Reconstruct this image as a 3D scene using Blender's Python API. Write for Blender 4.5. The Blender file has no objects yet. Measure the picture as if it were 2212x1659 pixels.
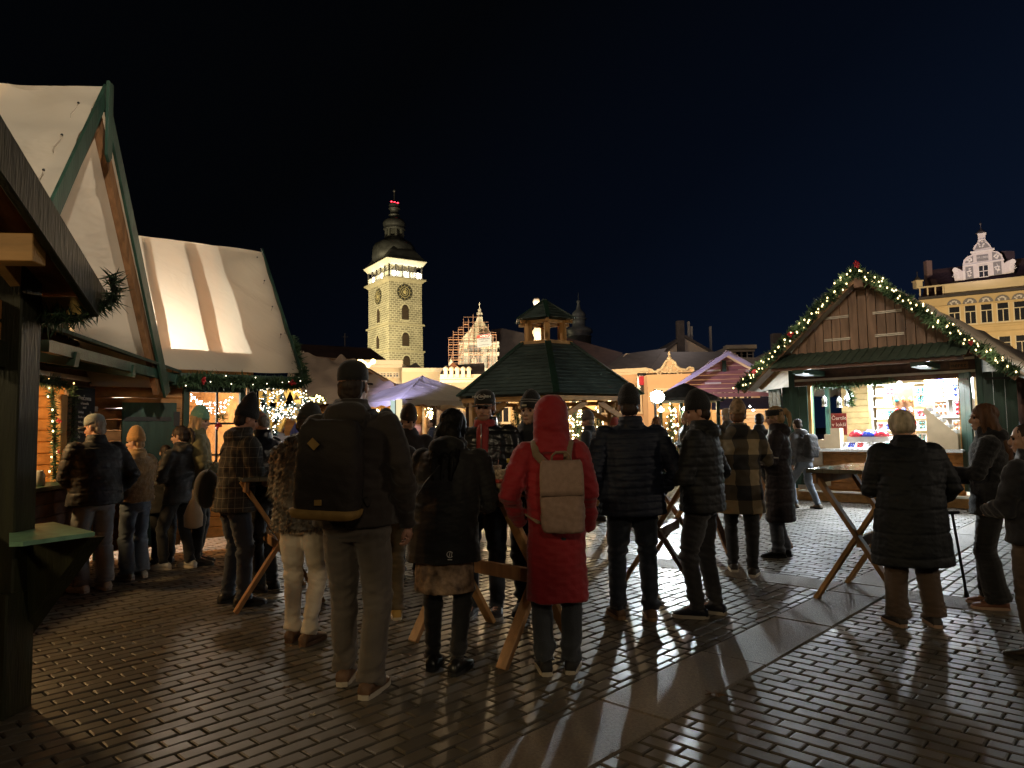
import bpy, math, random
import numpy as np
from mathutils import Vector, Matrix, Euler
SC = bpy.context.scene
COL = SC.collection
rnd = random.Random(11)
rad = math.radians
V = Vector
# ------------------------------------------------------------------ camera
FPX, CW, CH = 1534.0, 2212.0, 1659.0
PITCH, ROLL, CAMZ = rad(3.8), rad(0.8), 1.45
_F = V((0, math.cos(PITCH), math.sin(PITCH)))
_R0 = V((1, 0, 0)); _U0 = _R0.cross(_F)
_R = _R0 * math.cos(ROLL) - _U0 * math.sin(ROLL)
_U = _U0 * math.cos(ROLL) + _R0 * math.sin(ROLL)
cam = bpy.data.cameras.new('camera'); camo = bpy.data.objects.new('camera', cam); COL.objects.link(camo)
mw = Matrix.Identity(4)
for i in range(3):
    mw[i][0], mw[i][1], mw[i][2] = _R[i], _U[i], -_F[i]
mw[2][3] = CAMZ
camo.matrix_world = mw
cam.sensor_width = 36; cam.lens = 36 * FPX / CW; cam.clip_start = .05; cam.clip_end = 2000
SC.camera = camo
def ray(px, py):
    return _F + _R * ((px - CW / 2) / FPX) - _U * ((py - CH / 2) / FPX)
def P(px, py, Y):
    r = ray(px, py); return V((0, 0, CAMZ)) + r * (Y / r.y)
def G(px, py, z=0.0):
    r = ray(px, py); return V((0, 0, CAMZ)) + r * ((z - CAMZ) / r.z)
# ------------------------------------------------------------------ world, exposure
SC.view_settings.view_transform = 'Standard'; SC.view_settings.look = 'None'
SC.view_settings.exposure = 0.4; SC.view_settings.gamma = 1.0
SC.render.engine = 'CYCLES'
cy = SC.cycles
cy.use_denoising = True
try: cy.denoiser = 'OPENIMAGEDENOISE'
except Exception: pass
cy.max_bounces = 6; cy.diffuse_bounces = 3; cy.glossy_bounces = 3; cy.transmission_bounces = 4
cy.sample_clamp_indirect = 3.0; cy.sample_clamp_direct = 0.0
cy.caustics_reflective = False; cy.caustics_refractive = False
W = bpy.data.worlds.new("World"); SC.world = W; W.use_nodes = True
nt = W.node_tree; nt.nodes.clear()
out = nt.nodes.new('ShaderNodeOutputWorld'); bg = nt.nodes.new('ShaderNodeBackground')
tc = nt.nodes.new('ShaderNodeTexCoord'); sx = nt.nodes.new('ShaderNodeSeparateXYZ')
nt.links.new(tc.outputs['Generated'], sx.inputs[0])
# town glow: bluer and brighter low over the roofs to the right, nearly black up and to the left
m1 = nt.nodes.new('ShaderNodeMath'); m1.operation = 'MULTIPLY_ADD'; m1.inputs[1].default_value = 0.75; m1.inputs[2].default_value = 0.52
nt.links.new(sx.outputs[0], m1.inputs[0])
m2 = nt.nodes.new('ShaderNodeMath'); m2.operation = 'MULTIPLY_ADD'; m2.inputs[1].default_value = -0.95; 
nt.links.new(sx.outputs[2], m2.inputs[0]); nt.links.new(m1.outputs[0], m2.inputs[2])
cr = nt.nodes.new('ShaderNodeValToRGB')
cr.color_ramp.elements[0].position = 0.0; cr.color_ramp.elements[0].color = (0.0006, 0.0008, 0.0012, 1)
cr.color_ramp.elements[1].position = 0.75; cr.color_ramp.elements[1].color = (0.0022, 0.0045, 0.0118, 1)
e = cr.color_ramp.elements.new(0.4); e.color = (0.0010, 0.0020, 0.0048, 1)
nt.links.new(m2.outputs[0], cr.inputs[0]); nt.links.new(cr.outputs[0], bg.inputs[0])
bg.inputs[1].default_value = 1.0
nt.links.new(bg.outputs[0], out.inputs[0])
# ------------------------------------------------------------------ lamps
def lamp(kind, loc, power, col, size=.1, aim=None, angle=None, name='lamp', blend=.4, sizey=None):
    l = bpy.data.lights.new(name, kind); l.energy = power; l.color = col
    if kind == 'AREA':
        l.size = size
        if sizey: l.shape = 'RECTANGLE'; l.size_y = sizey
    elif kind in ('POINT', 'SPOT'):
        l.shadow_soft_size = size
    if kind == 'SPOT': l.spot_size = rad(angle or 60); l.spot_blend = blend
    o = bpy.data.objects.new(name, l); COL.objects.link(o); o.location = loc
    if aim is not None:
        o.rotation_euler = (V(aim) - V(loc)).to_track_quat('-Z', 'Y').to_euler()
    return o
WARM, WARM2, WHITE, COOL = (1, .68, .36), (1, .78, .50), (1, .95, .88), (.86, .95, 1)
# lamp posts of the square behind the viewer, added unseen spots that brighten roofs and the stall gable, and the lamps of the near huts
lamp('POINT', (1.5, -9, 6.5), 400, (1, .80, .52), .4, name='street_lamp')
lamp('POINT', (-7, -4.5, 4.6), 430, (1, .76, .40), .45, name='street_lamp')
lamp('POINT', (16, 2, 6.0), 600, (1, .82, .6), .3, name='street_lamp')
lamp('SPOT', (2.2, -1.5, 6.5), 2500, (1, .86, .66), .1, (-4.2, 7.4, 4.35), 30, name='added_spot', blend=.75)
lamp('SPOT', (-1, 0, 7.5), 1900, (1, .86, .7), .1, (7.2, 13.2, 4.2), 26, name='added_spot', blend=.6)
lamp('SPOT', (15, 3, 7.5), 1700, (1, .84, .66), .1, (10, 15, 3.2), 34, name='added_spot', blend=.6)

# ------------------------------------------------------------------ materials
MATS = {}
def nd(t, k, **kw):
    n = t.nodes.new(k)
    for a, b in kw.items():
        if a.startswith('i_'): n.inputs[a[2:].replace('_', ' ')].default_value = b
        else: setattr(n, a, b)
    return n
def mat(name, col, rough=.65, var=.2, scale=6, bump=0.0, bscale=60, metal=0, spec=.35, stretch=(1, 1, 1), hue=None, sheen=0, coat=0, emit=None, estr=1, alpha=1, trans=0, detail=4, knots=False):
    if name in MATS: return MATS[name]
    m = bpy.data.materials.new(name); m.use_nodes = True; t = m.node_tree; b = t.nodes['Principled BSDF']
    b.inputs['Roughness'].default_value = rough; b.inputs['Metallic'].default_value = metal
    b.inputs['Specular IOR Level'].default_value = spec
    if sheen: b.inputs['Sheen Weight'].default_value = sheen; b.inputs['Sheen Roughness'].default_value = .5
    if coat: b.inputs['Coat Weight'].default_value = coat; b.inputs['Coat Roughness'].default_value = .15
    if trans: b.inputs['Transmission Weight'].default_value = trans
    tc = nd(t, 'ShaderNodeTexCoord'); mp = nd(t, 'ShaderNodeMapping'); mp.inputs['Scale'].default_value = stretch
    t.links.new(tc.outputs['Object'], mp.inputs[0])
    n = nd(t, 'ShaderNodeTexNoise'); n.inputs['Scale'].default_value = scale; n.inputs['Detail'].default_value = detail
    t.links.new(mp.outputs[0], n.inputs['Vector'])
    r = nd(t, 'ShaderNodeValToRGB')
    c = V(col[:3]); h = V(hue) if hue else c
    r.color_ramp.elements[0].position = .3; r.color_ramp.elements[1].position = .7
    lo = c * (1 - var); hi = h * (1 + var)
    r.color_ramp.elements[0].color = (*lo, 1); r.color_ramp.elements[1].color = (min(hi[0], 1), min(hi[1], 1), min(hi[2], 1), 1)
    t.links.new(n.outputs[0], r.inputs[0]); t.links.new(r.outputs[0], b.inputs['Base Color'])
    if knots:
        vo = nd(t, 'ShaderNodeTexVoronoi'); vo.inputs['Scale'].default_value = 3.4
        mp2 = nd(t, 'ShaderNodeMapping'); mp2.inputs['Scale'].default_value = tuple(.45 if q < 1 else 1 for q in stretch); t.links.new(tc.outputs['Object'], mp2.inputs[0]); t.links.new(mp2.outputs[0], vo.inputs['Vector'])
        mr = nd(t, 'ShaderNodeMapRange'); mr.inputs[1].default_value = .06; mr.inputs[2].default_value = .16; mr.inputs[3].default_value = .3; mr.inputs[4].default_value = 1; t.links.new(vo.outputs['Distance'], mr.inputs[0])
        n5 = nd(t, 'ShaderNodeTexNoise'); n5.inputs['Scale'].default_value = .9; t.links.new(tc.outputs['Object'], n5.inputs['Vector'])
        mr2 = nd(t, 'ShaderNodeMapRange'); mr2.inputs[1].default_value = .35; mr2.inputs[2].default_value = .65; mr2.inputs[3].default_value = .7; mr2.inputs[4].default_value = 1.25; t.links.new(n5.outputs[0], mr2.inputs[0])
        mu = nd(t, 'ShaderNodeMath', operation='MULTIPLY'); t.links.new(mr.outputs[0], mu.inputs[0]); t.links.new(mr2.outputs[0], mu.inputs[1])
        sc_ = nd(t, 'ShaderNodeVectorMath', operation='SCALE'); t.links.new(r.outputs[0], sc_.inputs[0]); t.links.new(mu.outputs[0], sc_.inputs['Scale']); t.links.new(sc_.outputs[0], b.inputs['Base Color'])
    if bump:
        n2 = nd(t, 'ShaderNodeTexNoise'); n2.inputs['Scale'].default_value = bscale; n2.inputs['Detail'].default_value = 3
        t.links.new(mp.outputs[0], n2.inputs['Vector'])
        bp = nd(t, 'ShaderNodeBump'); bp.inputs['Strength'].default_value = bump; bp.inputs['Distance'].default_value = .01
        t.links.new(n2.outputs[0], bp.inputs['Height']); t.links.new(bp.outputs[0], b.inputs['Normal'])
    if emit:
        b.inputs['Emission Color'].default_value = (*emit, 1); b.inputs['Emission Strength'].default_value = estr
        m.cycles.emission_sampling = 'NONE'
    MATS[name] = m
    return m
def wood(name, col, axis='z', rough=.6, var=.35, bump=.25):
    s = {'x': (.12, 1, 1), 'y': (1, .12, 1), 'z': (1, 1, .12)}[axis]
    return mat(name, col, rough, var, 14, bump, 70, stretch=s, detail=6, knots=True)
def emis(name, col, s, cam_only=True):
    if name in MATS: return MATS[name]
    m = bpy.data.materials.new(name); m.use_nodes = True; t = m.node_tree; t.nodes.clear()
    o = nd(t, 'ShaderNodeOutputMaterial'); e = nd(t, 'ShaderNodeEmission'); e.inputs[0].default_value = (*col, 1); e.inputs[1].default_value = s
    t.links.new(e.outputs[0], o.inputs[0]); m.cycles.emission_sampling = 'NONE' if cam_only else 'AUTO'
    MATS[name] = m; return m
def canvas(name, col, tr=.5):
    m = bpy.data.materials.new(name); m.use_nodes = True; t = m.node_tree; b = t.nodes['Principled BSDF']; o = t.nodes['Material Output']
    b.inputs['Roughness'].default_value = .55; b.inputs['Specular IOR Level'].default_value = .25
    tc = nd(t, 'ShaderNodeTexCoord')
    n = nd(t, 'ShaderNodeTexNoise'); n.inputs['Scale'].default_value = 1.3; n.inputs['Detail'].default_value = 3
    n.inputs['Distortion'].default_value = .6
    mp = nd(t, 'ShaderNodeMapping'); mp.inputs['Rotation'].default_value = (0.3, .7, .5); mp.inputs['Scale'].default_value = (1, 3.2, 1)
    t.links.new(tc.outputs['Object'], mp.inputs[0]); t.links.new(mp.outputs[0], n.inputs['Vector'])
    r = nd(t, 'ShaderNodeValToRGB'); c = V(col)
    r.color_ramp.elements[0].position = .3; r.color_ramp.elements[1].position = .7
    r.color_ramp.elements[0].color = (*(c * .9), 1); r.color_ramp.elements[1].color = (*c, 1)
    t.links.new(n.outputs[0], r.inputs[0]); t.links.new(r.outputs[0], b.inputs['Base Color'])
    bp = nd(t, 'ShaderNodeBump'); bp.inputs['Strength'].default_value = .9; bp.inputs['Distance'].default_value = .07
    t.links.new(n.outputs[0], bp.inputs['Height']); t.links.new(bp.outputs[0], b.inputs['Normal'])
    tr_ = nd(t, 'ShaderNodeBsdfTranslucent'); tr_.inputs[0].default_value = (*col, 1)
    mx = nd(t, 'ShaderNodeMixShader'); mx.inputs[0].default_value = tr
    t.links.new(b.outputs[0], mx.inputs[1]); t.links.new(tr_.outputs[0], mx.inputs[2]); t.links.new(mx.outputs[0], o.inputs[0])
    MATS[name] = m; return m
def glass(name, col=(1, 1, 1), a=.12):
    m = bpy.data.materials.new(name); m.use_nodes = True; t = m.node_tree; t.nodes.clear()
    o = nd(t, 'ShaderNodeOutputMaterial'); g = nd(t, 'ShaderNodeBsdfGlossy'); g.inputs['Roughness'].default_value = .05
    tr = nd(t, 'ShaderNodeBsdfTransparent'); tr.inputs[0].default_value = (*col, 1)
    mx = nd(t, 'ShaderNodeMixShader'); mx.inputs[0].default_value = a
    t.links.new(tr.outputs[0], mx.inputs[1]); t.links.new(g.outputs[0], mx.inputs[2]); t.links.new(mx.outputs[0], o.inputs[0])
    MATS[name] = m; return m
# ------------------------------------------------------------------ mesh helper
XF = {}
class MB:
    def __init__(s): s.v = []; s.f = []
    def add(s, vs, fs):
        k = len(s.v); s.v += [V(p) for p in vs]; s.f += [tuple(i + k for i in f) for f in fs]; return s
    def box(s, c, d, R=None):
        c = V(c); x, y, z = d[0] / 2, d[1] / 2, d[2] / 2
        pts = [V((a * x, b * y, e * z)) for a in (-1, 1) for b in (-1, 1) for e in (-1, 1)]
        if R is not None: pts = [R @ p for p in pts]
        return s.add([c + p for p in pts], [(0, 1, 3, 2), (4, 6, 7, 5), (0, 4, 5, 1), (2, 3, 7, 6), (0, 2, 6, 4), (1, 5, 7, 3)])
    def beam(s, p, q, w, h, up=(0, 0, 1)):
        p, q = V(p), V(q); a = (q - p).normalized(); up = V(up)
        sd = a.cross(up)
        if sd.length < 1e-4: sd = a.cross(V((0, 1, 0)))
        sd.normalize(); u = sd.cross(a)
        R = Matrix((a, sd, u)).transposed()
        return s.box((p + q) / 2, ((q - p).length, w, h), R)
    def loft(s, rings, cap=True, closed=True):
        n = len(rings[0]); k = len(s.v)
        for r in rings: s.v += [V(p) for p in r]
        for i in range(len(rings) - 1):
            for j in range(n if closed else n - 1):
                a = k + i * n + j; b = k + i * n + (j + 1) % n
                s.f.append((a, b, b + n, a + n))
        if cap:
            s.f.append(tuple(reversed(range(k, k + n)))); s.f.append(tuple(range(k + (len(rings) - 1) * n, k + len(rings) * n)))
        return s
    def tube(s, pts, rs, n=8, cap=True, flat=1.0, ref=(0, 0, 1)):
        pts = [V(p) for p in pts]
        if not hasattr(rs, '__len__'): rs = [rs] * len(pts)
        rings = []; prev = None
        for i, p in enumerate(pts):
            d = (pts[min(i + 1, len(pts) - 1)] - pts[max(i - 1, 0)]).normalized()
            if prev is None:
                u = d.cross(V(ref)); 
                if u.length < 1e-3: u = d.cross(V((0, 1, 0)))
            else:
                u = prev - d * prev.dot(d)
                if u.length < 1e-4: u = d.cross(V((1, 0, 0)))
            u.normalize(); w = d.cross(u); prev = u
            r = rs[i]
            rings.append([p + u * (r * math.cos(t)) + w * (r * flat * math.sin(t)) for t in [2 * math.pi * j / n for j in range(n)]])
        return s.loft(rings, cap)
    def caps(s, pts, rs, n=12):
        """tube with rounded ends"""
        pts = [V(p) for p in pts]
        if not hasattr(rs, '__len__'): rs = [rs] * len(pts)
        a = (pts[0] - pts[1]).normalized(); b = (pts[-1] - pts[-2]).normalized()
        P2 = [pts[0] + a * rs[0] * .95, pts[0] + a * rs[0] * .6] + pts + [pts[-1] + b * rs[-1] * .6, pts[-1] + b * rs[-1] * .95]
        R2 = [rs[0] * .25, rs[0] * .75] + list(rs) + [rs[-1] * .75, rs[-1] * .25]
        return s.tube(P2, R2, n)
    def ell(s, c, r, R=None, n=14, m=9):
        c = V(c); rings = []
        for i in range(m):
            ph = math.pi * (i + .5) / m - math.pi / 2
            ring = []
            for j in range(n):
                t = 2 * math.pi * j / n
                p = V((r[0] * math.cos(ph) * math.cos(t), r[1] * math.cos(ph) * math.sin(t), r[2] * math.sin(ph)))
                ring.append(c + (R @ p if R is not None else p))
            rings.append(ring)
        return s.loft(rings)
    def lathe(s, c, prof, n=16, R=None, phase=0.0):
        c = V(c); rings = []
        for r, z in prof:
            ring = [V((r * math.cos(phase + 2 * math.pi * j / n), r * math.sin(phase + 2 * math.pi * j / n), z)) for j in range(n)]
            rings.append([c + (R @ p if R is not None else p) for p in ring])
        return s.loft(rings)
    def prism(s, pts, ext):
        pts = [V(p) for p in pts]; e = V(ext); n = len(pts)
        return s.add(pts + [p + e for p in pts], [tuple(range(n - 1, -1, -1)), tuple(range(n, 2 * n))] + [(i, (i + 1) % n, n + (i + 1) % n, n + i) for i in range(n)])
    def slab(s, a, b, c, d, t):
        """quad a b c d given thickness t along its normal"""
        a, b, c, d = V(a), V(b), V(c), V(d); nrm = (b - a).cross(d - a).normalized() * t
        return s.prism([a, b, c, d], nrm)
    def build(s, name, m, parent=None, smooth=False, local=False, bevel=0.0):
        inv = None
        if parent is not None and not local: inv = XF[parent.name].inverted()
        vs = [inv @ p for p in s.v] if inv is not None else s.v
        me = bpy.data.meshes.new(name); me.from_pydata([tuple(p) for p in vs], [], s.f)
        ms = m if isinstance(m, (list, tuple)) else [m]
        for x in ms: me.materials.append(x)
        if smooth: me.polygons.foreach_set('use_smooth', [True] * len(me.polygons))
        me.update()
        o = bpy.data.objects.new(name, me); COL.objects.link(o)
        if bevel:
            bm_ = o.modifiers.new('bevel', 'BEVEL'); bm_.width = bevel; bm_.segments = 1; bm_.limit_method = 'ANGLE'
        if parent is not None:
            o.parent = parent; XF[o.name] = XF[parent.name]
        else: XF[o.name] = Matrix.Identity(4)
        return o
def tag(o, label=None, cat=None, group=None, kind=None):
    if label: o['label'] = label
    if cat: o['category'] = cat
    if group: o['group'] = group
    if kind: o['kind'] = kind
    return o
def thing(name, label, cat, loc=(0, 0, 0), rz=0.0, group=None, kind=None):
    o = bpy.data.objects.new(name, None); COL.objects.link(o); o.location = loc; o.rotation_euler = (0, 0, rz)
    o.empty_display_size = .2
    XF[o.name] = Matrix.Translation(V(loc)) @ Matrix.Rotation(rz, 4, 'Z')
    return tag(o, label, cat, group, kind)
def solo(mb, name, m, label, cat, group=None, smooth=False, kind=None, loc=None, bevel=0.0):
    """a thing that is one mesh, origin at its base"""
    if loc is None:
        n = len(mb.v); loc = V((sum(p.x for p in mb.v) / n, sum(p.y for p in mb.v) / n, min(p.z for p in mb.v)))
    loc = V(loc); mb.v = [p - loc for p in mb.v]
    o = mb.build(name, m, None, smooth, True, bevel); o.location = loc; XF[o.name] = Matrix.Translation(loc)
    return tag(o, label, cat, group, kind)
def copy_tree(o, parent=None, loc=None, rz=None, label=None, group=None):
    c = o.copy(); COL.objects.link(c); c.parent = parent
    if loc is not None: c.location = loc
    if rz is not None: c.rotation_euler = (0, 0, rz)
    if label: c['label'] = label
    if group: c['group'] = group
    for ch in list(o.children): copy_tree(ch, c)
    return c
ORD = ['leftmost', 'second', 'third', 'fourth', 'fifth', 'sixth', 'seventh']
def text_on(body, size, origin, xdir, ydir, m, parent, name='lettering', align='CENTER', ext=.002, offset=0.0):
    cu = bpy.data.curves.new(name, 'FONT'); cu.body = body; cu.size = size; cu.align_x = align; cu.align_y = 'CENTER'; cu.extrude = ext; cu.offset = offset
    cu.materials.append(m)
    oc = bpy.data.objects.new('tmp_text', cu); COL.objects.link(oc)
    me = bpy.data.meshes.new_from_object(oc.evaluated_get(bpy.context.evaluated_depsgraph_get())); bpy.data.objects.remove(oc); bpy.data.curves.remove(cu)
    if not me.materials: me.materials.append(m)
    o = bpy.data.objects.new(name, me); COL.objects.link(o)
    x = V(xdir).normalized(); y = V(ydir).normalized(); z = x.cross(y)
    M4 = Matrix.Identity(4)
    for i in range(3): M4[i][0], M4[i][1], M4[i][2], M4[i][3] = x[i], y[i], z[i], origin[i]
    o.parent = parent; o.matrix_basis = XF[parent.name].inverted() @ M4
    return o
class Frame:
    """local axes of a hut: x along its front, y inward, z up"""
    def __init__(s, o, ang): s.o = V(o); s.a = ang; s.x = V((math.cos(ang), math.sin(ang), 0)); s.y = V((-math.sin(ang), math.cos(ang), 0)); s.R = Matrix.Rotation(ang, 3, 'Z')
    def __call__(s, x, y, z): return s.o + s.x * x + s.y * y + V((0, 0, z))

# ================================================================== ground
def ground_mat():
    m = bpy.data.materials.new('wet_ground'); m.use_nodes = True; t = m.node_tree; b = t.nodes['Principled BSDF']
    tc = nd(t, 'ShaderNodeTexCoord'); n = nd(t, 'ShaderNodeTexNoise'); n.inputs['Scale'].default_value = .9; n.inputs['Detail'].default_value = 5
    t.links.new(tc.outputs['Object'], n.inputs['Vector'])
    g = nd(t, 'ShaderNodeNewGeometry')
    r = nd(t, 'ShaderNodeValToRGB'); r.color_ramp.elements[0].color = (.075, .065, .052, 1); r.color_ramp.elements[1].color = (.165, .143, .115, 1)
    mx = nd(t, 'ShaderNodeMath', operation='ADD'); 
    mm = nd(t, 'ShaderNodeMath', operation='MULTIPLY'); mm.inputs[1].default_value = .5
    m2 = nd(t, 'ShaderNodeMath', operation='MULTIPLY'); m2.inputs[1].default_value = .5
    t.links.new(n.outputs[0], mm.inputs[0]); t.links.new(g.outputs['Random Per Island'], m2.inputs[0])
    t.links.new(mm.outputs[0], mx.inputs[0]); t.links.new(m2.outputs[0], mx.inputs[1]); t.links.new(mx.outputs[0], r.inputs[0])
    t.links.new(r.outputs[0], b.inputs['Base Color'])
    rr = nd(t, 'ShaderNodeMapRange'); rr.inputs[1].default_value = .3; rr.inputs[2].default_value = .7; rr.inputs[3].default_value = .33; rr.inputs[4].default_value = .52
    n3 = nd(t, 'ShaderNodeTexNoise'); n3.inputs['Scale'].default_value = 2.2; n3.inputs['Detail'].default_value = 6
    t.links.new(tc.outputs['Object'], n3.inputs['Vector'])
    t.links.new(n3.outputs[0], rr.inputs[0]); t.links.new(rr.outputs[0], b.inputs['Roughness'])
    b.inputs['Specular IOR Level'].default_value = .5
    n2 = nd(t, 'ShaderNodeTexNoise'); n2.inputs['Scale'].default_value = 120; n2.inputs['Detail'].default_value = 2
    n4 = nd(t, 'ShaderNodeTexNoise'); n4.inputs['Scale'].default_value = 9; n4.inputs['Detail'].default_value = 2
    t.links.new(tc.outputs['Object'], n2.inputs['Vector']); t.links.new(tc.outputs['Object'], n4.inputs['Vector'])
    bp = nd(t, 'ShaderNodeBump'); bp.inputs['Strength'].default_value = .22; bp.inputs['Distance'].default_value = .004
    bp2 = nd(t, 'ShaderNodeBump'); bp2.inputs['Strength'].default_value = .16; bp2.inputs['Distance'].default_value = .012
    t.links.new(n2.outputs[0], bp.inputs['Height']); t.links.new(n4.outputs[0], bp2.inputs['Height'])
    t.links.new(bp2.outputs[0], bp.inputs['Normal']); t.links.new(bp.outputs[0], b.inputs['Normal'])
    MATS['wet_ground'] = m; return m
gm = ground_mat()
gside = mat('paver_side', (.1, .086, .068), .5, .3, 6, .3, 60, spec=.3)
OC = G(1905, 1292); OC.z = 0
dA = V((.687, .727, 0)).normalized(); dB = V((dA.y, -dA.x, 0)); SW = .44
def uv(p): q = p - OC; return q.dot(dA), q.dot(dB)
# the base sheet: earth and joints under the pavers, all the way to the horizon
mb = MB(); S = 900
mb.add([(-S, -S, -.014), (S, -S, -.014), (S, S, -.014), (-S, S, -.014)], [(0, 1, 2, 3)])
jm = mat('joint_earth', (.035, .031, .025), .8, .4, 3, .4, 90)
tag(mb.build('ground', jm), kind='structure')
def inview(p, m=.9):
    if p.y < 1.9: return False
    return abs(p.x) < p.y * .74 + m + 1.2
def pave(name, u0, u1, v0, v1, rows_along_a, seed):
    r = random.Random(seed); vs = []; fs = []
    L, Wd, j, ch = .2, .1, .0046, .0085
    if rows_along_a: la0, la1, lb0, lb1 = u0, u1, v0, v1
    else: la0, la1, lb0, lb1 = v0, v1, u0, u1
    nrow = math.ceil((lb1 - lb0) / Wd); ncol = int((la1 - la0) / L) + 1
    for i in range(nrow):
        off = (.0 if i % 2 else .5) * L + r.uniform(-.006, .006)
        for k in range(-1, ncol + 1):
            a0 = la0 + k * L + off; a1 = a0 + L; b0 = lb0 + i * Wd; b1 = min(b0 + Wd, lb1)
            if b1 - b0 < .03: continue
            a0c, a1c = max(a0, la0), min(a1, la1)
            if a1c - a0c < .04: continue
            ca, cb = (a0c + a1c) / 2, (b0 + b1) / 2
            c = OC + (dA * ca + dB * cb if rows_along_a else dA * cb + dB * ca)
            if not inview(c) or c.y > 17.5: continue
            dz = r.gauss(0, .0016); ta, tb = r.gauss(0, .006), r.gauss(0, .009)
            A0, A1, B0, B1 = a0c + j, a1c - j, b0 + j, b1 - j
            n = len(vs)
            for (ins, z) in ((0, -.0135), (.001, -.0035), (ch, 0)):
                for (sa, sb) in ((0, 0), (1, 0), (1, 1), (0, 1)):
                    aa = (A1 - ins) if sa else (A0 + ins); bb = (B1 - ins) if sb else (B0 + ins)
                    zz = z if z == -.013 else z + dz + (aa - ca) * ta + (bb - cb) * tb
                    p = OC + (dA * aa + dB * bb if rows_along_a else dA * bb + dB * aa)
                    vs.append((p.x, p.y, zz))
            t_ = (n + 8, n + 9, n + 10, n + 11)
            side = []
            for q in (0, 4):
                for e_ in range(4):
                    f_ = (e_ + 1) % 4
                    side.append((n + q + e_, n + q + f_, n + q + 4 + f_, n + q + 4 + e_))
            if not rows_along_a: t_ = t_[::-1]; side = [x[::-1] for x in side]
            fs.append(t_); fs += side
    me = bpy.data.meshes.new(name); me.from_pydata(vs, [], fs); me.materials.append(gm); me.materials.append(gside); me.update()
    me.polygons.foreach_set('material_index', [0 if k_ % 9 == 0 else 1 for k_ in range(len(fs))])
    o = bpy.data.objects.new(name, me); COL.objects.link(o); tag(o, kind='structure'); XF[o.name] = Matrix.Identity(4)
pave('ground_pavers', -13, -.003, -13, -SW - .003, True, 1)
pave('ground_pavers', -13, -.003, .003, 15, False, 2)
pave('ground_pavers', SW + .003, 16, -18, -SW - .003, False, 3)
pave('ground_pavers', SW + .003, 16, .003, 12, True, 4)
# granite slab strips that cross between the paved fields
sm = mat('granite_slab', (.165, .132, .098), .58, .25, 60, .7, 140, spec=.4)
mb = MB(); r = random.Random(5)
def slabbit(u0, u1, v0, v1):
    c = OC + dA * ((u0 + u1) / 2) + dB * ((v0 + v1) / 2)
    if not inview(c, 1.5) or c.y > 17: return
    g_, ch = .004, .006; z = r.gauss(0, .0012)
    lo = [OC + dA * u + dB * v + V((0, 0, -.013)) for u, v in ((u0 + g_, v0 + g_), (u1 - g_, v0 + g_), (u1 - g_, v1 - g_), (u0 + g_, v1 - g_))]
    hi = [OC + dA * u + dB * v + V((0, 0, z + .002)) for u, v in ((u0 + g_ + ch, v0 + g_ + ch), (u1 - g_ - ch, v0 + g_ + ch), (u1 - g_ - ch, v1 - g_ - ch), (u0 + g_ + ch, v1 - g_ - ch))]
    mb.add(lo + hi, [(7, 6, 5, 4)] + [((i + 1) % 4, i, 4 + i, 4 + (i + 1) % 4) for i in range(4)])
u = -9.0
while u < 14:
    slabbit(u, u + 1.12, -SW, 0) if not (-1.1 < u < .4) else None
    u += 1.12
slabbit(-1.16, 0, -SW, 0); slabbit(0, .44, -SW, 0); slabbit(.44, 1.08, -SW, 0)
v = 0.0
while v < 10: slabbit(0, SW, v, v + 1.1); v += 1.1
v = -SW
while v > -17: slabbit(0, SW, v - 1.1, v); v -= 1.1
tag(mb.build('path_strip', sm), kind='structure')
# pavement beyond the modelled pavers
def far_pave():
    m = bpy.data.materials.new('far_paving'); m.use_nodes = True; t = m.node_tree; b = t.nodes['Principled BSDF']
    tc = nd(t, 'ShaderNodeTexCoord'); mp = nd(t, 'ShaderNodeMapping'); mp.inputs['Rotation'].default_value = (0, 0, rad(43))
    t.links.new(tc.outputs['Object'], mp.inputs[0])
    br = nd(t, 'ShaderNodeTexBrick'); br.inputs['Scale'].default_value = 1; br.inputs['Brick Width'].default_value = .2; br.inputs['Row Height'].default_value = .1
    br.inputs['Mortar Size'].default_value = .006; br.inputs['Color1'].default_value = (.1, .09, .075, 1); br.inputs['Color2'].default_value = (.13, .115, .1, 1); br.inputs['Mortar'].default_value = (.03, .027, .02, 1)
    t.links.new(mp.outputs[0], br.inputs['Vector']); t.links.new(br.outputs[0], b.inputs['Base Color'])
    bp = nd(t, 'ShaderNodeBump'); bp.inputs['Strength'].default_value = .5; bp.inputs['Distance'].default_value = .008; bp.invert = True
    t.links.new(br.outputs['Fac'], bp.inputs['Height']); t.links.new(bp.outputs[0], b.inputs['Normal'])
    b.inputs['Roughness'].default_value = .34
    return m
mb = MB(); mb.add([(-90, 17.4, -.008), (110, 17.4, -.008), (160, 140, -.008), (-150, 140, -.008)], [(0, 1, 2, 3)])
tag(mb.build('pavement', far_pave()), kind='structure')
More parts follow.
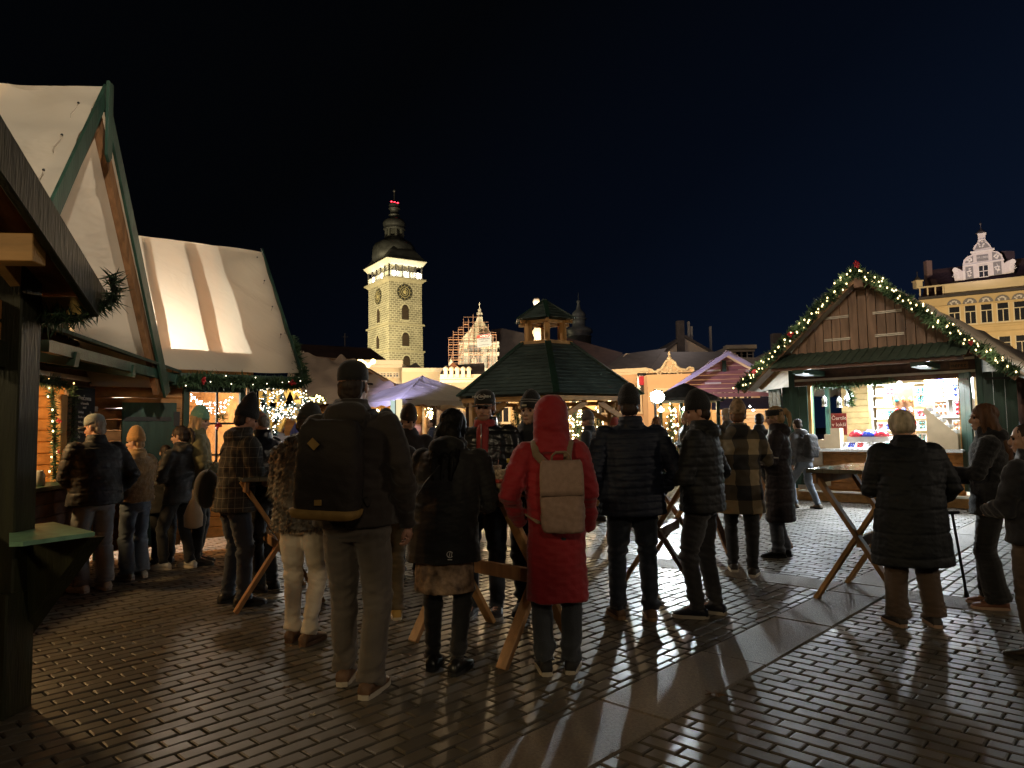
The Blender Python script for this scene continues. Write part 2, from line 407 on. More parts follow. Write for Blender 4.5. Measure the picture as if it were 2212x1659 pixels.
# small litter: a dry leaf on the slabs, paper crumbs
def leaf(px, py, size, col, nm, label, seed):
    r = random.Random(seed); c = G(px, py, .006); pts = []
    for i in range(14):
        a = 2 * math.pi * i / 14; rr = size * (1 if i % 2 else .5) * r.uniform(.8, 1.15)
        pts.append(c + V((rr * math.cos(a), rr * math.sin(a), r.uniform(.0, .012))))
    m = MB(); m.add([c + V((0, 0, .004))] + pts + [c + V((0, 0, .001))] + [p - V((0, 0, .002)) for p in pts],
        [(0, 1 + i, 1 + (i + 1) % 14) for i in range(14)] + [(15, 16 + (i + 1) % 14, 16 + i) for i in range(14)] + [(1 + i, 16 + i, 16 + (i + 1) % 14, 1 + (i + 1) % 14) for i in range(14)])
    solo(m, nm, mat(nm + '_m', col, .6, .3, 30), label, nm.replace('_', ' '))
leaf(1545, 1500, .055, (.14, .08, .04), 'dry_leaf', 'dry brown leaf lying at the edge of the granite slab strip', 3)
leaf(675, 1545, .022, (.5, .42, .3), 'paper_scrap', 'pale crumpled paper scrap on the pavers in front of the backpack man', 4)
leaf(1253, 1475, .014, (.6, .5, .32), 'cigarette_stub', 'tiny cigarette stub on the pavers beside the red coat', 7)
leaf(618, 1486, .03, (.09, .06, .03), 'dry_leaf', 'small dark leaf on the pavers left of the grey trousers', 8)

# ================================================================== shared materials
green = wood('green_paint_wood', (.019, .048, .034), 'z', .45, .35, .35)
greenx = wood('green_paint_board', (.019, .048, .034), 'x', .45, .35, .3)
dgreen = wood('dark_green_post', (.023, .024, .009), 'z', .55, .45, .5)
orange = wood('orange_stain_logs', (.42, .19, .055), 'x', .5, .3, .25)
orangey = wood('orange_stain_logs_side', (.42, .19, .055), 'y', .5, .3, .25)
brownw = wood('brown_stain_boards', (.21, .128, .082), 'z', .6, .35, .35)
brownx = wood('brown_stain_beam', (.11, .055, .034), 'x', .6, .35, .3)
honey = wood('honey_wood', (.5, .28, .1), 'z', .5, .25, .2)
honeyx = wood('honey_wood_beam', (.5, .28, .1), 'x', .5, .25, .2)
pale = mat('pale_strip', (.62, .55, .45), .5, .1, 9, .1)
cream_canvas = canvas('cream_canvas', (.68, .62, .53), .45)
needle = mat('fir_needles', (.028, .065, .03), .55, .5, 9, hue=(.05, .09, .045))
needle_l = mat('fir_needles_fresh', (.07, .14, .05), .5, .4, 9)
stem_m = mat('garland_core', (.02, .03, .018), .8)
redm = mat('red_ribbon', (.3, .012, .02), .4, .25, 30)
bulb_w = emis('warm_bulb', (1, .74, .33), 5)
bulb_s = emis('small_bulb', (1, .85, .6), 6); bulb_c = emis('cold_bulb', (1, .95, .85), 30)
black = mat('black_metal', (.02, .02, .022), .4, .2)
white_p = mat('white_paint', (.72, .7, .66), .45, .08)
# ------------------------------------------------------------------ garlands
BULB = {}
def bulb_mesh(m, r):
    k = (m.name, r)
    if k not in BULB:
        b = MB(); b.ell((0, 0, 0), (r, r, r * 1.25), n=6, m=5)
        me = bpy.data.meshes.new('bulb'); me.from_pydata([tuple(p) for p in b.v], [], b.f); me.materials.append(m); BULB[k] = me
    return BULB[k]
def path_pts(pts, step):
    pts = [V(p) for p in pts]; out_ = []; carry = 0
    for a, b in zip(pts, pts[1:]):
        L = (b - a).length; d = carry
        while d < L: out_.append((a.lerp(b, d / L), (b - a).normalized())); d += step
        carry = d - L
    return out_
def needles(mb, c, ax, r, n, rr, wid=.006, droop=0):
    for _ in range(n):
        d = V((rr.gauss(0, 1), rr.gauss(0, 1), rr.gauss(0, 1))).normalized(); d = (d - ax * d.dot(ax) * .6); d.z -= droop; d.normalize()
        l = r * rr.uniform(.6, 1.25); p = c + V((rr.gauss(0, 1), rr.gauss(0, 1), rr.gauss(0, 1))) * (r * .18)
        s = d.cross(V((rr.gauss(0, 1), rr.gauss(0, 1), rr.gauss(0, 1)))).normalized() * (wid * rr.uniform(.6, 1.3))
        mb.add([p - s, p + s, p + d * l * .6 + s * .8, p + d * l, p + d * l * .6 - s * .8], [(0, 1, 2, 3, 4)])
def garland(name, label, pts, r, nb, parent=None, seed=1, bulb=None, brad=.014, bows=(), per=16, step=.03, group=None, wid=.006, m=None, bulbs_out=None):
    rr = random.Random(seed); mb = MB()
    for c, ax in path_pts(pts, step): needles(mb, c, ax, r * rr.uniform(.75, 1.2), per, rr, wid)
    base = V(pts[0])
    if parent is None: root = solo(mb, name, m or needle, label, 'garland', group, loc=base)
    else: root = mb.build(name, m or needle, parent)
    cm = MB(); cm.tube(pts, r * .22, 6); cm.build('wire_core', stem_m, root)
    X = XF[root.name].inverted()
    if nb:
        st = path_pts(pts, sum((V(b) - V(a)).length for a, b in zip(pts, pts[1:])) / nb)
        for c, ax in st[:100]:
            o = bpy.data.objects.new('light_bulb', bulb_mesh(bulb or bulb_w, brad)); COL.objects.link(o); o.parent = root
            d = V((rr.gauss(0, 1), rr.gauss(0, 1) - bulb_fwd, rr.gauss(0, 1))).normalized()
            o.location = X @ (c + d * r * rr.uniform(.55, .95))
    for bi in bows:
        b = bow_mesh(V(bi[:3]), bi[3] if len(bi) > 3 else .09, rr); b.build('red_bow', redm, root, True)
    return root
bulb_fwd = 1.2
def bow_mesh(c, s, rr, fwd=V((0, -1, 0))):
    b = MB()
    for a in range(6):
        t = 2 * math.pi * a / 6 + rr.uniform(-.5, .5); q = rr.uniform(.55, 1.1); d = V((math.cos(t), rr.uniform(-.5, .1), math.sin(t)))
        b.ell(c + d * s * .42 * q + fwd * .03, (s * .42 * q, s * .13, s * .3 * q), Matrix.Rotation(-t, 3, 'Y') @ Matrix.Rotation(rr.uniform(-.6, .6), 3, 'X'), 8, 5)
    return b
# ------------------------------------------------------------------ log wall helper
def logwall(F, x0, x1, y, z0, z1, h=.13, t=.06, mb=None):
    """rows of rounded boards along the frame's x, front face at y"""
    mb = mb or MB(); z = z0
    while z < z1 - .02:
        hh = min(h, z1 - z)
        a, b = F(x0, y, z), F(x1, y, z); e = F.y
        prof = [(0.012, 0.0), (0, .012), (0, hh - .012), (.012, hh - .002), (t, hh - .002), (t, 0.0)]
        mb.loft([[p + e * q + V((0, 0, w)) for q, w in prof] for p in (a, b)]); z += hh
    return mb
def boards_v(F, x0, x1, y, zb, ztop, w=.14, t=.03, mb=None, g=.006):
    """vertical boards; ztop(x) gives the height of the top"""
    mb = mb or MB(); x = x0
    while x < x1 - .01:
        xe = min(x + w, x1); zc = min(ztop(x + .001), ztop(xe)) if callable(ztop) else ztop
        za, zb_ = (ztop(x), ztop(xe)) if callable(ztop) else (ztop, ztop)
        if max(za, zb_) > zb + .01:
            za, zb_ = max(za, zb + .005), max(zb_, zb + .005)
            mb.prism([F(x + g / 2, y, zb), F(xe - g / 2, y, zb), F(xe - g / 2, y, zb_), F(x + g / 2, y, za)], F.y * t)
        x = xe
    return mb
def sheet(F, a, b, c, d, nx=24, ny=16, amp=.012, seed=0, sag=0.0):
    """canvas quad a-b (top) d-c (bottom) with soft folds, two sided thin sheet 4 mm thick"""
    a, b, c, d = map(V, (a, b, c, d)); nrm = (b - a).cross(d - a).normalized(); r = random.Random(seed)
    ph = [r.uniform(0, 6) for _ in range(6)]; rings = []
    for j in range(ny + 1):
        row = []
        for i in range(nx + 1):
            u_, v_ = i / nx, j / ny
            p = (a.lerp(b, u_)).lerp(d.lerp(c, u_), v_)
            w = math.sin(9 * u_ + 5 * v_ + ph[0]) + .6 * math.sin(17 * u_ - 9 * v_ + ph[1]) + .5 * math.sin(4 * u_ + 14 * v_ + ph[2]) + .35 * math.sin(31 * u_ + 13 * v_ + ph[3]) + 1.3 * math.sin(27 * v_ + 9 * u_ + ph[4]) * math.exp(-min(u_, 1 - u_) / .13) + .9 * math.sin(23 * u_ - 7 * v_ + ph[5]) * math.exp(-v_ / .15)
            row.append(p + nrm * (w * amp) - V((0, 0, sag * math.sin(math.pi * u_) * math.sin(math.pi * v_))))
        rings.append(row)
    mb = MB(); n = nx + 1
    top = [p for row in rings for p in row]
    k = len(top); fs = [(j * n + i, j * n + i + 1, (j + 1) * n + i + 1, (j + 1) * n + i) for j in range(ny) for i in range(nx)]
    mb.add(top, fs)
    return mb
# ================================================================== near hut at the left edge
gd = V((-.11, .994, 0)).normalized(); gn = V((gd.y, -gd.x, 0))    # gable direction (away), outward normal (to the right)
hutA = thing('market_hut', 'dark timber hut cut off by the left edge, with thick post and mint shelf', 'market hut', (-3.2, 3.2, 0))
pb = V((-2.72, 3.87, 0))
m_ = MB(); m_.box(pb + V((-.0, 0, 1.25)), (.17, .17, 2.5)); m_.build('post', dgreen, hutA, bevel=.008)
m_ = MB(); m_.box(pb + V((-.01, -.02, .32)), (.2, .22, .64)); m_.build('post_base', dgreen, hutA, bevel=.008)
m_ = MB(); m_.box(pb + V((-.36, -.06, .07)), (.58, .2, .14)); m_.build('sill_beam', honeyx, hutA, bevel=.006)
FA = Frame(pb, math.atan2(gd.y, gd.x))
m_ = logwall(FA, -3.2, -.1, .03, .14, .96); m_.build('front_wall', orange, hutA)
m_ = logwall(FA, -3.2, -.05, .03, 1.95, 2.2); m_.build('header', orange, hutA)
m_ = MB(); m_.beam(FA(-3.2, .06, 1.9), FA(-.08, .06, 1.9), .12, .14); m_.build('lintel', dgreen, hutA)
m_ = MB(); m_.beam(pb + V((-.08, .1, 1.3)), pb + V((-2.6, .65, 1.3)), .05, 2.6); m_.build('back_wall', orange, hutA)
# right slope of its roof: barge board, boarding, rafters and eave fascia (px,Y picked on the board's plane)
b0 = P(222, 650, 4.06); b1 = P(-40, 243, 2.95); b1b = P(-150, 70, 2.6)
up = (b1 - b0).normalized(); nz = gn.cross(up).normalized()
if nz.z < 0: nz = -nz
ins = -gn      # roof runs inward, to the left
w = .155
m_ = MB(); m_.prism([b0 - nz * w * .55 + V((0, 0, -.03)), b0 + nz * w * .5 + up * -.03, b1b + nz * w * .75, b1b - nz * w * .75], ins * .045); m_.build('barge_board', dgreen, hutA, bevel=.006)
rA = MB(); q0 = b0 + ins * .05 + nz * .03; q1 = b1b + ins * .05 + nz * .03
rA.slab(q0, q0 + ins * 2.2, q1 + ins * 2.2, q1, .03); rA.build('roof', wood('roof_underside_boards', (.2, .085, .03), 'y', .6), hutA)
m_ = MB(); m_.beam(b0 + ins * .05 - nz * .05, b0 + ins * 1.9 - nz * .05, .03, .12); m_.build('eave_fascia', wood('yellow_fascia', (.55, .38, .12), 'x'), hutA)
for k in range(4):
    c0 = b0 + ins * (.34 + .52 * k) + up * .04 - nz * .035
    m_ = MB(); m_.beam(c0, c0 + up * 2.4, .06, .1); m_.build('rafter', honeyx, hutA, bevel=.004)
for t_ in (.55, 1.5):
    m_ = MB(); c0 = b0 + up * t_ - nz * .12
    m_.beam(c0 + ins * .06, c0 + ins * 1.1, .12, .14); m_.build('purlin', honeyx, hutA, bevel=.004)
# fold-down shelf in front of the near hut
shf = [G(205, 1150, .95), G(115, 1128, .95), G(20, 1140, .95), G(20, 1172, .95), G(50, 1171, .95)]
m_ = MB(); m_.prism([V((p.x, p.y, .93)) for p in shf], (0, 0, .022)); m_.build('counter_shelf', mat('mint_shelf_top', (.22, .42, .27), .35, .25, 12, .15, 40), hutA)
m_ = MB(); a_, b_ = V((shf[0].x - .03, shf[0].y, .92)), V((shf[0].x - .5, shf[0].y + .16, .38))
m_.prism([a_, V((a_.x - .5, a_.y + .14, .92)), V((a_.x - .5, a_.y + .14, .32)), b_ + V((0, 0, .0))], (.05, .06, 0)); m_.build('shelf_bracket', dgreen, hutA)
garland('fir_garland', 'dark fir garland without lit bulbs along the eave of the nearest hut', [b0 + V((.05, 0, .14)), b0 + V((.06, .02, .02)), b0 + ins * .1 - nz * .13, b0 + ins * .5 - nz * .15, b0 + ins * 1.1 - nz * .16], .085, 0, seed=4, per=20, wid=.004, step=.02)
lamp('POINT', pb + V((-1.3, -.3, 2.0)), 9, (1, .8, .42), .08, name='hut_lamp')
# ================================================================== hut 1: tall white canvas gable
foot = P(360, 835, 8.3); EAV, RDG, HW = foot.z, 4.72, 1.75
F1 = Frame(V((foot.x, foot.y, 0)) - gd * (2 * HW), math.atan2(gd.y, gd.x))  # x runs away from us, y to the left (inward)
h1 = thing('market_hut', 'tall market hut with cream canvas roof and green barge boards, drinks counter lit orange', 'market hut', F1(HW, .9, 0))
apx = F1(HW, 0, RDG); fr = F1(2 * HW, 0, EAV)
cutx = .62; fl = F1(cutx, 0, EAV + (RDG - EAV) * cutx / HW)
IN = F1.y
def slope1(x): return RDG - (RDG - EAV) * abs(x - HW) / HW
D1 = 3.0
m_ = sheet(F1, apx + V((0, 0, .05)), apx + IN * D1 + V((0, 0, .05)), fl + IN * D1, fl, 60, 30, .017, 3, .03); m_.build('canvas_roof', cream_canvas, h1, True)
m_ = sheet(F1, apx + IN * D1 + V((0, 0, .05)), apx + V((0, 0, .05)), fr, fr + IN * D1, 60, 36, .017, 5, .03); m_.build('canvas_roof', cream_canvas, h1, True)
for tgt, nm in ((fl, 'barge_board'), (fr, 'barge_board')):
    m_ = MB(); d = (tgt - apx).normalized(); n_ = F1.y.cross(d)
    if n_.z < 0: n_ = -n_
    a_ = apx + V((0, 0, .09)); b_ = tgt + d * .08 + V((0, 0, .02))
    m_.prism([a_, b_, b_ - n_ * .17, a_ - V((0, 0, .23))], F1.y * -.03); m_.build(nm, green, h1, bevel=.004)
    m_ = MB(); m_.beam(apx + d * .15 - n_ * .13 + IN * .06, tgt - n_ * .13 + IN * .06, .06, .12, n_); m_.build('rafter', wood('rafter_brown', (.22, .11, .05), 'z'), h1)
m_ = MB(); m_.prism([apx + F1.x * -.05 + F1.y * -.045 + V((0, 0, .1)), apx + F1.x * .05 + F1.y * -.045 + V((0, 0, .1)), apx + F1.x * .05 + F1.y * -.045 + V((0, 0, -.62)), apx + F1.y * -.045 + V((0, 0, -.68)), apx + F1.x * -.05 + F1.y * -.045 + V((0, 0, -.62))], F1.y * -.03); m_.build('ridge_finial', green, h1, bevel=.004)
WY = .86  # wall plane
m_ = boards_v(F1, .7, 3.45, WY, 2.45, lambda x: slope1(x) - .12, .11, .025); m_.build('gable_boards', wood('gable_dark_boards', (.15, .075, .035), 'z'), h1)
sx_ = [3.42 - .13 * k for k in range(12)]
m_ = MB()
for k, x in enumerate(sx_): m_.box(F1(x, WY - .02, 2.55 + (slope1(x) - .2 - 2.55) * .5), (.05, .03, max(.1, slope1(x) - .25 - 2.45)), F1.R)
m_.build('gable_battens', dgreen, h1)
s0 = 3.86   # hut 2 corner in this frame's x
m_ = MB(); m_.box(F1(s0 - .03, WY, 1.2), (.09, .09, 2.4), F1.R); m_.build('corner_post', green, h1, bevel=.005)
m_ = MB(); m_.box(F1(s0 - 2.3, WY + .02, 2.28), (4.6, .05, .5), F1.R); m_.build('header_board', brownx, h1)
m_ = MB(); m_.box(F1(s0 - 2.3, WY - .012, 2.11), (4.5, .015, .05), F1.R); m_.build('white_strip', pale, h1)
m_ = MB(); m_.box(F1(s0 - .42, WY + .03, 1.4), (.76, .04, 1.3), F1.R); m_.build('front_wall', brownw, h1)
m_ = logwall(F1, s0 - 4.6, s0 - .08, WY, .12, .95); m_.build('counter_wall', brownx, h1)
m_ = MB(); m_.box(F1(s0 - 2.7, WY - .14, .97), (4.0, .4, .035), F1.R); m_.build('counter_top', greenx, h1, bevel=.004)
m_ = MB(); m_.box(F1(s0 - 2.7, WY - .05, .09), (4.2, .14, .18), F1.R); m_.build('sill_beam', brownx, h1)
m_ = MB(); m_.box(F1(s0 - .95, WY + .02, 1.43), (.13, .1, .96), F1.R); m_.build('jamb', honey, h1, bevel=.006)
m_ = logwall(Frame(F1(s0 - 4.4, 2.2, 0), F1.a), 0, 4.3, 0, .1, 2.5, .14); m_.build('back_wall', mat('lit_log_wall', (.5, .25, .08), .5, .25, 8, .2, 40, stretch=(1, .2, 1)), h1)
m_ = logwall(Frame(F1(s0 - .1, .95, 0), F1.a + math.pi / 2), 0, 1.3, 0, .1, 2.5, .14); m_.build('side_wall', orange, h1)
# little canopy over the counter
m_ = MB(); m_.slab(F1(s0 - 2.9, WY - .03, 2.62), F1(s0 + .05, WY - .03, 2.50), F1(s0 + .05, -.02, 2.22), F1(s0 - 2.9, -.02, 2.34), -.03); m_.build('canopy', mat('green_felt', (.035, .055, .04), .8, .3, 20, .3), h1)
for x in (.05, -1.2, -2.4):
    m_ = MB(); m_.beam(F1(s0 + x - .06, WY, 2.26), F1(s0 + x - .06, .0, 2.13), .08, .13); m_.build('canopy_beam', green, h1, bevel=.004)
m_ = MB(); m_.beam(F1(s0 - 2.9, .05, 2.2), F1(s0 + .1, .05, 2.15), .07, .1); m_.build('canopy_beam', greenx, h1)
lamp('POINT', F1(s0 - 2.2, 1.45, 2.15), 120, (1, .62, .25), .12, name='hut_lamp')
garland('fir_garland', 'lit fir garland with small red flowers down the jamb of the drinks counter', [F1(s0 - 1.12, WY + .02, 1.95), F1(s0 - 1.12, WY - .02, 1.5), F1(s0 - 1.1, WY - .02, 1.02)], .065, 9, seed=8, per=22, brad=.010, bows=[tuple(F1(s0 - 1.12, WY - .08, 1.62)) + (.04,), tuple(F1(s0 - 1.12, WY - .08, 1.3)) + (.03,)], wid=.005)
garland('fir_garland', 'dark fir garland hanging across the top of the drinks counter opening', [F1(s0 - .95, WY - .06, 2.0), F1(s0 - 1.8, WY - .06, 2.02), F1(s0 - 2.8, WY - .06, 2.0)], .085, 6, seed=9, per=18, brad=.009, wid=.005, bulb=emis('amber_bulb', (1, .6, .2), 3))
garland('fir_garland', 'dark fir garland hanging down beside the menu board', [F1(s0 - .8, WY - .05, 2.0), F1(s0 - .82, WY - .05, 1.5), F1(s0 - .8, WY - .05, 1.25)], .07, 0, seed=19, per=14, wid=.005)
# menu board
mbd = thing('menu_board', 'black chalk menu board with white writing beside the drinks counter', 'menu board', F1(s0 - .52, WY - .03, 1.35))
m_ = MB(); m_.box(F1(s0 - .5, WY - .02, 1.68), (.46, .02, .66), F1.R); m_.build('board', mat('chalk_black', (.015, .016, .02), .5), mbd)
chalk = mat('chalk_white', (.75, .75, .72), .8, .05)
fx_, fz_ = F1.x, V((0, 0, 1))
text_on('Pančovna', .075, F1(s0 - .52, WY - .034, 1.89), fx_, fz_, chalk, mbd)
text_on('U kormidla', .04, F1(s0 - .52, WY - .034, 1.83), fx_, fz_, chalk, mbd)
text_on('PUNČ', .03, F1(s0 - .52, WY - .034, 1.78), fx_, fz_, chalk, mbd)
for i, ln in enumerate(('Jablečný', 'Švestkový', 'Višňový', 'Rumový', 'Vaječný', 'Čaj')):
    text_on(ln, .034, F1(s0 - .66, WY - .034, 1.73 - .055 * i), fx_, fz_, chalk, mbd, align='LEFT')
    text_on('%d,-' % (70 + 10 * (i % 3)), .034, F1(s0 - .4, WY - .034, 1.73 - .055 * i), fx_, fz_, chalk, mbd, align='LEFT')
for z in (1.78, 1.52):
    m_ = MB(); m_.box(F1(s0 - .2, WY - .02, z), (.1, .015, .06), F1.R); solo(m_, 'price_card', pale, 'small white price card %s on the brown wall by the corner post' % ('upper' if z > 1.6 else 'lower'), 'price card')
# mugs, jar on the counter
mugm = mat('cream_mug', (.6, .5, .33), .35, .2, 40)
for k, (x, z) in enumerate(((-1.0, .987), (-1.0, 1.09), (-1.0, 1.19))):
    g_ = MB(); c = F1(s0 + x + .02 - .0 * k, WY - .12, z)
    g_.lathe(c, [(.045, 0), (.05, .02), (.05, .095), (.044, .095), (.04, .02), (.001, .018)], 14)
    o = solo(g_, 'punch_mug', mugm, ['lowest cream mug of the stack on the drinks counter', 'middle cream mug of the stack on the drinks counter', 'topmost cream mug of the stack on the drinks counter'][k], 'mug', 'mugs stacked on the drinks counter', True)
    h_ = MB(); h_.tube([c + F1.x * -.048 + V((0, 0, .075)), c + F1.x * -.08 + V((0, 0, .06)), c + F1.x * -.08 + V((0, 0, .035)), c + F1.x * -.048 + V((0, 0, .02))], .008, 6); h_.build('handle', mugm, o)
g_ = MB(); c = F1(s0 - 1.75, WY - .2, .987); g_.lathe(c, [(.05, 0), (.055, .02), (.055, .11), (.04, .13), (.04, .15), (.036, .15), (.036, .12), (.001, .12)], 14); solo(g_, 'sugar_jar', mat('jar_glass', (.5, .5, .48), .1, .1, spec=.8), 'glass jar with spoons on the green drinks counter', 'jar', smooth=True)
g_ = MB(); c = F1(s0 - 2.0, WY + .15, .987); g_.lathe(c, [(.14, 0), (.15, .05), (.15, .06), (.001, .065)], 18); solo(g_, 'serving_board', mat('board_amber', (.5, .3, .08), .4), 'round amber serving board on the drinks counter', 'board', smooth=True)
# ================================================================== hut 2: long glowing canvas roof
F2 = Frame(V((-4.78, 8.44, 0)), rad(37))
h2 = thing('market_hut', 'market hut with glowing cream canvas roof, rafters showing through, green shutter and window', 'market hut', F2(.9, .9, 0))
EZ, RZ, EY, RY, X0, X1 = 2.27, 4.32, -.15, 1.55, -1.1, 2.25
def sl2(y): return EZ + (RZ - EZ) * (y - EY) / (RY - EY)
rl, rr_ = F2(X0, RY, RZ), F2(X1, RY, RZ); el, er = F2(X0, EY, EZ), F2(X1, EY, EZ)
cm2 = canvas('glowing_canvas', (.70, .64, .54), .5)
m_ = sheet(F2, rl, rr_, er, el, 70, 50, .008, 9, .0); m_.build('canvas_roof', cm2, h2, True)
m_ = sheet(F2, F2(X1, RY, RZ), F2(X0, RY, RZ), F2(X0, 2 * RY - EY, EZ), F2(X1, 2 * RY - EY, EZ), 20, 14, .01, 11, .0); m_.build('canvas_roof', cm2, h2, True)
raft = wood('rafter_pale', (.35, .22, .1), 'y')
for x in (-.6, .02, .57, 1.12):
    m_ = MB(); m_.beam(F2(x, EY + .04, sl2(EY) - .15), F2(x, RY - .02, RZ - .15), .075, .12); m_.build('rafter', raft, h2)
for x in (1.5,):
    m_ = MB(); m_.prism([F2(x, 0, 2.2), F2(x, 2 * RY, 2.2), F2(x, RY, RZ - .1)], F2.x * .04); m_.build('gable_boards', orangey, h2)
m_ = MB(); m_.prism([F2(X1 - .01, EY - .05, EZ - .2), F2(X1 - .01, EY - .05, EZ + .02), F2(X1 - .01, RY, RZ + .06), F2(X1 - .01, RY, RZ - .14)], F2.x * .03); m_.build('barge_board', green, h2, bevel=.004)
m_ = MB(); m_.prism([F2(X1 - .01, 2 * RY - EY, EZ - .2), F2(X1 - .01, 2 * RY - EY, EZ + .02), F2(X1 - .01, RY, RZ + .06), F2(X1 - .01, RY, RZ - .14)], F2.x * .03); m_.build('barge_board', green, h2, bevel=.004)
m_ = MB(); m_.box(F2(.58, EY + .03, EZ - .12), (3.3, .03, .16), F2.R); m_.build('eave_board', greenx, h2)
m_ = MB(); m_.prism([F2(-1.1, 0, 2.12), F2(-1.1, .1, 2.12), F2(-1.1, .1, sl2(.1) - .045), F2(-1.1, 0, sl2(0) - .045)], F2.x * 2.75); m_.build('wall_plate', orange, h2)
rope_m = mat('canvas_rope', (.35, .3, .24), .8)
def ties(root, pts, dn):
    for k, p in enumerate(pts):
        m_ = MB(); m_.tube([p, p + dn * .06 + V((.004, 0, 0)), p + dn * .15 + V((-.012, -.01, 0)), p + dn * .21], .0045, 5); m_.build('canvas_tie', rope_m, root, True)
        m_ = MB(); m_.ell(p, (.012, .012, .012), None, 8, 5); m_.build('eyelet', black, root, True)
ties(h2, [F2(X1 - .1, EY + (RY - EY) * t, sl2(EY + (RY - EY) * t) + .02) + V((0, -.02, 0)) for t in (.93, .72, .5, .28)], V((-.15, -.3, -.9)))
ties(h1, [apx.lerp(fl, t) + IN * .13 + F1.x * -.03 + V((0, 0, .05)) for t in (.14, .38, .62, .86)], V((-.1, -.35, -.9)))
# front wall: log wall, shutter, window
m_ = logwall(F2, -1.1, .8, .02, .1, 2.45); logwall(F2, .8, 1.7, 0, .15, 1.0, mb=m_); m_.build('log_wall', orange, h2)
m_ = MB(); m_.box(F2(.42, -.03, 1.0), (.6, .04, 1.72), F2.R)
dr = m_.build('shutter', green, h2, bevel=.005)
m_ = MB(); m_.box(F2(.4, -.058, 1.66), (.52, .012, .05), F2.R); m_.box(F2(.72, -.05, 1.66), (.07, .02, .18), F2.R); m_.build('hinge', black, dr)
for x, d, z0, z1 in ((.83, .07, 1.0, 2.1), (1.64, .1, .15, 2.15), (1.52, .07, 1.0, 2.1)):
    m_ = MB(); m_.box(F2(x, -.02, (z0 + z1) / 2), (d, .09, z1 - z0), F2.R); m_.build('window_post', green, h2, bevel=.004)
m_ = MB(); m_.box(F2(1.18, -.02, 1.02), (.7, .085, .06), F2.R); m_.build('window_sill', greenx, h2, bevel=.004)
m_ = MB(); m_.box(F2(1.18, -.02, 2.05), (.7, .085, .1), F2.R); wf = m_.build('window_frame', greenx, h2, bevel=.004)
m_ = MB(); m_.box(F2(1.2, -.03, 1.53), (.025, .03, .96), F2.R); m_.box(F2(1.18, -.03, 1.6), (.64, .03, .025), F2.R); m_.box(F2(1.18, -.03, 1.2), (.64, .03, .025), F2.R); m_.build('muntin', black, wf)
m_ = MB(); m_.box(F2(1.18, .0, 1.52), (.64, .006, .98), F2.R); m_.build('pane', glass('window_glass'), wf)
m_ = logwall(Frame(F2(-.9, 2.6, 0), F2.a), 0, 2.6, 0, .1, 2.3, .14); m_.build('back_wall', orange, h2)
m_ = logwall(Frame(F2(1.68, .05, 0), F2.a + math.pi / 2), 0, 3.2, 0, .1, 2.34, .14); m_.build('side_wall', orangey, h2)
m_ = MB(); m_.box(F2(1.66, 3.4, 1.2), (.1, .1, 2.4), F2.R); m_.build('corner_post', green, h2)
m_ = MB(); m_.prism([F2(-1.06, 0, .1), F2(-1.06, 2 * RY, .1), F2(-1.06, 2 * RY, 2.3), F2(-1.06, RY, RZ - .1), F2(-1.06, 0, 2.3)], F2.x * .04); m_.build('side_wall', orangey, h2)
lamp('POINT', F2(.25, 1.0, 1.75), 230, (1, .95, .80), .03, name='hut_lamp')
eavepts = [F2(.35 + .237 * k, EY - .05, EZ - .14 - .015 * math.sin(k * 1.3)) for k in range(9)]
garland('fir_garland', 'dark fir garland with two red bows along the eave of the glowing canvas roof', eavepts, .105, 13, seed=12, per=40, brad=.0055,
        bows=[tuple(F2(.98, EY - .15, EZ - .14)) + (.07,), tuple(F2(2.1, EY - .15, EZ - .13)) + (.065,)], wid=.008, bulb=bulb_s)
garland('fir_garland', 'dark fir garland climbing the right barge board of the glowing canvas roof', [F2(X1 + .02, EY - .08, EZ - .12), F2(X1 + .04, EY + .25, EZ + .22), F2(X1 + .05, EY + .6, EZ + .56)], .11, 6, seed=13, per=44, brad=.0055, wid=.009, bulb=bulb_s)
wr = thing('window_ornament', 'red bow with fir twig hanging in the hut window', 'ornament', F2(1.22, -.1, 1.5))
b_ = bow_mesh(F2(1.22, -.09, 1.58), .075, random.Random(3)); b_.build('bow', redm, wr, True)
m_ = MB(); r5 = random.Random(6); needles(m_, F2(1.25, -.08, 1.68), V((0, 0, 1)), .1, 60, r5, .004); m_.build('twig', needle_l, wr)

far_b = MB(); rf_ = random.Random(71); fs_ = MB()
for k in range(5):
    A = F2(.86 + .05 * k, .25 + .1 * k, 2.0); B = F2(1.5, .3 + .1 * k, 1.98 - .05 * k); pts = [A.lerp(B, t / 8) - V((0, 0, .12 * math.sin(math.pi * t / 8))) for t in range(9)]
    fs_.tube(pts, .003, 4)
    for c, ax in path_pts(pts, .045): far_b.ell(c + V((rf_.gauss(0, .01), 0, rf_.gauss(0, .015))), (.006,) * 3, None, 5, 4)
fl_ = solo(fs_, 'fairy_lights', white_p, 'strings of tiny white fairy lights inside the hut window', 'fairy lights'); tag(far_b.build('bulb_cluster', bulb_c, fl_), kind='stuff')

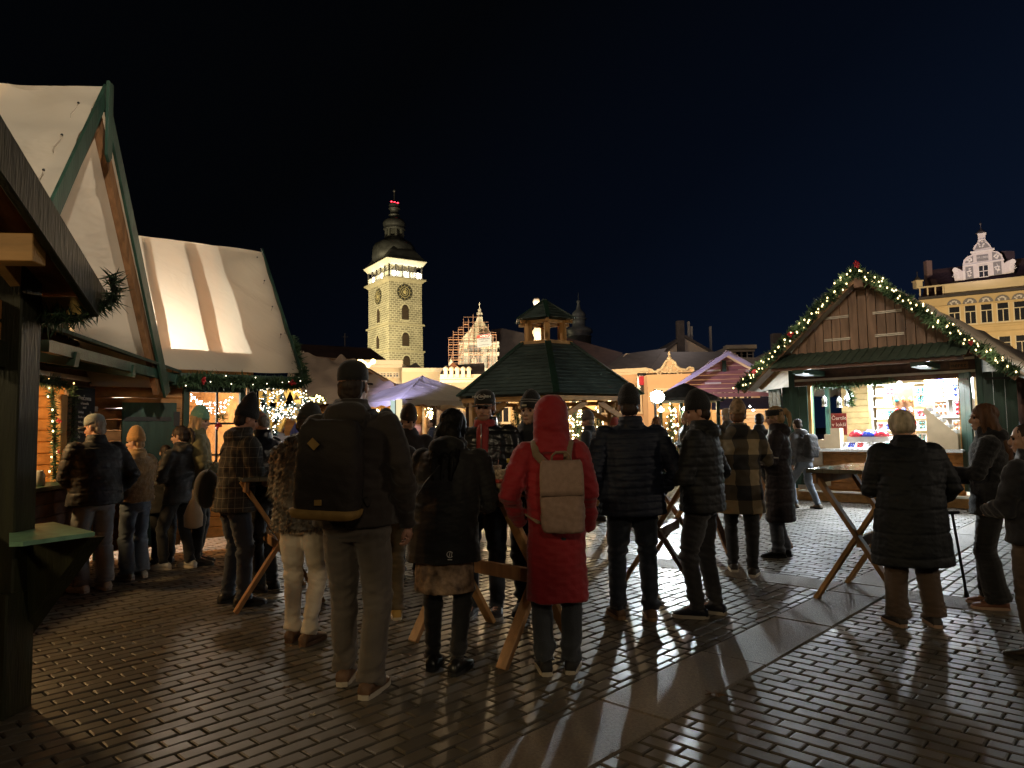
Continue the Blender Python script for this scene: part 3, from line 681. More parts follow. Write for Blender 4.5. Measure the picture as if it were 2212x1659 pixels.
# ================================================================== right stall (glass and ornament stall)
RS0 = V((5.73, 14.5, 0)); RS1 = V((8.12, 12.3, 0)); rsd = (RS1 - RS0); W3 = rsd.length
F3 = Frame(RS0, math.atan2(rsd.y, rsd.x))
st = thing('market_stall', 'brown market stall selling glass ornaments, gable edged with a lit garland, bright white inside', 'market stall', F3(W3 / 2, 1, 0))
OX, EZ3, RZ3, OY = .65, 2.25, 4.27, -.9
cx3 = W3 / 2
def sl3(x): return RZ3 - (RZ3 - EZ3) * abs(x - cx3) / (cx3 + OX)
DB3 = 4.3
tarp = canvas('stall_tarp', (.6, .49, .36), .12)
for s_ in (-1, 1):
    ex = cx3 + s_ * (cx3 + OX)
    a_, b_ = F3(cx3, OY, RZ3), F3(cx3, DB3, RZ3); c_, d_ = F3(ex, DB3, EZ3), F3(ex, OY, EZ3)
    m_ = sheet(F3, a_, b_, c_, d_, 34, 30, .012, 21 + s_) if s_ > 0 else sheet(F3, b_, a_, d_, c_, 34, 30, .012, 21)
    m_.build('canvas_roof', tarp, st, True)
    m_ = MB(); m_.slab(F3(cx3, OY + .04, RZ3 - .05), F3(ex, OY + .04, EZ3 - .05), F3(ex, DB3 - .02, EZ3 - .05), F3(cx3, DB3 - .02, RZ3 - .05), .025 * s_); m_.build('roof_boards', mat('white_roof_boards', (.5, .46, .4), .5, .15, 5), st)
    m_ = MB(); m_.beam(F3(cx3, OY, RZ3 - .07), F3(ex, OY, EZ3 - .07), .035, .11, (0, 0, 1)); m_.build('barge_board', wood('barge_brown', (.2, .11, .06), 'x'), st)
    m_ = MB(); m_.beam(F3(cx3 + s_ * .1, -.3, RZ3 - .22), F3(ex - s_ * .1, -.3, EZ3 + .02), .07, .12, (0, 0, 1)); m_.build('rafter', raft, st)
m_ = MB(); m_.box(F3(cx3, OY + .12, RZ3 - .2), (.16, .3, .22), F3.R); m_.build('ridge_beam', brownx, st, bevel=.005)
GB = -.55
m_ = boards_v(F3, -.42, W3 + .42, GB, 2.86, lambda x: sl3(x) - .1, .158, .03, g=.016); m_.build('gable_boards', brownw, st)
for x, z in ((1.1, 3.5), (2.0, 3.5), (1.12, 3.08), (2.02, 3.08)):
    m_ = MB(); m_.box(F3(x - .02, GB - .012, z), (.48, .02, .018), F3.R); m_.box(F3(x - .02, GB - .012, z + .028), (.48, .02, .018), F3.R); m_.build('sign_rail', pale, st)
m_ = MB(); nn = 44
for i in range(nn):
    x0_, x1_ = .02 + 3.25 * i / nn, .02 + 3.25 * (i + 1) / nn; h_ = .012 if i % 2 else 0
    m_.slab(F3(x0_, -.5, 2.9 + h_), F3(x1_, -.5, 2.9 + h_), F3(x1_, -1.2, 2.58 + h_), F3(x0_, -1.2, 2.58 + h_), .012)
m_.build('awning', mat('green_corrugated', (.03, .048, .036), .6, .3, 12), st)
m_ = MB(); m_.beam(F3(.05, -1.12, 2.56), F3(3.22, -1.12, 2.56), .05, .08); m_.build('awning_rail', brownx, st)
for x in (.55, 2.55):
    m_ = MB(); m_.beam(F3(x, 0, 2.5), F3(x, -1.12, 2.5), .22, .1); m_.build('lamp_housing', greenx, st, bevel=.004)
    m_ = MB(); m_.box(F3(x, -.8, 2.44), (.16, .5, .012), F3.R); m_.build('lamp_tube', emis('tube_glow', (.9, .97, 1), .6), st)
    lamp('AREA', F3(x, -.8, 2.42), 70, COOL, .16, F3(x + .2, -3.2, 0), name='awning_lamp', sizey=.5)
m_ = MB(); m_.box(F3(cx3, .03, 2.57), (W3, .06, .58), F3.R); m_.build('header_board', brownx, st)
for z in (2.39, 2.62):
    m_ = MB(); m_.box(F3(cx3, -.012, z), (W3 - .12, .02, .045), F3.R); m_.build('white_strip', pale, st)
m_ = MB(); m_.box(F3(2.95, -.02, 2.5), (.28, .015, .12), F3.R); np_ = m_.build('name_plate', wood('small_plate', (.22, .11, .05), 'x'), st)
text_on('nerez', .1, F3(2.95, -.03, 2.5), F3.x, (0, 0, 1), mat('plate_black', (.02, .015, .01)), np_)
for x in (-.0, W3):
    m_ = MB(); m_.box(F3(x, 0, 1.3), (.1, .12, 2.6), F3.R); m_.build('corner_post', green, st, bevel=.005)
m_ = MB(); m_.box(F3(cx3, -.02, .11), (W3 + .05, .14, .22), F3.R); m_.build('sill_beam', honeyx, st, bevel=.005)
m_ = MB(); m_.box(F3(cx3, -.12, .2), (W3 - .3, .35, .03), F3.R); m_.build('step_board', pale, st)
m_ = logwall(F3, .35, W3 - .3, -.0, .22, 1.0, .14); m_.build('counter_wall', orange, st)
m_ = MB(); m_.box(F3(.3, -.02, .6), (.5, .03, .76), F3.R); m_.build('white_panel', mat('grubby_white', (.6, .52, .42), .6), st)
for x in (.34, W3 - .3):
    m_ = MB(); m_.box(F3(x, .01, 1.6), (.06, .07, 1.36), F3.R); m_.build('jamb', honey, st)
m_ = MB(); m_.box(F3(cx3, -.12, 1.01), (W3 - .5, .5, .03), F3.R); m_.build('counter_top', mat('white_counter', (.8, .78, .74), .35, .05), st, bevel=.004)
m_ = MB(); m_.box(F3(cx3, -.365, 1.0), (W3 - .5, .012, .05), F3.R); m_.build('counter_trim', mat('foil_trim', (.7, .68, .64), .3, .3, 90, .5, 60), st)
# shutters folded back
def shutter(x, y, ang, w_, z0, z1, nm='shutter'):
    R = Matrix.Rotation(F3.a + ang, 3, 'Z'); c = F3(x, y, 0) + R @ V((w_ / 2, 0, 0))
    b = MB(); n_ = max(2, int(w_ / .14))
    for i in range(n_): b.box(F3(x, y, (z0 + z1) / 2) + R @ V((w_ * (i + .5) / n_, 0, 0)), (w_ / n_ - .004, .03, z1 - z0), R)
    o = b.build(nm, green, st, bevel=.003)
    b = MB(); b.box(F3(x, y, z1 - .12) + R @ V((w_ * .5, -.02, 0)), (w_ * .8, .012, .04), R); b.box(F3(x, y, z0 + .25) + R @ V((w_ * .5, -.02, 0)), (w_ * .8, .012, .04), R); b.build('hinge', black, o)
shutter(.32, -.06, rad(176), .52, .3, 2.27); shutter(-.2, -.1, rad(140), .5, .32, 2.25)
shutter(W3 - .29, -.08, rad(-58), .42, .3, 2.35); shutter(W3 + .02, -.02, rad(12), .5, .3, 2.36)
# interior: side and back walls, posts, floor, ceiling boards
inw = mat('inside_wall', (.55, .42, .25), .5, .2, 6)
m_ = logwall(Frame(F3(0.02, .06, 0), F3.a + math.pi / 2), .0, 2.9, 0, .1, 1.05, .14); m_.build('side_wall', inw, st)
for y in (.9, 1.0): m_ = MB(); m_.box(F3(.04, y * 1.0 + (.9 if y > .95 else 0), 1.6), (.08, .1, 2.0), F3.R); m_.build('side_post', green, st)
m_ = MB(); z = .1
R3 = Matrix.Rotation(F3.a + math.pi / 2, 3, 'Z')
m_ = logwall(Frame(F3(W3 - .02 + .06, .06, 0), F3.a + math.pi / 2), .0, 2.9, 0, .1, 2.75, .14); m_.build('side_wall', mat('side_wall_logs', (.45, .4, .33), .5, .2, 6), st)
m_ = logwall(Frame(F3(0, 2.95, 0), F3.a), 0, W3, 0, .1, 2.6, .14); m_.build('back_wall', mat('inside_back', (.5, .36, .16), .5), st)
m_ = MB(); m_.box(F3(cx3, 1.5, .08), (W3 - .1, 2.8, .04), F3.R); m_.build('stall_floor', pale, st)
m_ = MB(); m_.box(F3(cx3, 1.55, 2.62), (W3 - .1, 2.7, .03), F3.R); m_.build('ceiling_boards', inw, st)
for x, y in ((1.12, 1.35), (2.25, .95), (2.62, 1.8)):
    m_ = MB(); m_.box(F3(x, y, 1.35), (.12, .12, 2.5), F3.R); m_.build('post', honey, st, bevel=.004)
for x in (.8, 1.7, 2.6):
    o = lamp('AREA', F3(x, .75, 2.58), 175, COOL, .5, F3(x, .75, 0), name='stall_lamp')
lamp('POINT', F3(.95, .5, 2.05), 14, COOL, .04, name='stall_bulb')
bl_ = MB(); bl_.ell(F3(.95, .5, 2.05), (.06, .06, .05)); solo(bl_, 'lamp_bulb', emis('stall_bulb_glow', (.9, 1, 1), 30), 'bare white bulb glowing beside the hanging lanterns in the stall', 'lamp', smooth=True)
# shelves and goods
sh = thing('display_shelf', 'white display shelves packed with glass ornament boxes inside the bright stall', 'shelf', F3(1.65, 1.3, .1))
wsh = mat('shelf_white', (.75, .72, .66), .5, .05)
rows = (1.14, 1.36, 1.6, 1.84, 2.06, 2.28)
for z in rows: m_ = MB(); m_.box(F3(1.68, 1.25, z), (1.0, .26, .016), F3.R); m_.build('shelf_board', wsh, sh)
for x in (1.17, 1.68, 2.19): m_ = MB(); m_.box(F3(x, 1.27, 1.25), (.02, .26, 2.2), F3.R); m_.build('upright', wsh, sh)
sh2 = thing('display_shelf', 'narrow shelves on the right of the stall with boxed baubles', 'shelf', F3(2.62, 1.2, .1))
for z in (1.3, 1.6, 1.95): m_ = MB(); m_.box(F3(2.62, 1.15, z), (.62, .22, .016), F3.R); m_.build('shelf_board', wsh, sh2)
m_ = MB(); m_.box(F3(2.62, 1.27, 1.25), (.64, .02, 2.3), F3.R); m_.build('back_panel', wsh, sh2)
gcol = [mat('orn_' + n, c, .18, .3, 60, spec=.8) for n, c in (('red', (.6, .03, .05)), ('blue', (.03, .06, .5)), ('white', (.85, .85, .85)), ('gold', (.7, .42, .12)), ('teal', (.05, .3, .3)), ('copper', (.4, .14, .06)), ('pink', (.7, .3, .4)))]
boxw = mat('gift_box_white', (.85, .83, .8), .5, .06)
kinds = ('red', 'blue', 'white', 'gold', 'teal', 'copper', 'pink')
rb = random.Random(77)
PL = {0: 'lowest', 1: 'second', 2: 'third', 3: 'fourth', 4: 'top'}
def orn_box(c, w_, h_, nx, nz, ci, label, tilt=0.0, dpt=.05):
    R = F3.R @ Matrix.Rotation(tilt, 3, 'X'); rt = thing('ornament_box', label, 'gift box', c, 0, 'ornament boxes on show in the stall')
    b = MB(); b.box(c + R @ V((0, dpt / 2, h_ / 2)), (w_, dpt * .5, h_), R)
    for sx in (-1, 1): b.box(c + R @ V((sx * (w_ / 2 - .006), 0, h_ / 2)), (.012, dpt, h_), R)
    for sz in (.006, h_ - .006): b.box(c + R @ V((0, 0, sz)), (w_ - .024, dpt, .012), R)
    b.build('carton', boxw, rt)
    b = MB(); s = min((w_ - .03) / nx, (h_ - .03) / nz)
    for i in range(nx):
        for k in range(nz): b.ell(c + R @ V(((i - (nx - 1) / 2) * (w_ - .03) / nx, -.005, h_ / 2 + (k - (nz - 1) / 2) * (h_ - .03) / nz)), (s * .42, s * .42, s * .42), None, 8, 6)
    b.build('baubles', gcol[ci], rt, True)
    return rt
PX = ['far left', 'left', 'left of centre', 'centre', 'right of centre', 'right', 'far right']
for ri, z in enumerate(rows[:5]):
    n_ = 6 if ri in (1, 3) else 5
    for k in range(n_):
        x = 1.24 + .9 * (k + .5) / n_
        if rb.random() < .08: continue
        w_ = .9 / n_ - .018; h_ = rb.uniform(.13, .19); ci = rb.choice((0, 1, 2, 2, 2, 3, 4)); nx, nz = rb.choice(((2, 2), (3, 1), (3, 2), (2, 3)))
        orn_box(F3(x, 1.17, z + .01), w_, h_, nx, nz, ci, 'white box of %s glass baubles, %s from the left on the %s shelf' % (kinds[ci], ORD[k], PL[ri]))
for j, (x, z, w_, h_, nx, nz, ci) in enumerate(((2.42, 1.96, .26, .26, 2, 3, 2), (2.72, 1.96, .22, .26, 2, 2, 1), (2.42, 2.24, .22, .12, 3, 1, 1), (2.72, 2.24, .22, .12, 3, 1, 3), (2.42, 1.61, .24, .3, 3, 2, 5), (2.74, 1.61, .22, .3, 2, 3, 0), (2.42, 1.31, .2, .22, 2, 2, 2), (2.7, 1.31, .2, .22, 2, 2, 5))):
    orn_box(F3(x, 1.06, z + .01), w_, h_, nx, nz, ci, '%s box of %s baubles, %s column of the narrow right shelves' % (('upper', 'upper', 'highest', 'highest', 'middle', 'middle', 'lowest', 'lowest')[j], kinds[ci], 'left' if x < 2.5 else 'right'))
# counter goods: trays of small glass pieces
for k in range(7):
    x = .95 + .165 * k; ci = [2, 1, 0, 2, 3, 4, 2][k]
    orn_box(F3(x, -.12, 1.03), .155, .16, 3, 3, ci, 'tilted tray of %s glass pieces, %s from the left on the counter' % (kinds[ci], ORD[k]), rad(-48), .04)
for k, (x, ci) in enumerate(((1.15, 0), (1.6, 0), (1.38, 1))):
    g_ = MB(); c = F3(x, .15, 1.25)
    g_.lathe(c, [(.13, 0), (.14, .03), (.1, .09), (.03, .13), (.001, .135)], 16); solo(g_, 'glass_dish', gcol[ci], '%s glass dome dish standing behind the counter trays, %s' % (kinds[ci], ('left one', 'right one', 'middle one')[k]), 'dish', smooth=True)
    g_ = MB(); g_.box(F3(x, .15, 1.14), (.3, .2, .22), F3.R); solo(g_, 'display_block', boxw, 'white block under the %s glass dish' % ('left', 'right', 'middle')[k], 'block')
# brown board with hanging ornaments
ob = thing('ornament_board', 'tall brown board hung with glass ornaments in front of the shelves', 'board', F3(1.86, .75, 1.03))
m_ = MB(); m_.box(F3(1.86, .75, 1.62), (.36, .02, 1.15), F3.R); m_.build('board', mat('kraft_board', (.38, .2, .09), .7), ob, bevel=.01)
for k in range(12):
    g_ = MB(); c = F3(1.74 + .12 * (k % 3), .715, 1.95 - .2 * (k // 3)); g_.ell(c, (.04, .03, .05), None, 10, 7); g_.tube([c, c + V((0, 0, .08))], .003, 4); g_.build('ornament', gcol[[4, 5, 3, 0, 1, 2, 6, 0, 3, 2, 4, 1][k]], ob, True)
# hanging lanterns
for k, x in enumerate((.52, .78, .9)):
    c = F3(x, .3 + .08 * k, 1.86 - .03 * (k % 2)); L = thing('hanging_lantern', ['white house lantern hanging at the left end of the stall opening', 'bright white lantern hanging second from the left in the stall', 'white lantern hanging nearest the bare bulb in the stall'][k], 'lantern', c, 0, 'lanterns hanging in the stall')
    g_ = MB(); g_.lathe(c, [(.055, 0), (.055, .02), (.05, .02), (.05, .13), (.06, .135), (.035, .19), (.008, .2), (.008, .24)], 6); g_.build('body', mat('lantern_white', (.85, .9, .9), .4, .05), L)
    g_ = MB(); 
    for a in range(6): t = 2 * math.pi * (a + .5) / 6; g_.box(c + V((math.cos(t) * .046, math.sin(t) * .046, .075)), (.004, .03, .06), Matrix.Rotation(t, 3, 'Z'))
    g_.build('window', black, L)
    g_ = MB(); g_.tube([c + V((0, 0, .24)), c + V((0, 0, .7))], .003, 4); g_.build('string', black, L)
# red sign
sg = thing('price_sign', 'dark red sign with white lettering on the left side of the stall', 'sign', F3(.72, .5, 1.3))
m_ = MB(); m_.box(F3(.72, .5, 1.5), (.3, .015, .44), F3.R); m_.build('panel', mat('sign_red', (.16, .02, .018), .5), sg)
wht = mat('white_lettering', (.85, .83, .8), .6, .03)
text_on('Čertík', .105, F3(.72, .488, 1.62), F3.x, (0, 0, 1), wht, sg); text_on('v lokši', .105, F3(.72, .488, 1.49), F3.x, (0, 0, 1), wht, sg)
for i in range(3): text_on('plněný povidly a mákem'[i * 5: i * 5 + 10], .03, F3(.72, .488, 1.4 - .035 * i), F3.x, (0, 0, 1), wht, sg)
# stepped kraft display at left, slanted display right, boxes under
kraft = mat('kraft_display', (.5, .38, .24), .7, .1)
m_ = MB(); prof = [(.42, 1.03), (.95, 1.03), (.95, 1.42), (.78, 1.42), (.78, 1.3), (.66, 1.3), (.66, 1.2), (.54, 1.2), (.54, 1.12), (.42, 1.12)]
m_.prism([F3(x, -.2, z) for x, z in prof], F3.y * .22); solo(m_, 'step_display', kraft, 'stepped kraft cardboard display at the left end of the white counter', 'display')
m_ = MB(); prof = [(2.45, 1.03), (2.92, 1.03), (2.92, 1.28), (2.45, 1.75), (2.38, 1.72), (2.45, 1.6)]
m_.prism([F3(x, -.25, z) for x, z in prof], F3.y * .35); o_ = solo(m_, 'slanted_display', kraft, 'slanted cardboard display with jewellery cards at the right of the counter', 'display')
m_ = MB()
for i in range(5):
    for k in range(3): a = F3(2.88 - .1 * i, -.2 + .1 * k, 1.335 + .1 * i); m_.box(a, (.06, .06, .06), F3.R)
m_.build('jewellery_cards', gcol[2], o_)
g_ = MB(); c = F3(2.28, -.1, 1.03); g_.lathe(c, [(.05, 0), (.06, .06), (.04, .09), (.001, .09)], 10); o_ = solo(g_, 'flower_pot', gcol[2], 'small white pot with a red poinsettia on the counter', 'flower pot')
bow_mesh(c + V((0, 0, .15)), .07, random.Random(4)).build('flower', redm, o_, True)
m_ = MB(); m_.box(F3(.55, -.06, .5), (.3, .02, .4), F3.R); ps = solo(m_, 'paper_notice', mat('notice_paper', (.45, .36, .25), .7), 'paper notice with opening hours on the stall front below the counter', 'notice')
for i, ln in enumerate(('OTEVŘENO', 'DENNĚ', '10 - 20')): text_on(ln, .06, F3(.55, -.074, .62 - .1 * i), F3.x, (0, 0, 1), chalk if False else mat('plate_black', (.02, .015, .01)), ps)
# lamp tree of fir inside the opening
garland('fir_garland', 'fresh green fir branches hanging along the top left of the stall opening', [F3(.45, -.02, 2.26), F3(1.1, .0, 2.25), F3(1.9, .02, 2.3)], .09, 0, seed=31, per=26, m=needle_l, wid=.007)
garland('fir_garland', 'fresh fir branch drooping down inside the stall opening', [F3(1.02, .1, 2.26), F3(1.08, .12, 2.05), F3(1.1, .12, 1.85)], .09, 0, seed=32, per=26, m=needle_l, wid=.007)
# garland with lights round the gable
gp = []
for k in range(13): t = k / 12; x = -OX - .05 + (cx3 + OX + .05) * t; gp.append(F3(x, OY - .09, sl3(max(x, -OX)) + .02 - .035 * math.sin(k * 2.1)))
gq = []
for k in range(13): t = k / 12; x = cx3 + (cx3 + OX) * t; gq.append(F3(x, OY - .09, sl3(x) + .01 - .04 * math.sin(k * 2.4)))
garland('fir_garland', 'lit fir garland on the left slope of the stall gable with two red poinsettias', gp, .115, 66, seed=41, per=50, wid=.011, brad=.0135, bows=[tuple(F3(.42, OY - .2, sl3(.42))) + (.08,), tuple(F3(-.33, OY - .2, sl3(-.33))) + (.08,)])
garland('fir_garland', 'lit fir garland on the right slope of the stall gable, poinsettia at its peak', gq, .115, 66, seed=42, per=50, wid=.011, brad=.0135, bows=[tuple(F3(cx3 + .02, OY - .2, RZ3 + .08)) + (.09,), tuple(F3(3.3, OY - .16, sl3(3.3))) + (.07,)])
for x in (-.2, .6, 1.4, 2.1, 2.9, 3.6): lamp('POINT', F3(x, OY - .3, sl3(min(max(x, -.6), 3.8)) + .05), 2.4, (1, .8, .48), .1, name='garland_glow')
# neighbouring stall at the right edge
F4 = Frame(F3(W3 + 1.0, 1.6, 0), F3.a)
s4 = thing('market_stall', 'edge of a green market stall with a bright window at the far right', 'market stall', F4(1, 1, 0))
m_ = MB(); m_.box(F4(.02, 0, 1.25), (.1, .1, 2.5), F4.R); m_.build('corner_post', green, s4)
m_ = logwall(F4, 0, 2.6, .0, .1, 1.0, .14); m_.build('counter_wall', orange, s4)
m_ = MB(); m_.box(F4(1.3, 0, 2.45), (2.7, .08, .5), F4.R); m_.build('header_board', greenx, s4)
m_ = logwall(Frame(F4(0, 2.2, 0), F4.a), 0, 2.6, 0, .1, 2.6, .14); m_.build('back_wall', mat('green_inside', (.1, .3, .16), .5), s4)
m_ = MB(); m_.prism([F4(-.2, -.2, 2.5), F4(3, -.2, 2.5), F4(3, 2.3, 2.62), F4(-.2, 2.3, 2.62)], (0, 0, .03)); m_.build('roof', tarp, s4)
lamp('POINT', F3(W3 + .62, .7, 2.2), 16, COOL, .06, name='stall_lamp')
s7 = thing('market_hut', 'row of hut roofs under brown tarpaulin continuing behind the ornament stall', 'market hut', F3(cx3, 8, 0))
for s_ in (-1, 1):
    ex = cx3 + s_ * (cx3 + OX); a_, b_ = F3(cx3, 4.4, RZ3 - .02), F3(cx3, 17, RZ3 - .02); c_, d_ = F3(ex, 17, EZ3), F3(ex, 4.4, EZ3)
    m_ = sheet(F3, a_, b_, c_, d_, 60, 16, .02, 91) if s_ > 0 else sheet(F3, b_, a_, d_, c_, 60, 16, .02, 92); m_.build('tarp_roof', tarp, s7, True)
m_ = MB(); m_.prism([F3(.1, 4.6, 0), F3(W3 - .1, 4.6, 0), F3(W3 - .1, 4.6, 2.7), F3(cx3, 4.6, RZ3 - .2), F3(.1, 4.6, 2.7)], F3.y * .05); m_.build('end_wall', brownw, s7)
m_ = MB(); m_.prism([F3(.1, 16.8, 0), F3(W3 - .1, 16.8, 0), F3(W3 - .1, 16.8, 2.7), F3(cx3, 16.8, RZ3 - .2), F3(.1, 16.8, 2.7)], F3.y * .05); m_.build('end_wall', brownw, s7)
for x in (.1, W3 - .1): m_ = MB(); m_.beam(F3(x, 4.7, 1.2), F3(x, 16.7, 1.2), .06, 2.4); m_.build('side_wall', brownx, s7)
lamp('POINT', F4(.9, 1.0, 2.3), 120, COOL, .1, name='stall_lamp')
# ================================================================== gazebo with shingled roof
GC = P(1180, 857, 15.1); GC.z = 0; GR = 2.1; ez, tz = 2.12, 3.24
gz = thing('gazebo', 'hexagonal wooden gazebo with green board roof and small open lantern turret', 'gazebo', GC)
front = (P(1202, 851, 13) - GC); ph0 = math.atan2(front.y, front.x)
def hexp(r, z, k): t = ph0 + k * math.pi / 3; return GC + V((r * math.cos(t), r * math.sin(t), z))
groof = wood('green_roof_boards', (.06, .086, .08), 'x', .5, .3, .3)
for k in range(6):
    a, b = hexp(GR, ez, k), hexp(GR, ez, k + 1); c, d = hexp(.6, tz, k + 1), hexp(.6, tz, k)
    m_ = MB(); n_ = 15; nn_ = ((b - a).cross(d - a)).normalized()
    for i in range(n_):
        t0, t1 = i / n_, (i + 1.12) / n_
        m_.slab(a.lerp(d, t0) + nn_ * .03, b.lerp(c, t0) + nn_ * .03, b.lerp(c, min(t1, 1)) + nn_ * .008, a.lerp(d, min(t1, 1)) + nn_ * .008, .016)
    m_.build('roof_face', groof, gz)
    m_ = MB(); m_.beam(hexp(GR + .03, ez + .035, k), hexp(.6, tz + .05, k), .13, .035); m_.build('hip_board', green, gz, bevel=.003)
    m_ = MB(); m_.beam(hexp(GR - .1, ez - .06, k), hexp(GR - .1, ez - .06, k + 1), .06, .09); m_.build('eave_beam', honeyx, gz, bevel=.004)
    m_ = MB(); p_ = hexp(GR - .32, 0, k); m_.box(p_ + V((0, 0, (ez - .08) / 2)), (.13, .13, ez - .08), Matrix.Rotation(ph0 + k * math.pi / 3, 3, 'Z')); m_.build('post', honey, gz, bevel=.005)
    q_ = hexp(GR - .32, 0, k + 1)
    for s0_, s1_ in ((p_, q_), (q_, p_)):
        m_ = MB(); m_.beam(s0_ + V((0, 0, 1.62)), s0_.lerp(s1_, .42) + V((0, 0, ez - .12)), .06, .11); m_.build('brace', honeyx, gz, bevel=.004)
    m_ = MB(); m_.beam(hexp(.6, tz + .03, k), hexp(.6, tz + .03, k + 1), .06, .1); m_.build('turret_sill', honeyx, gz, bevel=.003)
    m_ = MB(); m_.box(hexp(.42, tz + .28, k), (.11, .11, .5), Matrix.Rotation(ph0 + k * math.pi / 3, 3, 'Z')); m_.build('turret_post', honey, gz, bevel=.004)
    m_ = MB(); m_.beam(hexp(.42, tz + .5, k), hexp(.42, tz + .5, k + 1), .08, .07); m_.beam(hexp(.1, tz + .5, k), hexp(.62, tz + .5, k), .06, .07); m_.build('turret_plate', honeyx, gz, bevel=.003)
    a, b, c = hexp(.68, tz + .53, k), hexp(.68, tz + .53, k + 1), GC + V((0, 0, tz + .99))
    m_ = MB(); nn_ = ((b - a).cross(c - a)).normalized()
    for i in range(6):
        t0, t1 = i / 6, min((i + 1.12) / 6, .985)
        m_.slab(a.lerp(c, t0) + nn_ * .025, b.lerp(c, t0) + nn_ * .025, b.lerp(c, t1) + nn_ * .006, a.lerp(c, t1) + nn_ * .006, .014)
    m_.build('turret_roof', groof, gz)
    m_ = MB(); m_.beam(hexp(.7, tz + .56, k), GC + V((0, 0, tz + 1.02)), .09, .03); m_.build('hip_board', green, gz)
    if k % 2 == 0:
        m_ = MB(); m_.beam(hexp(GR - .4, .95, k), hexp(GR - .4, .95, k + 1), .2, .05); m_.build('leaning_rail', honeyx, gz)
# ================================================================== standing tables
def stand_table(label, c, rz, L=1.15, Wd=.68, H=1.1, top_m=None, proto=None):
    if proto is not None:
        o = copy_tree(proto, None, V((c.x, c.y, 0)), rz, label); return o
    t = thing('standing_table', label, 'table', V((c.x, c.y, 0)), rz, 'wooden standing tables between the stalls')
    m = MB()
    for i in range(5): m.box((0, -Wd / 2 + Wd * (i + .5) / 5, H - .017), (L, Wd / 5 - .003, .034))
    m.build('table_top', top_m or wet_top, t, local=True, bevel=.004)
    m = MB(); m.box((0, -Wd / 2 + .05, H - .08), (L - .1, .03, .09)); m.box((0, Wd / 2 - .05, H - .08), (L - .1, .03, .09)); m.build('apron', leg_m, t, local=True, bevel=.003)
    for sx in (-1, 1):
        x = sx * (L / 2 - .14)
        m = MB(); m.beam((x, -Wd / 2 - .02, 0), (x, Wd / 2 - .02, H - .04), .035, .085, (1, 0, 0)); m.build('leg', leg_m, t, local=True, bevel=.004)
        m = MB(); m.beam((x - sx * .04, Wd / 2 + .02, 0), (x - sx * .04, -Wd / 2 + .02, H - .04), .035, .085, (1, 0, 0)); m.build('leg', leg_l, t, local=True, bevel=.004)
        m = MB(); m.tube([(x + .04, 0, H * .5), (x - sx * .08 - .02, 0, H * .5)], .012, 8); m.build('bolt', black, t, local=True)
    m = MB(); m.box((0, 0, H * .5 - .05), (L - .36, .04, .09)); m.build('stretcher', leg_m, t, local=True, bevel=.003)
    return t
wet_top = mat('wet_table_top', (.16, .15, .12), .12, .5, 5, .15, 30, spec=.7)
leg_m = wood('table_leg_wood', (.36, .2, .1), 'z', .5, .3, .2); leg_l = wood('table_leg_light', (.55, .31, .13), 'z', .5, .3, .2)
TB = G(1835, 1290)
t1 = stand_table('standing table with a wet shining top beside the old woman with the cane', V((3.1, 6.2, 0)), rad(47))
for lab, px, py, rz in (('standing table with paper cups between the woman in the skirt and the red coat', 0, 0, rad(-44)),
                        ('dark standing table on the left between the plaid jacket and the fur jacket', 588, 1290, rad(-62)),
                        ('standing table between the navy jacket man and the man in the black beanie', 1447, 1255, rad(64)),
                        ('standing table behind, between the check jacket and the woman with the headband', 1600, 1180, rad(20)),
                        ('standing table half hidden behind the red coat and the navy jacket', 1265, 1170, rad(5))):
    stand_table(lab, G(px, py) if px else V((-.15, 5.0, 0)), rz, proto=t1)

# ================================================================== middle distance stalls
# floodlight on a pole beside the brown stall
fl_p = P(1420, 857, 17.5)
fld = thing('floodlight', 'dazzling white floodlight on a thin pole over the stalls', 'floodlight', V((fl_p.x, fl_p.y, 0)))
m_ = MB(); m_.tube([V((fl_p.x, fl_p.y + .3, 0)), V((fl_p.x, fl_p.y + .3, fl_p.z + .2))], .03, 6); m_.build('pole', black, fld)
m_ = MB(); m_.box(fl_p + V((0, .12, 0)), (.3, .14, .24)); m_.build('housing', black, fld)
m_ = MB(); m_.ell(fl_p, (.17, .06, .15)); m_.build('lens', emis('flood_glow', (.93, 1, .98), 60), fld, True)
lamp('SPOT', fl_p + V((0, -.15, 0)), 1100, (.86, .97, 1), .07, (1.0, 6, 1.0), 62, name='flood_lamp', blend=.5)
# pinkish log stall with purple lit tarp edge
F5 = Frame(P(1450, 930, 25.5), rad(-12)); F5.o.z = 0
s5 = thing('market_stall', 'reddish log stall with crumpled tarp over its gable, lit purple', 'market stall', F5(2, 2, 0))
ap = P(1570, 763, 25.0); lw = P(1433, 858, 26); rz_, ez_ = ap.z, 2.45
c5 = (ap - F5.o).dot(F5.x); HW5 = 2.65
def sl5(x): return rz_ - (rz_ - ez_) * abs(x - c5) / HW5
red_log = mat('red_logs', (.34, .15, .13), .5, .2, 5, stretch=(.3, 1, 1))
m_ = MB(); z = 2.55
while z < rz_ - .2:
    h = .16; xl = c5 - HW5 * (rz_ - .12 - z) / (rz_ - ez_); xr = c5 + HW5 * (rz_ - .12 - z) / (rz_ - ez_)
    xl2 = c5 - HW5 * (rz_ - .12 - z - h) / (rz_ - ez_); xr2 = c5 + HW5 * (rz_ - .12 - z - h) / (rz_ - ez_)
    m_.prism([F5(xl, 0, z), F5(xr, 0, z), F5(max(xr2, c5), .03, z + h - .012), F5(min(xl2, c5), .03, z + h - .012)], F5.y * .05); z += h
m_.build('gable_wall', red_log, s5)
tp = canvas('white_tarp', (.55, .5, .62), .2)
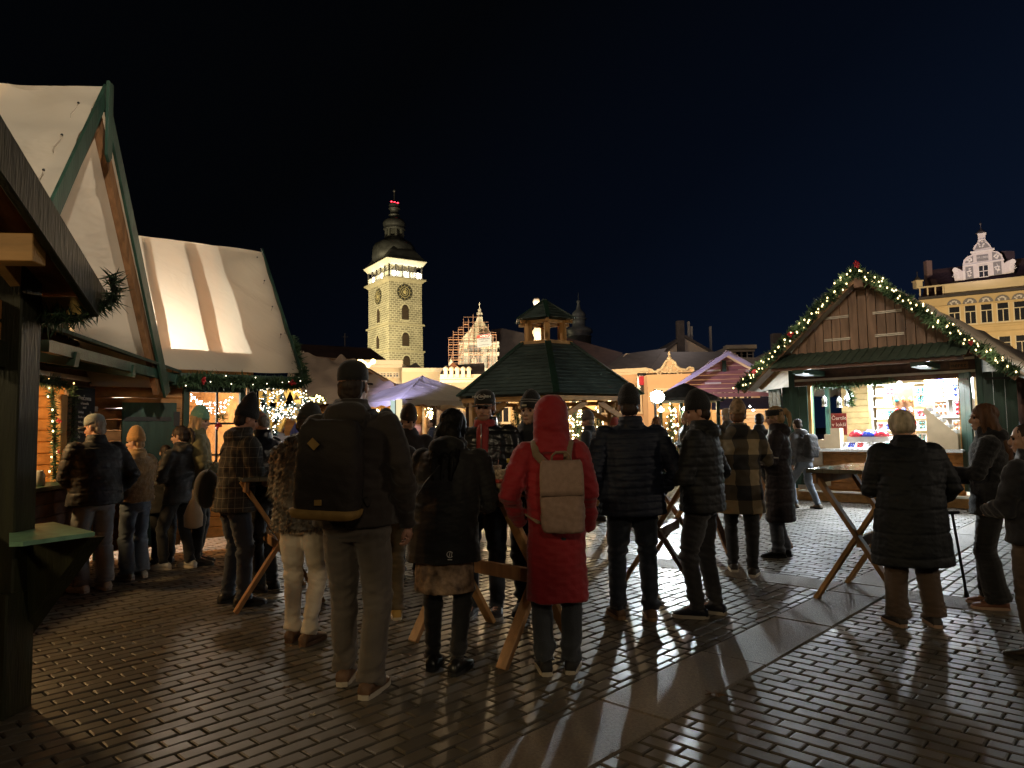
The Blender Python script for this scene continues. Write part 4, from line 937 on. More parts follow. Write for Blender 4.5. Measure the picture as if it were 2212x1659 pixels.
for s_ in (-1, 1):
    a_, b_ = F5(c5, -.7, rz_), F5(c5, 3, rz_); c_, d_ = F5(c5 + s_ * HW5, 3, ez_), F5(c5 + s_ * HW5, -.7, ez_)
    m_ = sheet(F5, a_, b_, c_, d_, 26, 26, .035, 60 + s_) if s_ > 0 else sheet(F5, b_, a_, d_, c_, 26, 26, .035, 60); m_.build('tarp_roof', tp if s_ < 0 else tarp, s5, True)
    m_ = sheet(F5, F5(c5, -.72, rz_ + .02), F5(c5 + s_ * HW5, -.72, ez_ + .02), F5(c5 + s_ * HW5, -.74, ez_ - .14), F5(c5, -.74, rz_ - .14), 40, 3, .02, 70 + s_); m_.build('tarp_edge', tp, s5, True)
m_ = MB(); m_.box(F5(c5 - .1, -.06, rz_ - .45), (.14, .04, .4), F5.R); m_.build('ridge_finial', greenx, s5)
for x, z in ((c5 - .5, 3.5), (c5 + .9, 3.45), (c5 - .5, 3.05)): m_ = MB(); m_.box(F5(x, -.04, z), (.55, .02, .06), F5.R); m_.build('sign_rail', pale, s5)
m_ = MB(); m_.slab(F5(.2, .02, 2.5), F5(c5 + 2.4, .02, 2.5), F5(c5 + 2.4, -1.2, 2.1), F5(.2, -1.2, 2.1), .03); m_.build('awning', mat('dark_awning', (.03, .03, .035), .8), s5)
for x in (.3, c5 + 2.3): m_ = MB(); m_.box(F5(x, 0, 1.2), (.12, .12, 2.4), F5.R); m_.build('corner_post', green, s5)
m_ = logwall(F5, .3, c5 + 2.3, .0, .1, 1.0, .14); m_.build('counter_wall', orange, s5)
m_ = logwall(Frame(F5(.3, 2.0, 0), F5.a), 0, c5 + 2, 0, .1, 2.5, .14); m_.build('back_wall', honeyx, s5)
lamp('POINT', F5(c5 - .6, .9, 2.0), 70, WARM2, .1, name='stall_lamp'); lamp('POINT', F5(c5 + 1.2, .9, 2.0), 60, WHITE, .1, name='stall_lamp')
lamp('SPOT', F5(c5 - 3.2, -3.2, 3.2), 330, (.72, .62, 1), .1, F5(c5 - .3, -.5, 3.4), 60, name='purple_spot')
# dark umbrella canopy and the lit booth under it
uc = P(1480, 860, 19.5)
um = thing('market_umbrella', 'dark fabric market umbrella over the small food booth', 'umbrella', V((uc.x, uc.y, 0)))
m_ = MB(); m_.lathe((uc.x, uc.y, 0), [(.95, 2.2), (.98, 2.28), (.5, 2.5), (.04, 2.7)], 8); m_.build('canopy', mat('grey_umbrella', (.06, .065, .07), .7, .3, 8, .3, 12), um)
m_ = MB(); m_.tube([V((uc.x, uc.y, 0)), V((uc.x, uc.y, 2.7))], .035, 8); m_.build('pole', green, um)
F6 = Frame(P(1428, 930, 21.5), rad(-6)); F6.o.z = 0
bo = thing('food_booth', 'small food booth with warm lamps, hanging goods and green posts', 'booth', F6(.9, .5, 0))
for x in (.0, .62, 1.25, 1.7): m_ = MB(); m_.box(F6(x, 0, 1.2), (.1, .1, 2.3), F6.R); m_.build('post', green, bo)
m_ = MB(); m_.box(F6(.85, .5, 2.3), (2.0, 1.3, .08), F6.R); m_.build('roof', greenx, bo)
m_ = logwall(F6, 0, 1.7, 0, .1, 1.05, .14); m_.build('counter_wall', orange, bo)
m_ = logwall(Frame(F6(0, 1.1, 0), F6.a), 0, 1.7, 0, .1, 2.3, .14); m_.build('back_wall', honeyx, bo)
lamp('POINT', F6(.4, .5, 2.1), 24, WARM2, .08, name='booth_lamp'); lamp('POINT', F6(1.3, .5, 2.1), 24, WARM2, .08, name='booth_lamp')
for k, (px, py, Y, r_, c_) in enumerate(((1428, 886, 20.8, .1, (1, .75, .35)), (1457, 885, 20.8, .04, (1, .9, .7)), (1478, 884, 20.8, .07, (.95, 1, .8)), (1497, 884, 20.8, .05, (.9, 1, .95)), (1586, 882, 24, .11, (1, .95, .85)), (1620, 880, 24, .06, (1, .97, .9)), (1627, 886, 24, .05, (1, .97, .9)))):
    c = P(px, py, Y); g_ = MB(); g_.lathe(c, [(r_ * .3, -r_ * .6), (r_, -r_ * .2), (r_, r_ * .3), (r_ * .4, r_ * .6), (r_ * .15, r_ * 1.2)], 10); solo(g_, 'stall_lamp_globe', emis('globe_%d' % k, c_, 9), 'round stall lamp %s' % ('glowing orange under the dark umbrella', 'small one left of the hanging sausages', 'over the hanging sausages', 'small bright one beside the black beanie', 'glowing between the black beanie and the checked hood', 'right of the checked hood', 'lowest of the lamps beside the green shutter')[k], 'lamp', 'lamps of the far stalls', smooth=True)
for k in range(7):
    c = P(1462 + 6 * k, 890, 20.9); g_ = MB(); l = .5 + .1 * math.sin(k * 3); g_.caps([c, c - V((0, 0, l))], .03, 6); solo(g_, 'hanging_sausage', mat('sausage_%d' % (k % 3), ((.3, .06, .03), (.5, .35, .12), (.1, .25, .1))[k % 3], .4), '%s sausage hanging in the food booth, %s' % (('dark red', 'pale', 'green wrapped')[k % 3], ORD[k] + ' from the left'), 'sausage', 'goods hanging in the food booth', smooth=True)
# white pyramid tent left of centre
tcn = P(912, 812, 19.5); TR = 1.75
tn = thing('pavilion_tent', 'white pyramid tent on brown posts, left half lit violet', 'tent', V((tcn.x, tcn.y, 0)))
tm = canvas('tent_canvas', (.62, .58, .52), .25); tz_ = tcn.z; te = 2.26
for k in range(4):
    t0 = rad(-98 + 90 * k); t1_ = rad(-98 + 90 * (k + 1)); R_ = TR * 1.2
    a = V((tcn.x + R_ * math.cos(t0), tcn.y + R_ * math.sin(t0), te)); b = V((tcn.x + R_ * math.cos(t1_), tcn.y + R_ * math.sin(t1_), te)); c = V((tcn.x, tcn.y, tz_))
    m_ = sheet(F1, c, c + (b - a) * .01, b, a, 12, 12, .008, k, .05); m_.build('tent_panel', tm, tn, True)
    mid = a.lerp(b, .5); m_ = MB(); n_ = 9; val = []
    for i in range(n_ + 1): p = a.lerp(b, i / n_); val.append(p - V((0, 0, .1 + (.05 if i % 2 else 0))))
    for i in range(n_): m_.prism([a.lerp(b, i / n_), a.lerp(b, (i + 1) / n_), val[i + 1], val[i]], (b - a).cross(V((0, 0, 1))).normalized() * .008)
    m_.build('valance', tm, tn)
    m_ = MB(); pp = V((tcn.x, tcn.y, 0)).lerp(V((a.x, a.y, 0)), .62); m_.box(pp + V((0, 0, 1.15)), (.16, .16, 2.3)); m_.build('post', wood('tent_post', (.1, .05, .03), 'z'), tn)
lamp('SPOT', P(770, 800, 15.5), 900, (.5, .47, 1), .1, P(865, 850, 18.8), 32, name='violet_spot')
# hut roofs under tarpaulin behind
def tarp_hut(label, pts, Y0, Y1, seed, amp=.05, m=None):
    """pts: px,py of ridge-left, ridge-right, eave-right, eave-left"""
    A, B = P(*pts[0], Y1), P(*pts[1], Y1); C, D = P(*pts[2], Y0), P(*pts[3], Y0)
    t = thing('market_hut', label, 'market hut', V(((C.x + D.x) / 2, (Y0 + Y1) / 2, 0)))
    m_ = sheet(F1, A, B, C, D, 70, 36, amp, seed); m_.build('tarp_roof', m or tarp2, t, True)
    bk = V((0, Y1 - Y0, 0)); m_ = sheet(F1, B, A, D + bk * 2, C + bk * 2, 20, 10, .02, seed); m_.build('tarp_roof', m or tarp2, t, True)
    for a_, b_ in ((A, D), (B, C)):
        m_ = MB(); m_.prism([V((b_.x, b_.y + .3, 0)), V((b_.x, b_.y + .3, b_.z - .05)), a_ - V((0, 0, .08)), V((b_.x, 2 * Y1 - Y0, b_.z - .05)), V((b_.x, 2 * Y1 - Y0, 0))], (.05, 0, 0)); m_.build('end_wall', orangey, t)
    m_ = MB(); m_.prism([V((D.x, D.y + .3, 0)), V((C.x, C.y + .3, 0)), V((C.x, C.y + .3, C.z - .05)), V((D.x, D.y + .3, D.z - .05))], (0, .05, 0)); m_.build('front_wall', orange, t)
    return t
tarp2 = canvas('brown_tarp', (.55, .43, .33), .05)
lamp('POINT', (-6.5, 12.5, 6.5), 420, (1, .8, .6), .15, name='street_lamp')
tarp_hut('long market hut under a wrinkled beige tarpaulin roof behind the garland hut', ((640, 763), (765, 778), (905, 872), (600, 872)), 19.0, 22.5, 5, .06)
tarp_hut('lower market hut with beige tarpaulin roof left of the white pyramid tent', ((800, 825), (900, 838), (990, 885), (780, 885)), 25.0, 28, 6, .06)
# arch of garlands with a thousand bulbs seen past the glowing hut
ar = thing('light_arch', 'wooden trestle arch wound with garlands full of white light bulbs', 'light arch', G(615, 1010))
AY = 15.0
am = wood('arch_wood', (.45, .26, .05), 'z')
for a, b in (((568, 845), (572, 935)), ((600, 838), (578, 935)), ((618, 838), (650, 915)), ((568, 880), (668, 868)), ((636, 845), (600, 930)), ((575, 845), (590, 870)), ((640, 838), (672, 880)), ((660, 860), (655, 960)), ((572, 860), (575, 1010)), ((662, 860), (664, 1010))):
    m_ = MB(); m_.beam(P(*a, AY), P(*b, AY), .14, .12, (0, 1, 0)); m_.build('beam', am, ar)
lights = MB(); rl_ = random.Random(9); tuft = MB()
for a, b, w_ in (((570, 838), (574, 935), 14), ((605, 835), (585, 870), 10), ((575, 890), (672, 872), 12), ((580, 905), (668, 880), 10), ((612, 838), (596, 935), 9), ((640, 838), (676, 878), 10), ((600, 895), (668, 905), 9), ((570, 905), (585, 935), 10), ((655, 885), (672, 925), 8), ((575, 840), (600, 838), 8)):
    A, B = P(*a, AY - .12), P(*b, AY - .12); L = (B - A).length
    for c, ax in path_pts([A, B], .05): needles(tuft, c, ax, w_ * .0085, 7, rl_, .01)
    for i in range(int(L * 48)):
        c = A.lerp(B, rl_.random()) + V((rl_.gauss(0, 1), -.08 + rl_.gauss(0, .4) * .1, rl_.gauss(0, 1) * .9)) * (w_ * .0048)
        c.y = AY - .2 - rl_.random() * .08; s = rl_.uniform(.0065, .0125); lights.ell(c, (s, s, s), None, 5, 4)
tuft.build('garland', mat('blue_green_fir', (.03, .06, .06), .5), ar)
o_ = lights.build('bulb_cluster', emis('arch_bulb', (1, .9, .66), 9), ar); tag(o_, kind='stuff')
for px, py in ((580, 870), (620, 880), (655, 870)): lamp('POINT', P(px, py, AY - .5), 12, WHITE, .2, name='arch_glow')
tr_ = P(655, 850, 16.5)
m_ = MB(); m_.slab(P(632, 838, 16.5), P(640, 830, 18), P(690, 878, 18), P(676, 892, 16.5), .03); solo(m_, 'tarp_edge', tp, 'narrow strip of white lit tarpaulin above the light arch', 'tarpaulin')
# ------------------------------------------------------------------ lit garlands in the distance and fir trees
def far_lights(name, label, pts, Y, n, spread, col, s=2.4, br=.02, needles_=True, seed=3):
    r = random.Random(seed); A = [P(x, y, Y) for x, y in pts]; mb = MB(); nb = MB()
    root = thing(name, label, 'garland', A[0])
    if needles_:
        for c, ax in path_pts(A, .08): needles(nb, c, ax, spread * 1.3, 7, r, .014)
        nb.build('fir', needle, root)
    cl = path_pts(A, max(.02, sum((b - a).length for a, b in zip(A, A[1:])) / n))
    for c, ax in cl:
        c = c + V((r.gauss(0, 1), 0, r.gauss(0, 1))) * spread * .6; c.y = Y - .1; q = br * r.uniform(.7, 1.3); mb.ell(c, (q, q, q), None, 5, 4)
    o = mb.build('bulb_cluster', emis('fl_%s' % str(col), col, s * 4), root); tag(o, kind='stuff'); return root
far_lights('light_garland', 'warm light garland along the eave under the white pyramid tent', [(805, 892), (850, 893), (900, 890)], 19.3, 60, .1, (1, .8, .35), seed=1)
far_lights('light_garland', 'warm light garland hanging down the post of the pyramid tent', [(931, 884), (935, 920), (933, 948)], 20, 44, .07, (1, .82, .4), seed=2)
far_lights('light_garland', 'warm light garland between the posts of the pyramid tent', [(865, 893), (900, 897), (928, 888)], 20, 40, .09, (1, .82, .4), seed=22)
far_lights('light_garland', 'yellow light garland over the light arch, right end', [(660, 862), (685, 860), (705, 866)], 18, 40, .09, (1, .82, .3), seed=23)
def fir(px, py, Y, H_, R_, lit, label, seed, col=(1, .85, .45)):
    base = P(px, py, Y); base.z = 0; r = random.Random(seed); t = thing('fir_tree', label, 'fir tree', base)
    m_ = MB(); m_.tube([base, base + V((0, 0, H_ * .97))], [.05, .012], 6); m_.build('trunk', brownw, t)
    mb = MB(); n_ = int(H_ * 95)
    for i in range(n_):
        z = (r.random() ** 1.25) * H_ * .94 + .15; rr = R_ * max(0, 1 - z / H_) ** .85 + .03; a = r.uniform(0, 6.283); d = V((math.cos(a), math.sin(a), 0))
        p0 = base + V((0, 0, z)); p1 = p0 + d * rr * r.uniform(.7, 1.1) - V((0, 0, rr * .18))
        for c, ax in path_pts([p0.lerp(p1, .3), p1], .07): needles(mb, c, ax, .085, 5, r, .008)
    mb.build('crown', needle, t)
    if lit:
        lb = MB()
        for i in range(lit):
            z = (r.random() ** 1.2) * H_ * .9 + .2; rr = R_ * max(0, 1 - z / H_) ** .85 + .03; a = r.uniform(math.pi, 2 * math.pi); c = base + V((math.cos(a) * rr, math.sin(a) * rr, z)); lb.ell(c, (.022,) * 3, None, 5, 4)
        o = lb.build('bulb_cluster', emis('tree_bulb', col, 9), t); tag(o, kind='stuff')
    return t
fir(1245, 930, 22, 2.35, .75, 230, 'lit christmas fir seen under the right half of the gazebo roof', 3)
fir(1290, 930, 24, 2.3, .5, 40, 'slim fir with a few lights beside the gazebo post', 4)
fir(1118, 930, 23, 2.35, .8, 0, 'dark fir tree seen under the left half of the gazebo roof', 5)
fir(1075, 930, 26, 2.5, .6, 0, 'thin dark fir behind the man with the cap', 6)
fir(1322, 930, 27, 2.2, .4, 0, 'small fir between the gazebo post and the navy jacket', 7)
fir(1010, 930, 28, 2.6, .5, 0, 'thin fir top left of the man with the cap', 8)
fir(1452, 935, 20.3, 2.35, .35, 60, 'small lit fir beside the green posts of the food booth', 9, (1, 1, .6))
lamp('POINT', P(1245, 890, 21), 25, WARM2, .2, name='tree_glow')
# lit box sign left of the pyramid tent
bx = thing('light_box', 'upright lit cream box sign beside the pyramid tent', 'light box', G(856, 1100))
q = P(857, 862, 16.5)
m_ = MB(); m_.box((q.x, q.y, 1.1), (.16, .14, 2.2)); m_.build('case', mat('box_case', (.3, .3, .28), .5), bx)
m_ = MB(); m_.box((q.x + .07, q.y - .09, 1.75), (.14, .02, .95)); m_.build('panel', emis('box_glow', (1, .86, .5), .75), bx)
m_ = MB(); m_.box((q.x - .08, q.y - .085, 1.8), (.1, .02, .8)); m_.build('panel', emis('box_glow2', (.75, .95, .85), .55), bx)
# street lantern in the distance
for k, (px, py, Y) in enumerate(((1317, 878, 34), (975, 887, 38))):
    c = P(px, py, Y); L = thing('street_lantern', ('wrought iron street lantern glowing right of the gazebo', 'glowing street lantern left of the man with the cap')[k], 'street lantern', V((c.x, c.y, 0)), 0, 'old street lanterns on the square')
    m_ = MB(); m_.tube([V((c.x - .45, c.y, 0)), V((c.x - .45, c.y, c.z + .1)), V((c.x - .3, c.y, c.z + .5)), V((c.x, c.y, c.z + .45))], .05, 6); m_.build('post', black, L)
    m_ = MB(); m_.lathe(c, [(.1, -.25), (.2, .1), (.05, .3), (.02, .4)], 6); m_.build('lamp_glass', emis('lantern_glow', (1, .75, .35), 7), L)
    lamp('POINT', c + V((0, -.5, 0)), 60, WARM, .15, name='street_lamp')
# fountain column with statue
fc = P(1166, 735, 46); fx0, fy0 = fc.x, fc.y
ft = thing('fountain', 'floodlit stone fountain column with a statue on top, seen through the gazebo turret', 'fountain', (fx0, fy0, 0))
zc = P(1166, 745, 46).z; zt = P(1166, 700, 46).z; zh = P(1160, 643, 46).z
stone = mat('fountain_stone', (.62, .52, .38), .7, .2, 3, .3, 9)
m_ = MB(); m_.lathe((fx0, fy0, 0), [(2.6, 0), (2.6, .7), (1.2, .8), (.9, 2.5), (1.6, 2.9), (1.7, 3.1), (.6, 3.2), (.5, zc - .8), (.62, zc - .2), (.42, zc), (.36, zc + .5), (.52, zc + .9), (.33, zt - .3), (.5, zt), (.45, zt + .1)], 16); m_.build('column', stone, ft, True)
lamp('SPOT', (fx0 - .6, fy0 - 6, 1.2), 2600, (1, .85, .6), .1, (fx0, fy0, zt), 60, name='fountain_spot')
for px, r_ in ((1122, .16), (1111, .3)):
    pass
m_ = MB(); hd = V((fx0 - .18, fy0, zh - .28))
m_.tube([(fx0 + .1, fy0, zt + .1), (fx0 + .12, fy0, zt + .6), (fx0 + .05, fy0, zh - .95), (fx0 - .02, fy0, zh - .6)], [.4, .34, .36, .3], 10); m_.tube([(fx0 - .02, fy0, zh - .62), hd], [.13, .13], 8); m_.ell(hd, (.22, .24, .29)); m_.caps([(fx0 + .3, fy0 - .1, zh - .7), (fx0 + .4, fy0 - .3, zh - 1.1), (fx0 + .1, fy0 - .4, zh - 1.3)], [.13, .11, .08], 8); m_.caps([(fx0 - .3, fy0 - .1, zh - .7), (fx0 - .35, fy0 - .35, zh - 1.1), (fx0 - .15, fy0 - .5, zh - 1.3)], [.13, .11, .08], 8)
solo(m_, 'statue', mat('white_statue', (.75, .72, .68), .6, .2, 12, .4, 30), 'pale stone statue bust showing above the gazebo turret roof', 'statue', smooth=True)
lamp('SPOT', (fx0 - 4, fy0 - 5, 3), 3000, (1, .93, .85), .1, (fx0, fy0, zh - .6), 25, name='statue_spot')

# ================================================================== town
def stone_block_mat():
    m = bpy.data.materials.new('tower_stone'); m.use_nodes = True; t = m.node_tree; b = t.nodes['Principled BSDF']
    u = nd(t, 'ShaderNodeUVMap')
    nz = nd(t, 'ShaderNodeTexNoise'); nz.inputs['Scale'].default_value = .6
    t.links.new(u.outputs[0], nz.inputs['Vector'])
    mxv = nd(t, 'ShaderNodeVectorMath', operation='MULTIPLY_ADD'); mxv.inputs[1].default_value = (.25, .2, 0)
    t.links.new(nz.outputs['Color'], mxv.inputs[0]); t.links.new(u.outputs[0], mxv.inputs[2])
    br = nd(t, 'ShaderNodeTexBrick'); br.inputs['Scale'].default_value = 1; br.inputs['Brick Width'].default_value = .9; br.inputs['Row Height'].default_value = .48
    br.inputs['Mortar Size'].default_value = .075; br.inputs['Mortar Smooth'].default_value = .25; br.inputs['Color1'].default_value = (.21, .185, .13, 1); br.inputs['Color2'].default_value = (.33, .295, .21, 1); br.inputs['Mortar'].default_value = (.62, .57, .42, 1); br.inputs['Bias'].default_value = .1
    t.links.new(mxv.outputs[0], br.inputs['Vector']); 
    n2 = nd(t, 'ShaderNodeTexNoise'); n2.inputs['Scale'].default_value = .35; n2.inputs['Detail'].default_value = 6; t.links.new(u.outputs[0], n2.inputs['Vector'])
    r2 = nd(t, 'ShaderNodeMapRange'); r2.inputs[1].default_value = .3; r2.inputs[2].default_value = .7; r2.inputs[3].default_value = .75; r2.inputs[4].default_value = 1.2; t.links.new(n2.outputs[0], r2.inputs[0])
    mm = nd(t, 'ShaderNodeVectorMath', operation='SCALE'); t.links.new(br.outputs[0], mm.inputs[0]); t.links.new(r2.outputs[0], mm.inputs['Scale']); t.links.new(mm.outputs[0], b.inputs['Base Color'])
    bp = nd(t, 'ShaderNodeBump'); bp.inputs['Strength'].default_value = .6; bp.inputs['Distance'].default_value = .1; t.links.new(br.outputs['Fac'], bp.inputs['Height']); t.links.new(bp.outputs[0], b.inputs['Normal'])
    b.inputs['Roughness'].default_value = .85; MATS['tower_stone'] = m; return m
def uvbox(o, per):
    """box-side uv by distance: u along the horizontal edge, v height"""
    me = o.data; uvl = me.uv_layers.new(name='uv')
    for p in me.polygons:
        n = p.normal; hx = V((-n.y, n.x, 0)); 
        if hx.length < .1: hx = V((1, 0, 0))
        hx.normalize()
        for li in p.loop_indices:
            co = me.vertices[me.loops[li].vertex_index].co
            uvl.data[li].uv = (co.dot(hx) + (7.3 if abs(n.x) > abs(n.y) else 0), co.z)
ts = stone_block_mat()
TY = 150.0
tcx = P(841, 700, TY); cx_, cy_ = tcx.x, tcx.y
# corner towards us, left face recedes to the left, right face to the right
Lpx, Rpx = P(796, 700, TY + 9).x - cx_, P(911.5, 700, TY + 5).x - cx_
wl, wr = math.hypot(Lpx, 9), math.hypot(Rpx, 5); al = math.atan2(9, Lpx); ar_ = math.atan2(5, Rpx)
side = 12.2
dR = V((math.cos(rad(33)), math.sin(rad(33)), 0)); dL = V((-dR.y, dR.x, 0))
# solve side lengths so the silhouettes land on the photographed edges
def solve(d, px):
    lo, hi = .1, 40
    k = (P(px, 700, 100).x) / 100
    # cx + s*dx = k*(cy + s*dy)
    return (k * cy_ - cx_) / (d.x - k * d.y)
SR, SL = solve(dR, 911.5), solve(dL, 796)
def Z(py): return P(841, py, TY).z
tw = thing('stone_tower', 'tall floodlit square stone tower with two clock faces, lit gallery and dark onion spire', 'tower', (cx_, cy_, 0))
def tq(a, b, z): return V((cx_, cy_, z)) + dR * a + dL * b
def ringq(g, z): return [tq(-g, -g, z), tq(SR + g, -g, z), tq(SR + g, SL + g, z), tq(-g, SL + g, z)]
def tower_block(g0, g1, z0, z1, nm, m):
    b = MB(); b.loft([ringq(g0, z0), ringq(g1, z1)]); o = b.build(nm, m, tw); return o
z_bal, z_e1, z_e2 = Z(601), Z(699), Z(758)
o = tower_block(.25, .25, 0, z_e2, 'lower_storey', ts); uvbox(o, 1)
o = tower_block(.12, .12, z_e2 + .02, z_e1, 'middle_storey', ts); uvbox(o, 1)
o = tower_block(0, 0, z_e1 + .02, z_bal, 'upper_storey', ts); uvbox(o, 1)
tst = mat('tower_trim', (.45, .4, .28), .8, .15, 1)
for z, g in ((z_e2, .5), (z_e1, .45)):
    b = MB(); b.loft([ringq(g, z - .1), ringq(g, z + .3)]); b.build('string_course', tst, tw)
b = MB(); b.loft([ringq(.1, z_bal - .5), ringq(.5, z_bal - .1), ringq(.75, z_bal + .05), ringq(.75, z_bal + .35)]); b.build('cornice', tst, tw)
gz0, gz1 = z_bal + .35, Z(569)
b = MB(); b.loft([ringq(-1.3, gz0), ringq(-1.3, gz1 + .3)]); b.build('gallery_wall', mat('gallery_white', (.8, .78, .7), .6, .04), tw)
dk = mat('gallery_iron', (.05, .045, .04), .5)
gp_ = MB(); bal = MB(); balm = MB()
for (a0, a1, b0_, b1_) in ((0, SR, 0, 0), (0, 0, 0, SL)):
    n_ = 5
    for i in range(n_ + 1):
        t = i / n_; p = tq(a0 + (a1 - a0) * t, b0_ + (b1_ - b0_) * t, 0); gp_ = MB(); gp_.beam(V((p.x, p.y, gz0)), V((p.x, p.y, gz1)), .3, .3, (0, 1, 0)); gp_.build('gallery_post', dk, tw)
    nb_ = 30
    for i in range(nb_):
        t = (i + .5) / nb_; p = tq(a0 + (a1 - a0) * t, b0_ + (b1_ - b0_) * t, 0); bal.beam(V((p.x, p.y, gz0)), V((p.x, p.y, gz0 + 1.5)), .17, .17, (0, 1, 0))
    p, q = tq(a0, b0_, gz0 + 1.55), tq(a1, b1_, gz0 + 1.55); balm.beam(p, q, .3, .15); balm.beam(p - V((0, 0, 1.45)), q - V((0, 0, 1.45)), .25, .2)
bal.build('balusters', mat('baluster_stone', (.7, .68, .6), .7, .05), tw); balm.build('handrail', dk, tw)
# eaves and onion spire
cxr, cyr = tq(SR / 2, SL / 2, 0).x, tq(SR / 2, SL / 2, 0).y
b = MB(); b.loft([ringq(.15, gz1), ringq(.85, gz1 + 1.0), ringq(.88, gz1 + 1.12)]); b.build('eave_soffit', mat('soffit_plaster', (.72, .68, .55), .7, .05), tw)
spire = mat('dark_copper', (.03, .03, .03), .5, .4, .8, .3, 3)
b = MB(); ze = gz1 + 1.15
b.loft([ringq(.88, ze), ringq(.1, ze + .9), ringq(-.9, ze + 2.4), ringq(-1.6, ze + 3.2)]); b.build('roof_skirt', spire, tw)
zz = lambda py: P(850, py, TY + 8).z
b = MB(); b.lathe((cxr, cyr, 0), [(5.0, ze + 1), (4.9, zz(545)), (4.7, zz(538)), (4.2, zz(530)), (3.0, zz(524)), (2.2, zz(519)), (2.2, zz(516))], 8, phase=.3); b.build('onion_dome', spire, tw, True)
lanm = mat('lantern_dark', (.05, .05, .045), .6)
b = MB()
for k in range(8):
    t = .3 + k * math.pi / 4; b.box((cxr + 1.9 * math.cos(t), cyr + 1.9 * math.sin(t), (zz(516) + zz(500)) / 2), (.45, .45, zz(500) - zz(516)), Matrix.Rotation(t, 3, 'Z'))
b.lathe((cxr, cyr, 0), [(1.2, zz(517)), (1.2, zz(499))], 8); b.build('lantern_posts', lanm, tw)
b = MB(); b.lathe((cxr, cyr, 0), [(2.5, zz(500)), (2.55, zz(498)), (2.3, zz(496)), (2.5, zz(492)), (2.6, zz(486)), (2.3, zz(480)), (1.6, zz(476)), (1.0, zz(473)), (.95, zz(470)), (1.3, zz(469)), (1.3, zz(467)), (.95, zz(466)), (.9, zz(456)), (1.35, zz(455)), (1.35, zz(453)), (1.1, zz(452)), (1.3, zz(448)), (1.2, zz(444)), (.7, zz(441)), (.2, zz(438)), (.13, zz(420)), (.12, zz(418)), (.3, zz(417)), (.3, zz(414)), (.08, zz(413)), (.06, zz(404))], 8, phase=.3); b.build('spire', spire, tw, True)
b = MB()
for k in range(3): b.ell((cxr - .5 + .7 * k, cyr - .9, zz(441) - .15 * k), (.2, .15, .1))
b.build('beacon', emis('red_beacon', (1, .03, .05), 9), tw)
# louvred windows and clocks
louv = mat('louvre', (.035, .022, .015), .8); louf = mat('louvre_slat', (.09, .06, .035), .8); arch_s = mat('arch_stone', (.55, .5, .36), .8, .1)
def win_arch(orig, ux, nrm, w_, h_, nm='window'):
    up_ = V((0, 0, 1)); pts = [orig - ux * w_ / 2, orig + ux * w_ / 2] + [orig + up_ * (h_ - w_ / 2) + ux * (w_ / 2 * math.cos(math.pi * i / 8)) + up_ * (w_ / 2 * math.sin(math.pi * i / 8)) for i in range(9)]
    b = MB(); b.prism([p + nrm * .03 for p in pts], nrm * .03); o = b.build(nm, louv, tw)
    b = MB(); n_ = 9
    for i in range(n_): b.beam(orig + up_ * (h_ * .08 + h_ * .78 * i / n_) - ux * (w_ * .47) + nrm * .1, orig + up_ * (h_ * .08 + h_ * .78 * i / n_) + ux * (w_ * .47) + nrm * .1, .14, .07)
    b.build('louvres', louf, o)
    b = MB(); pr = [pts[1]] + pts[2:] + [pts[0]]
    c = orig + up_ * (h_ - w_ / 2)
    for i in range(2, len(pts) - 1):
        p, q = pts[i], pts[i + 1]; po, qo = c + (p - c) * 1.3, c + (q - c) * 1.3; b.prism([p, q, qo, po], nrm * .16)
    b.box(orig - up_ * .15 + nrm * .1, (w_ * 1.3, .35, .25), Matrix((ux, -nrm, up_)).transposed()); b.build('surround', arch_s, o)
nR, nL = -dL, -dR
for py0, h_ in ((690, 3.3), (748, 3.0)):
    win_arch(tq(SR * .48, 0, Z(py0 - 2)) + nR * (.15 if py0 > 700 else .02), dR, nR, 1.6, h_)
    win_arch(tq(0, SL * .5, Z(py0)) + nL * (.15 if py0 > 700 else .02), dL, nL, 1.45, h_)
win_arch(tq(SR * .5, 0, Z(797)) + nR * .26, dR, nR, 1.6, 3.0)
cf = mat('clock_dark', (.04, .038, .03), .6); cg = mat('clock_gold', (.5, .42, .22), .5)
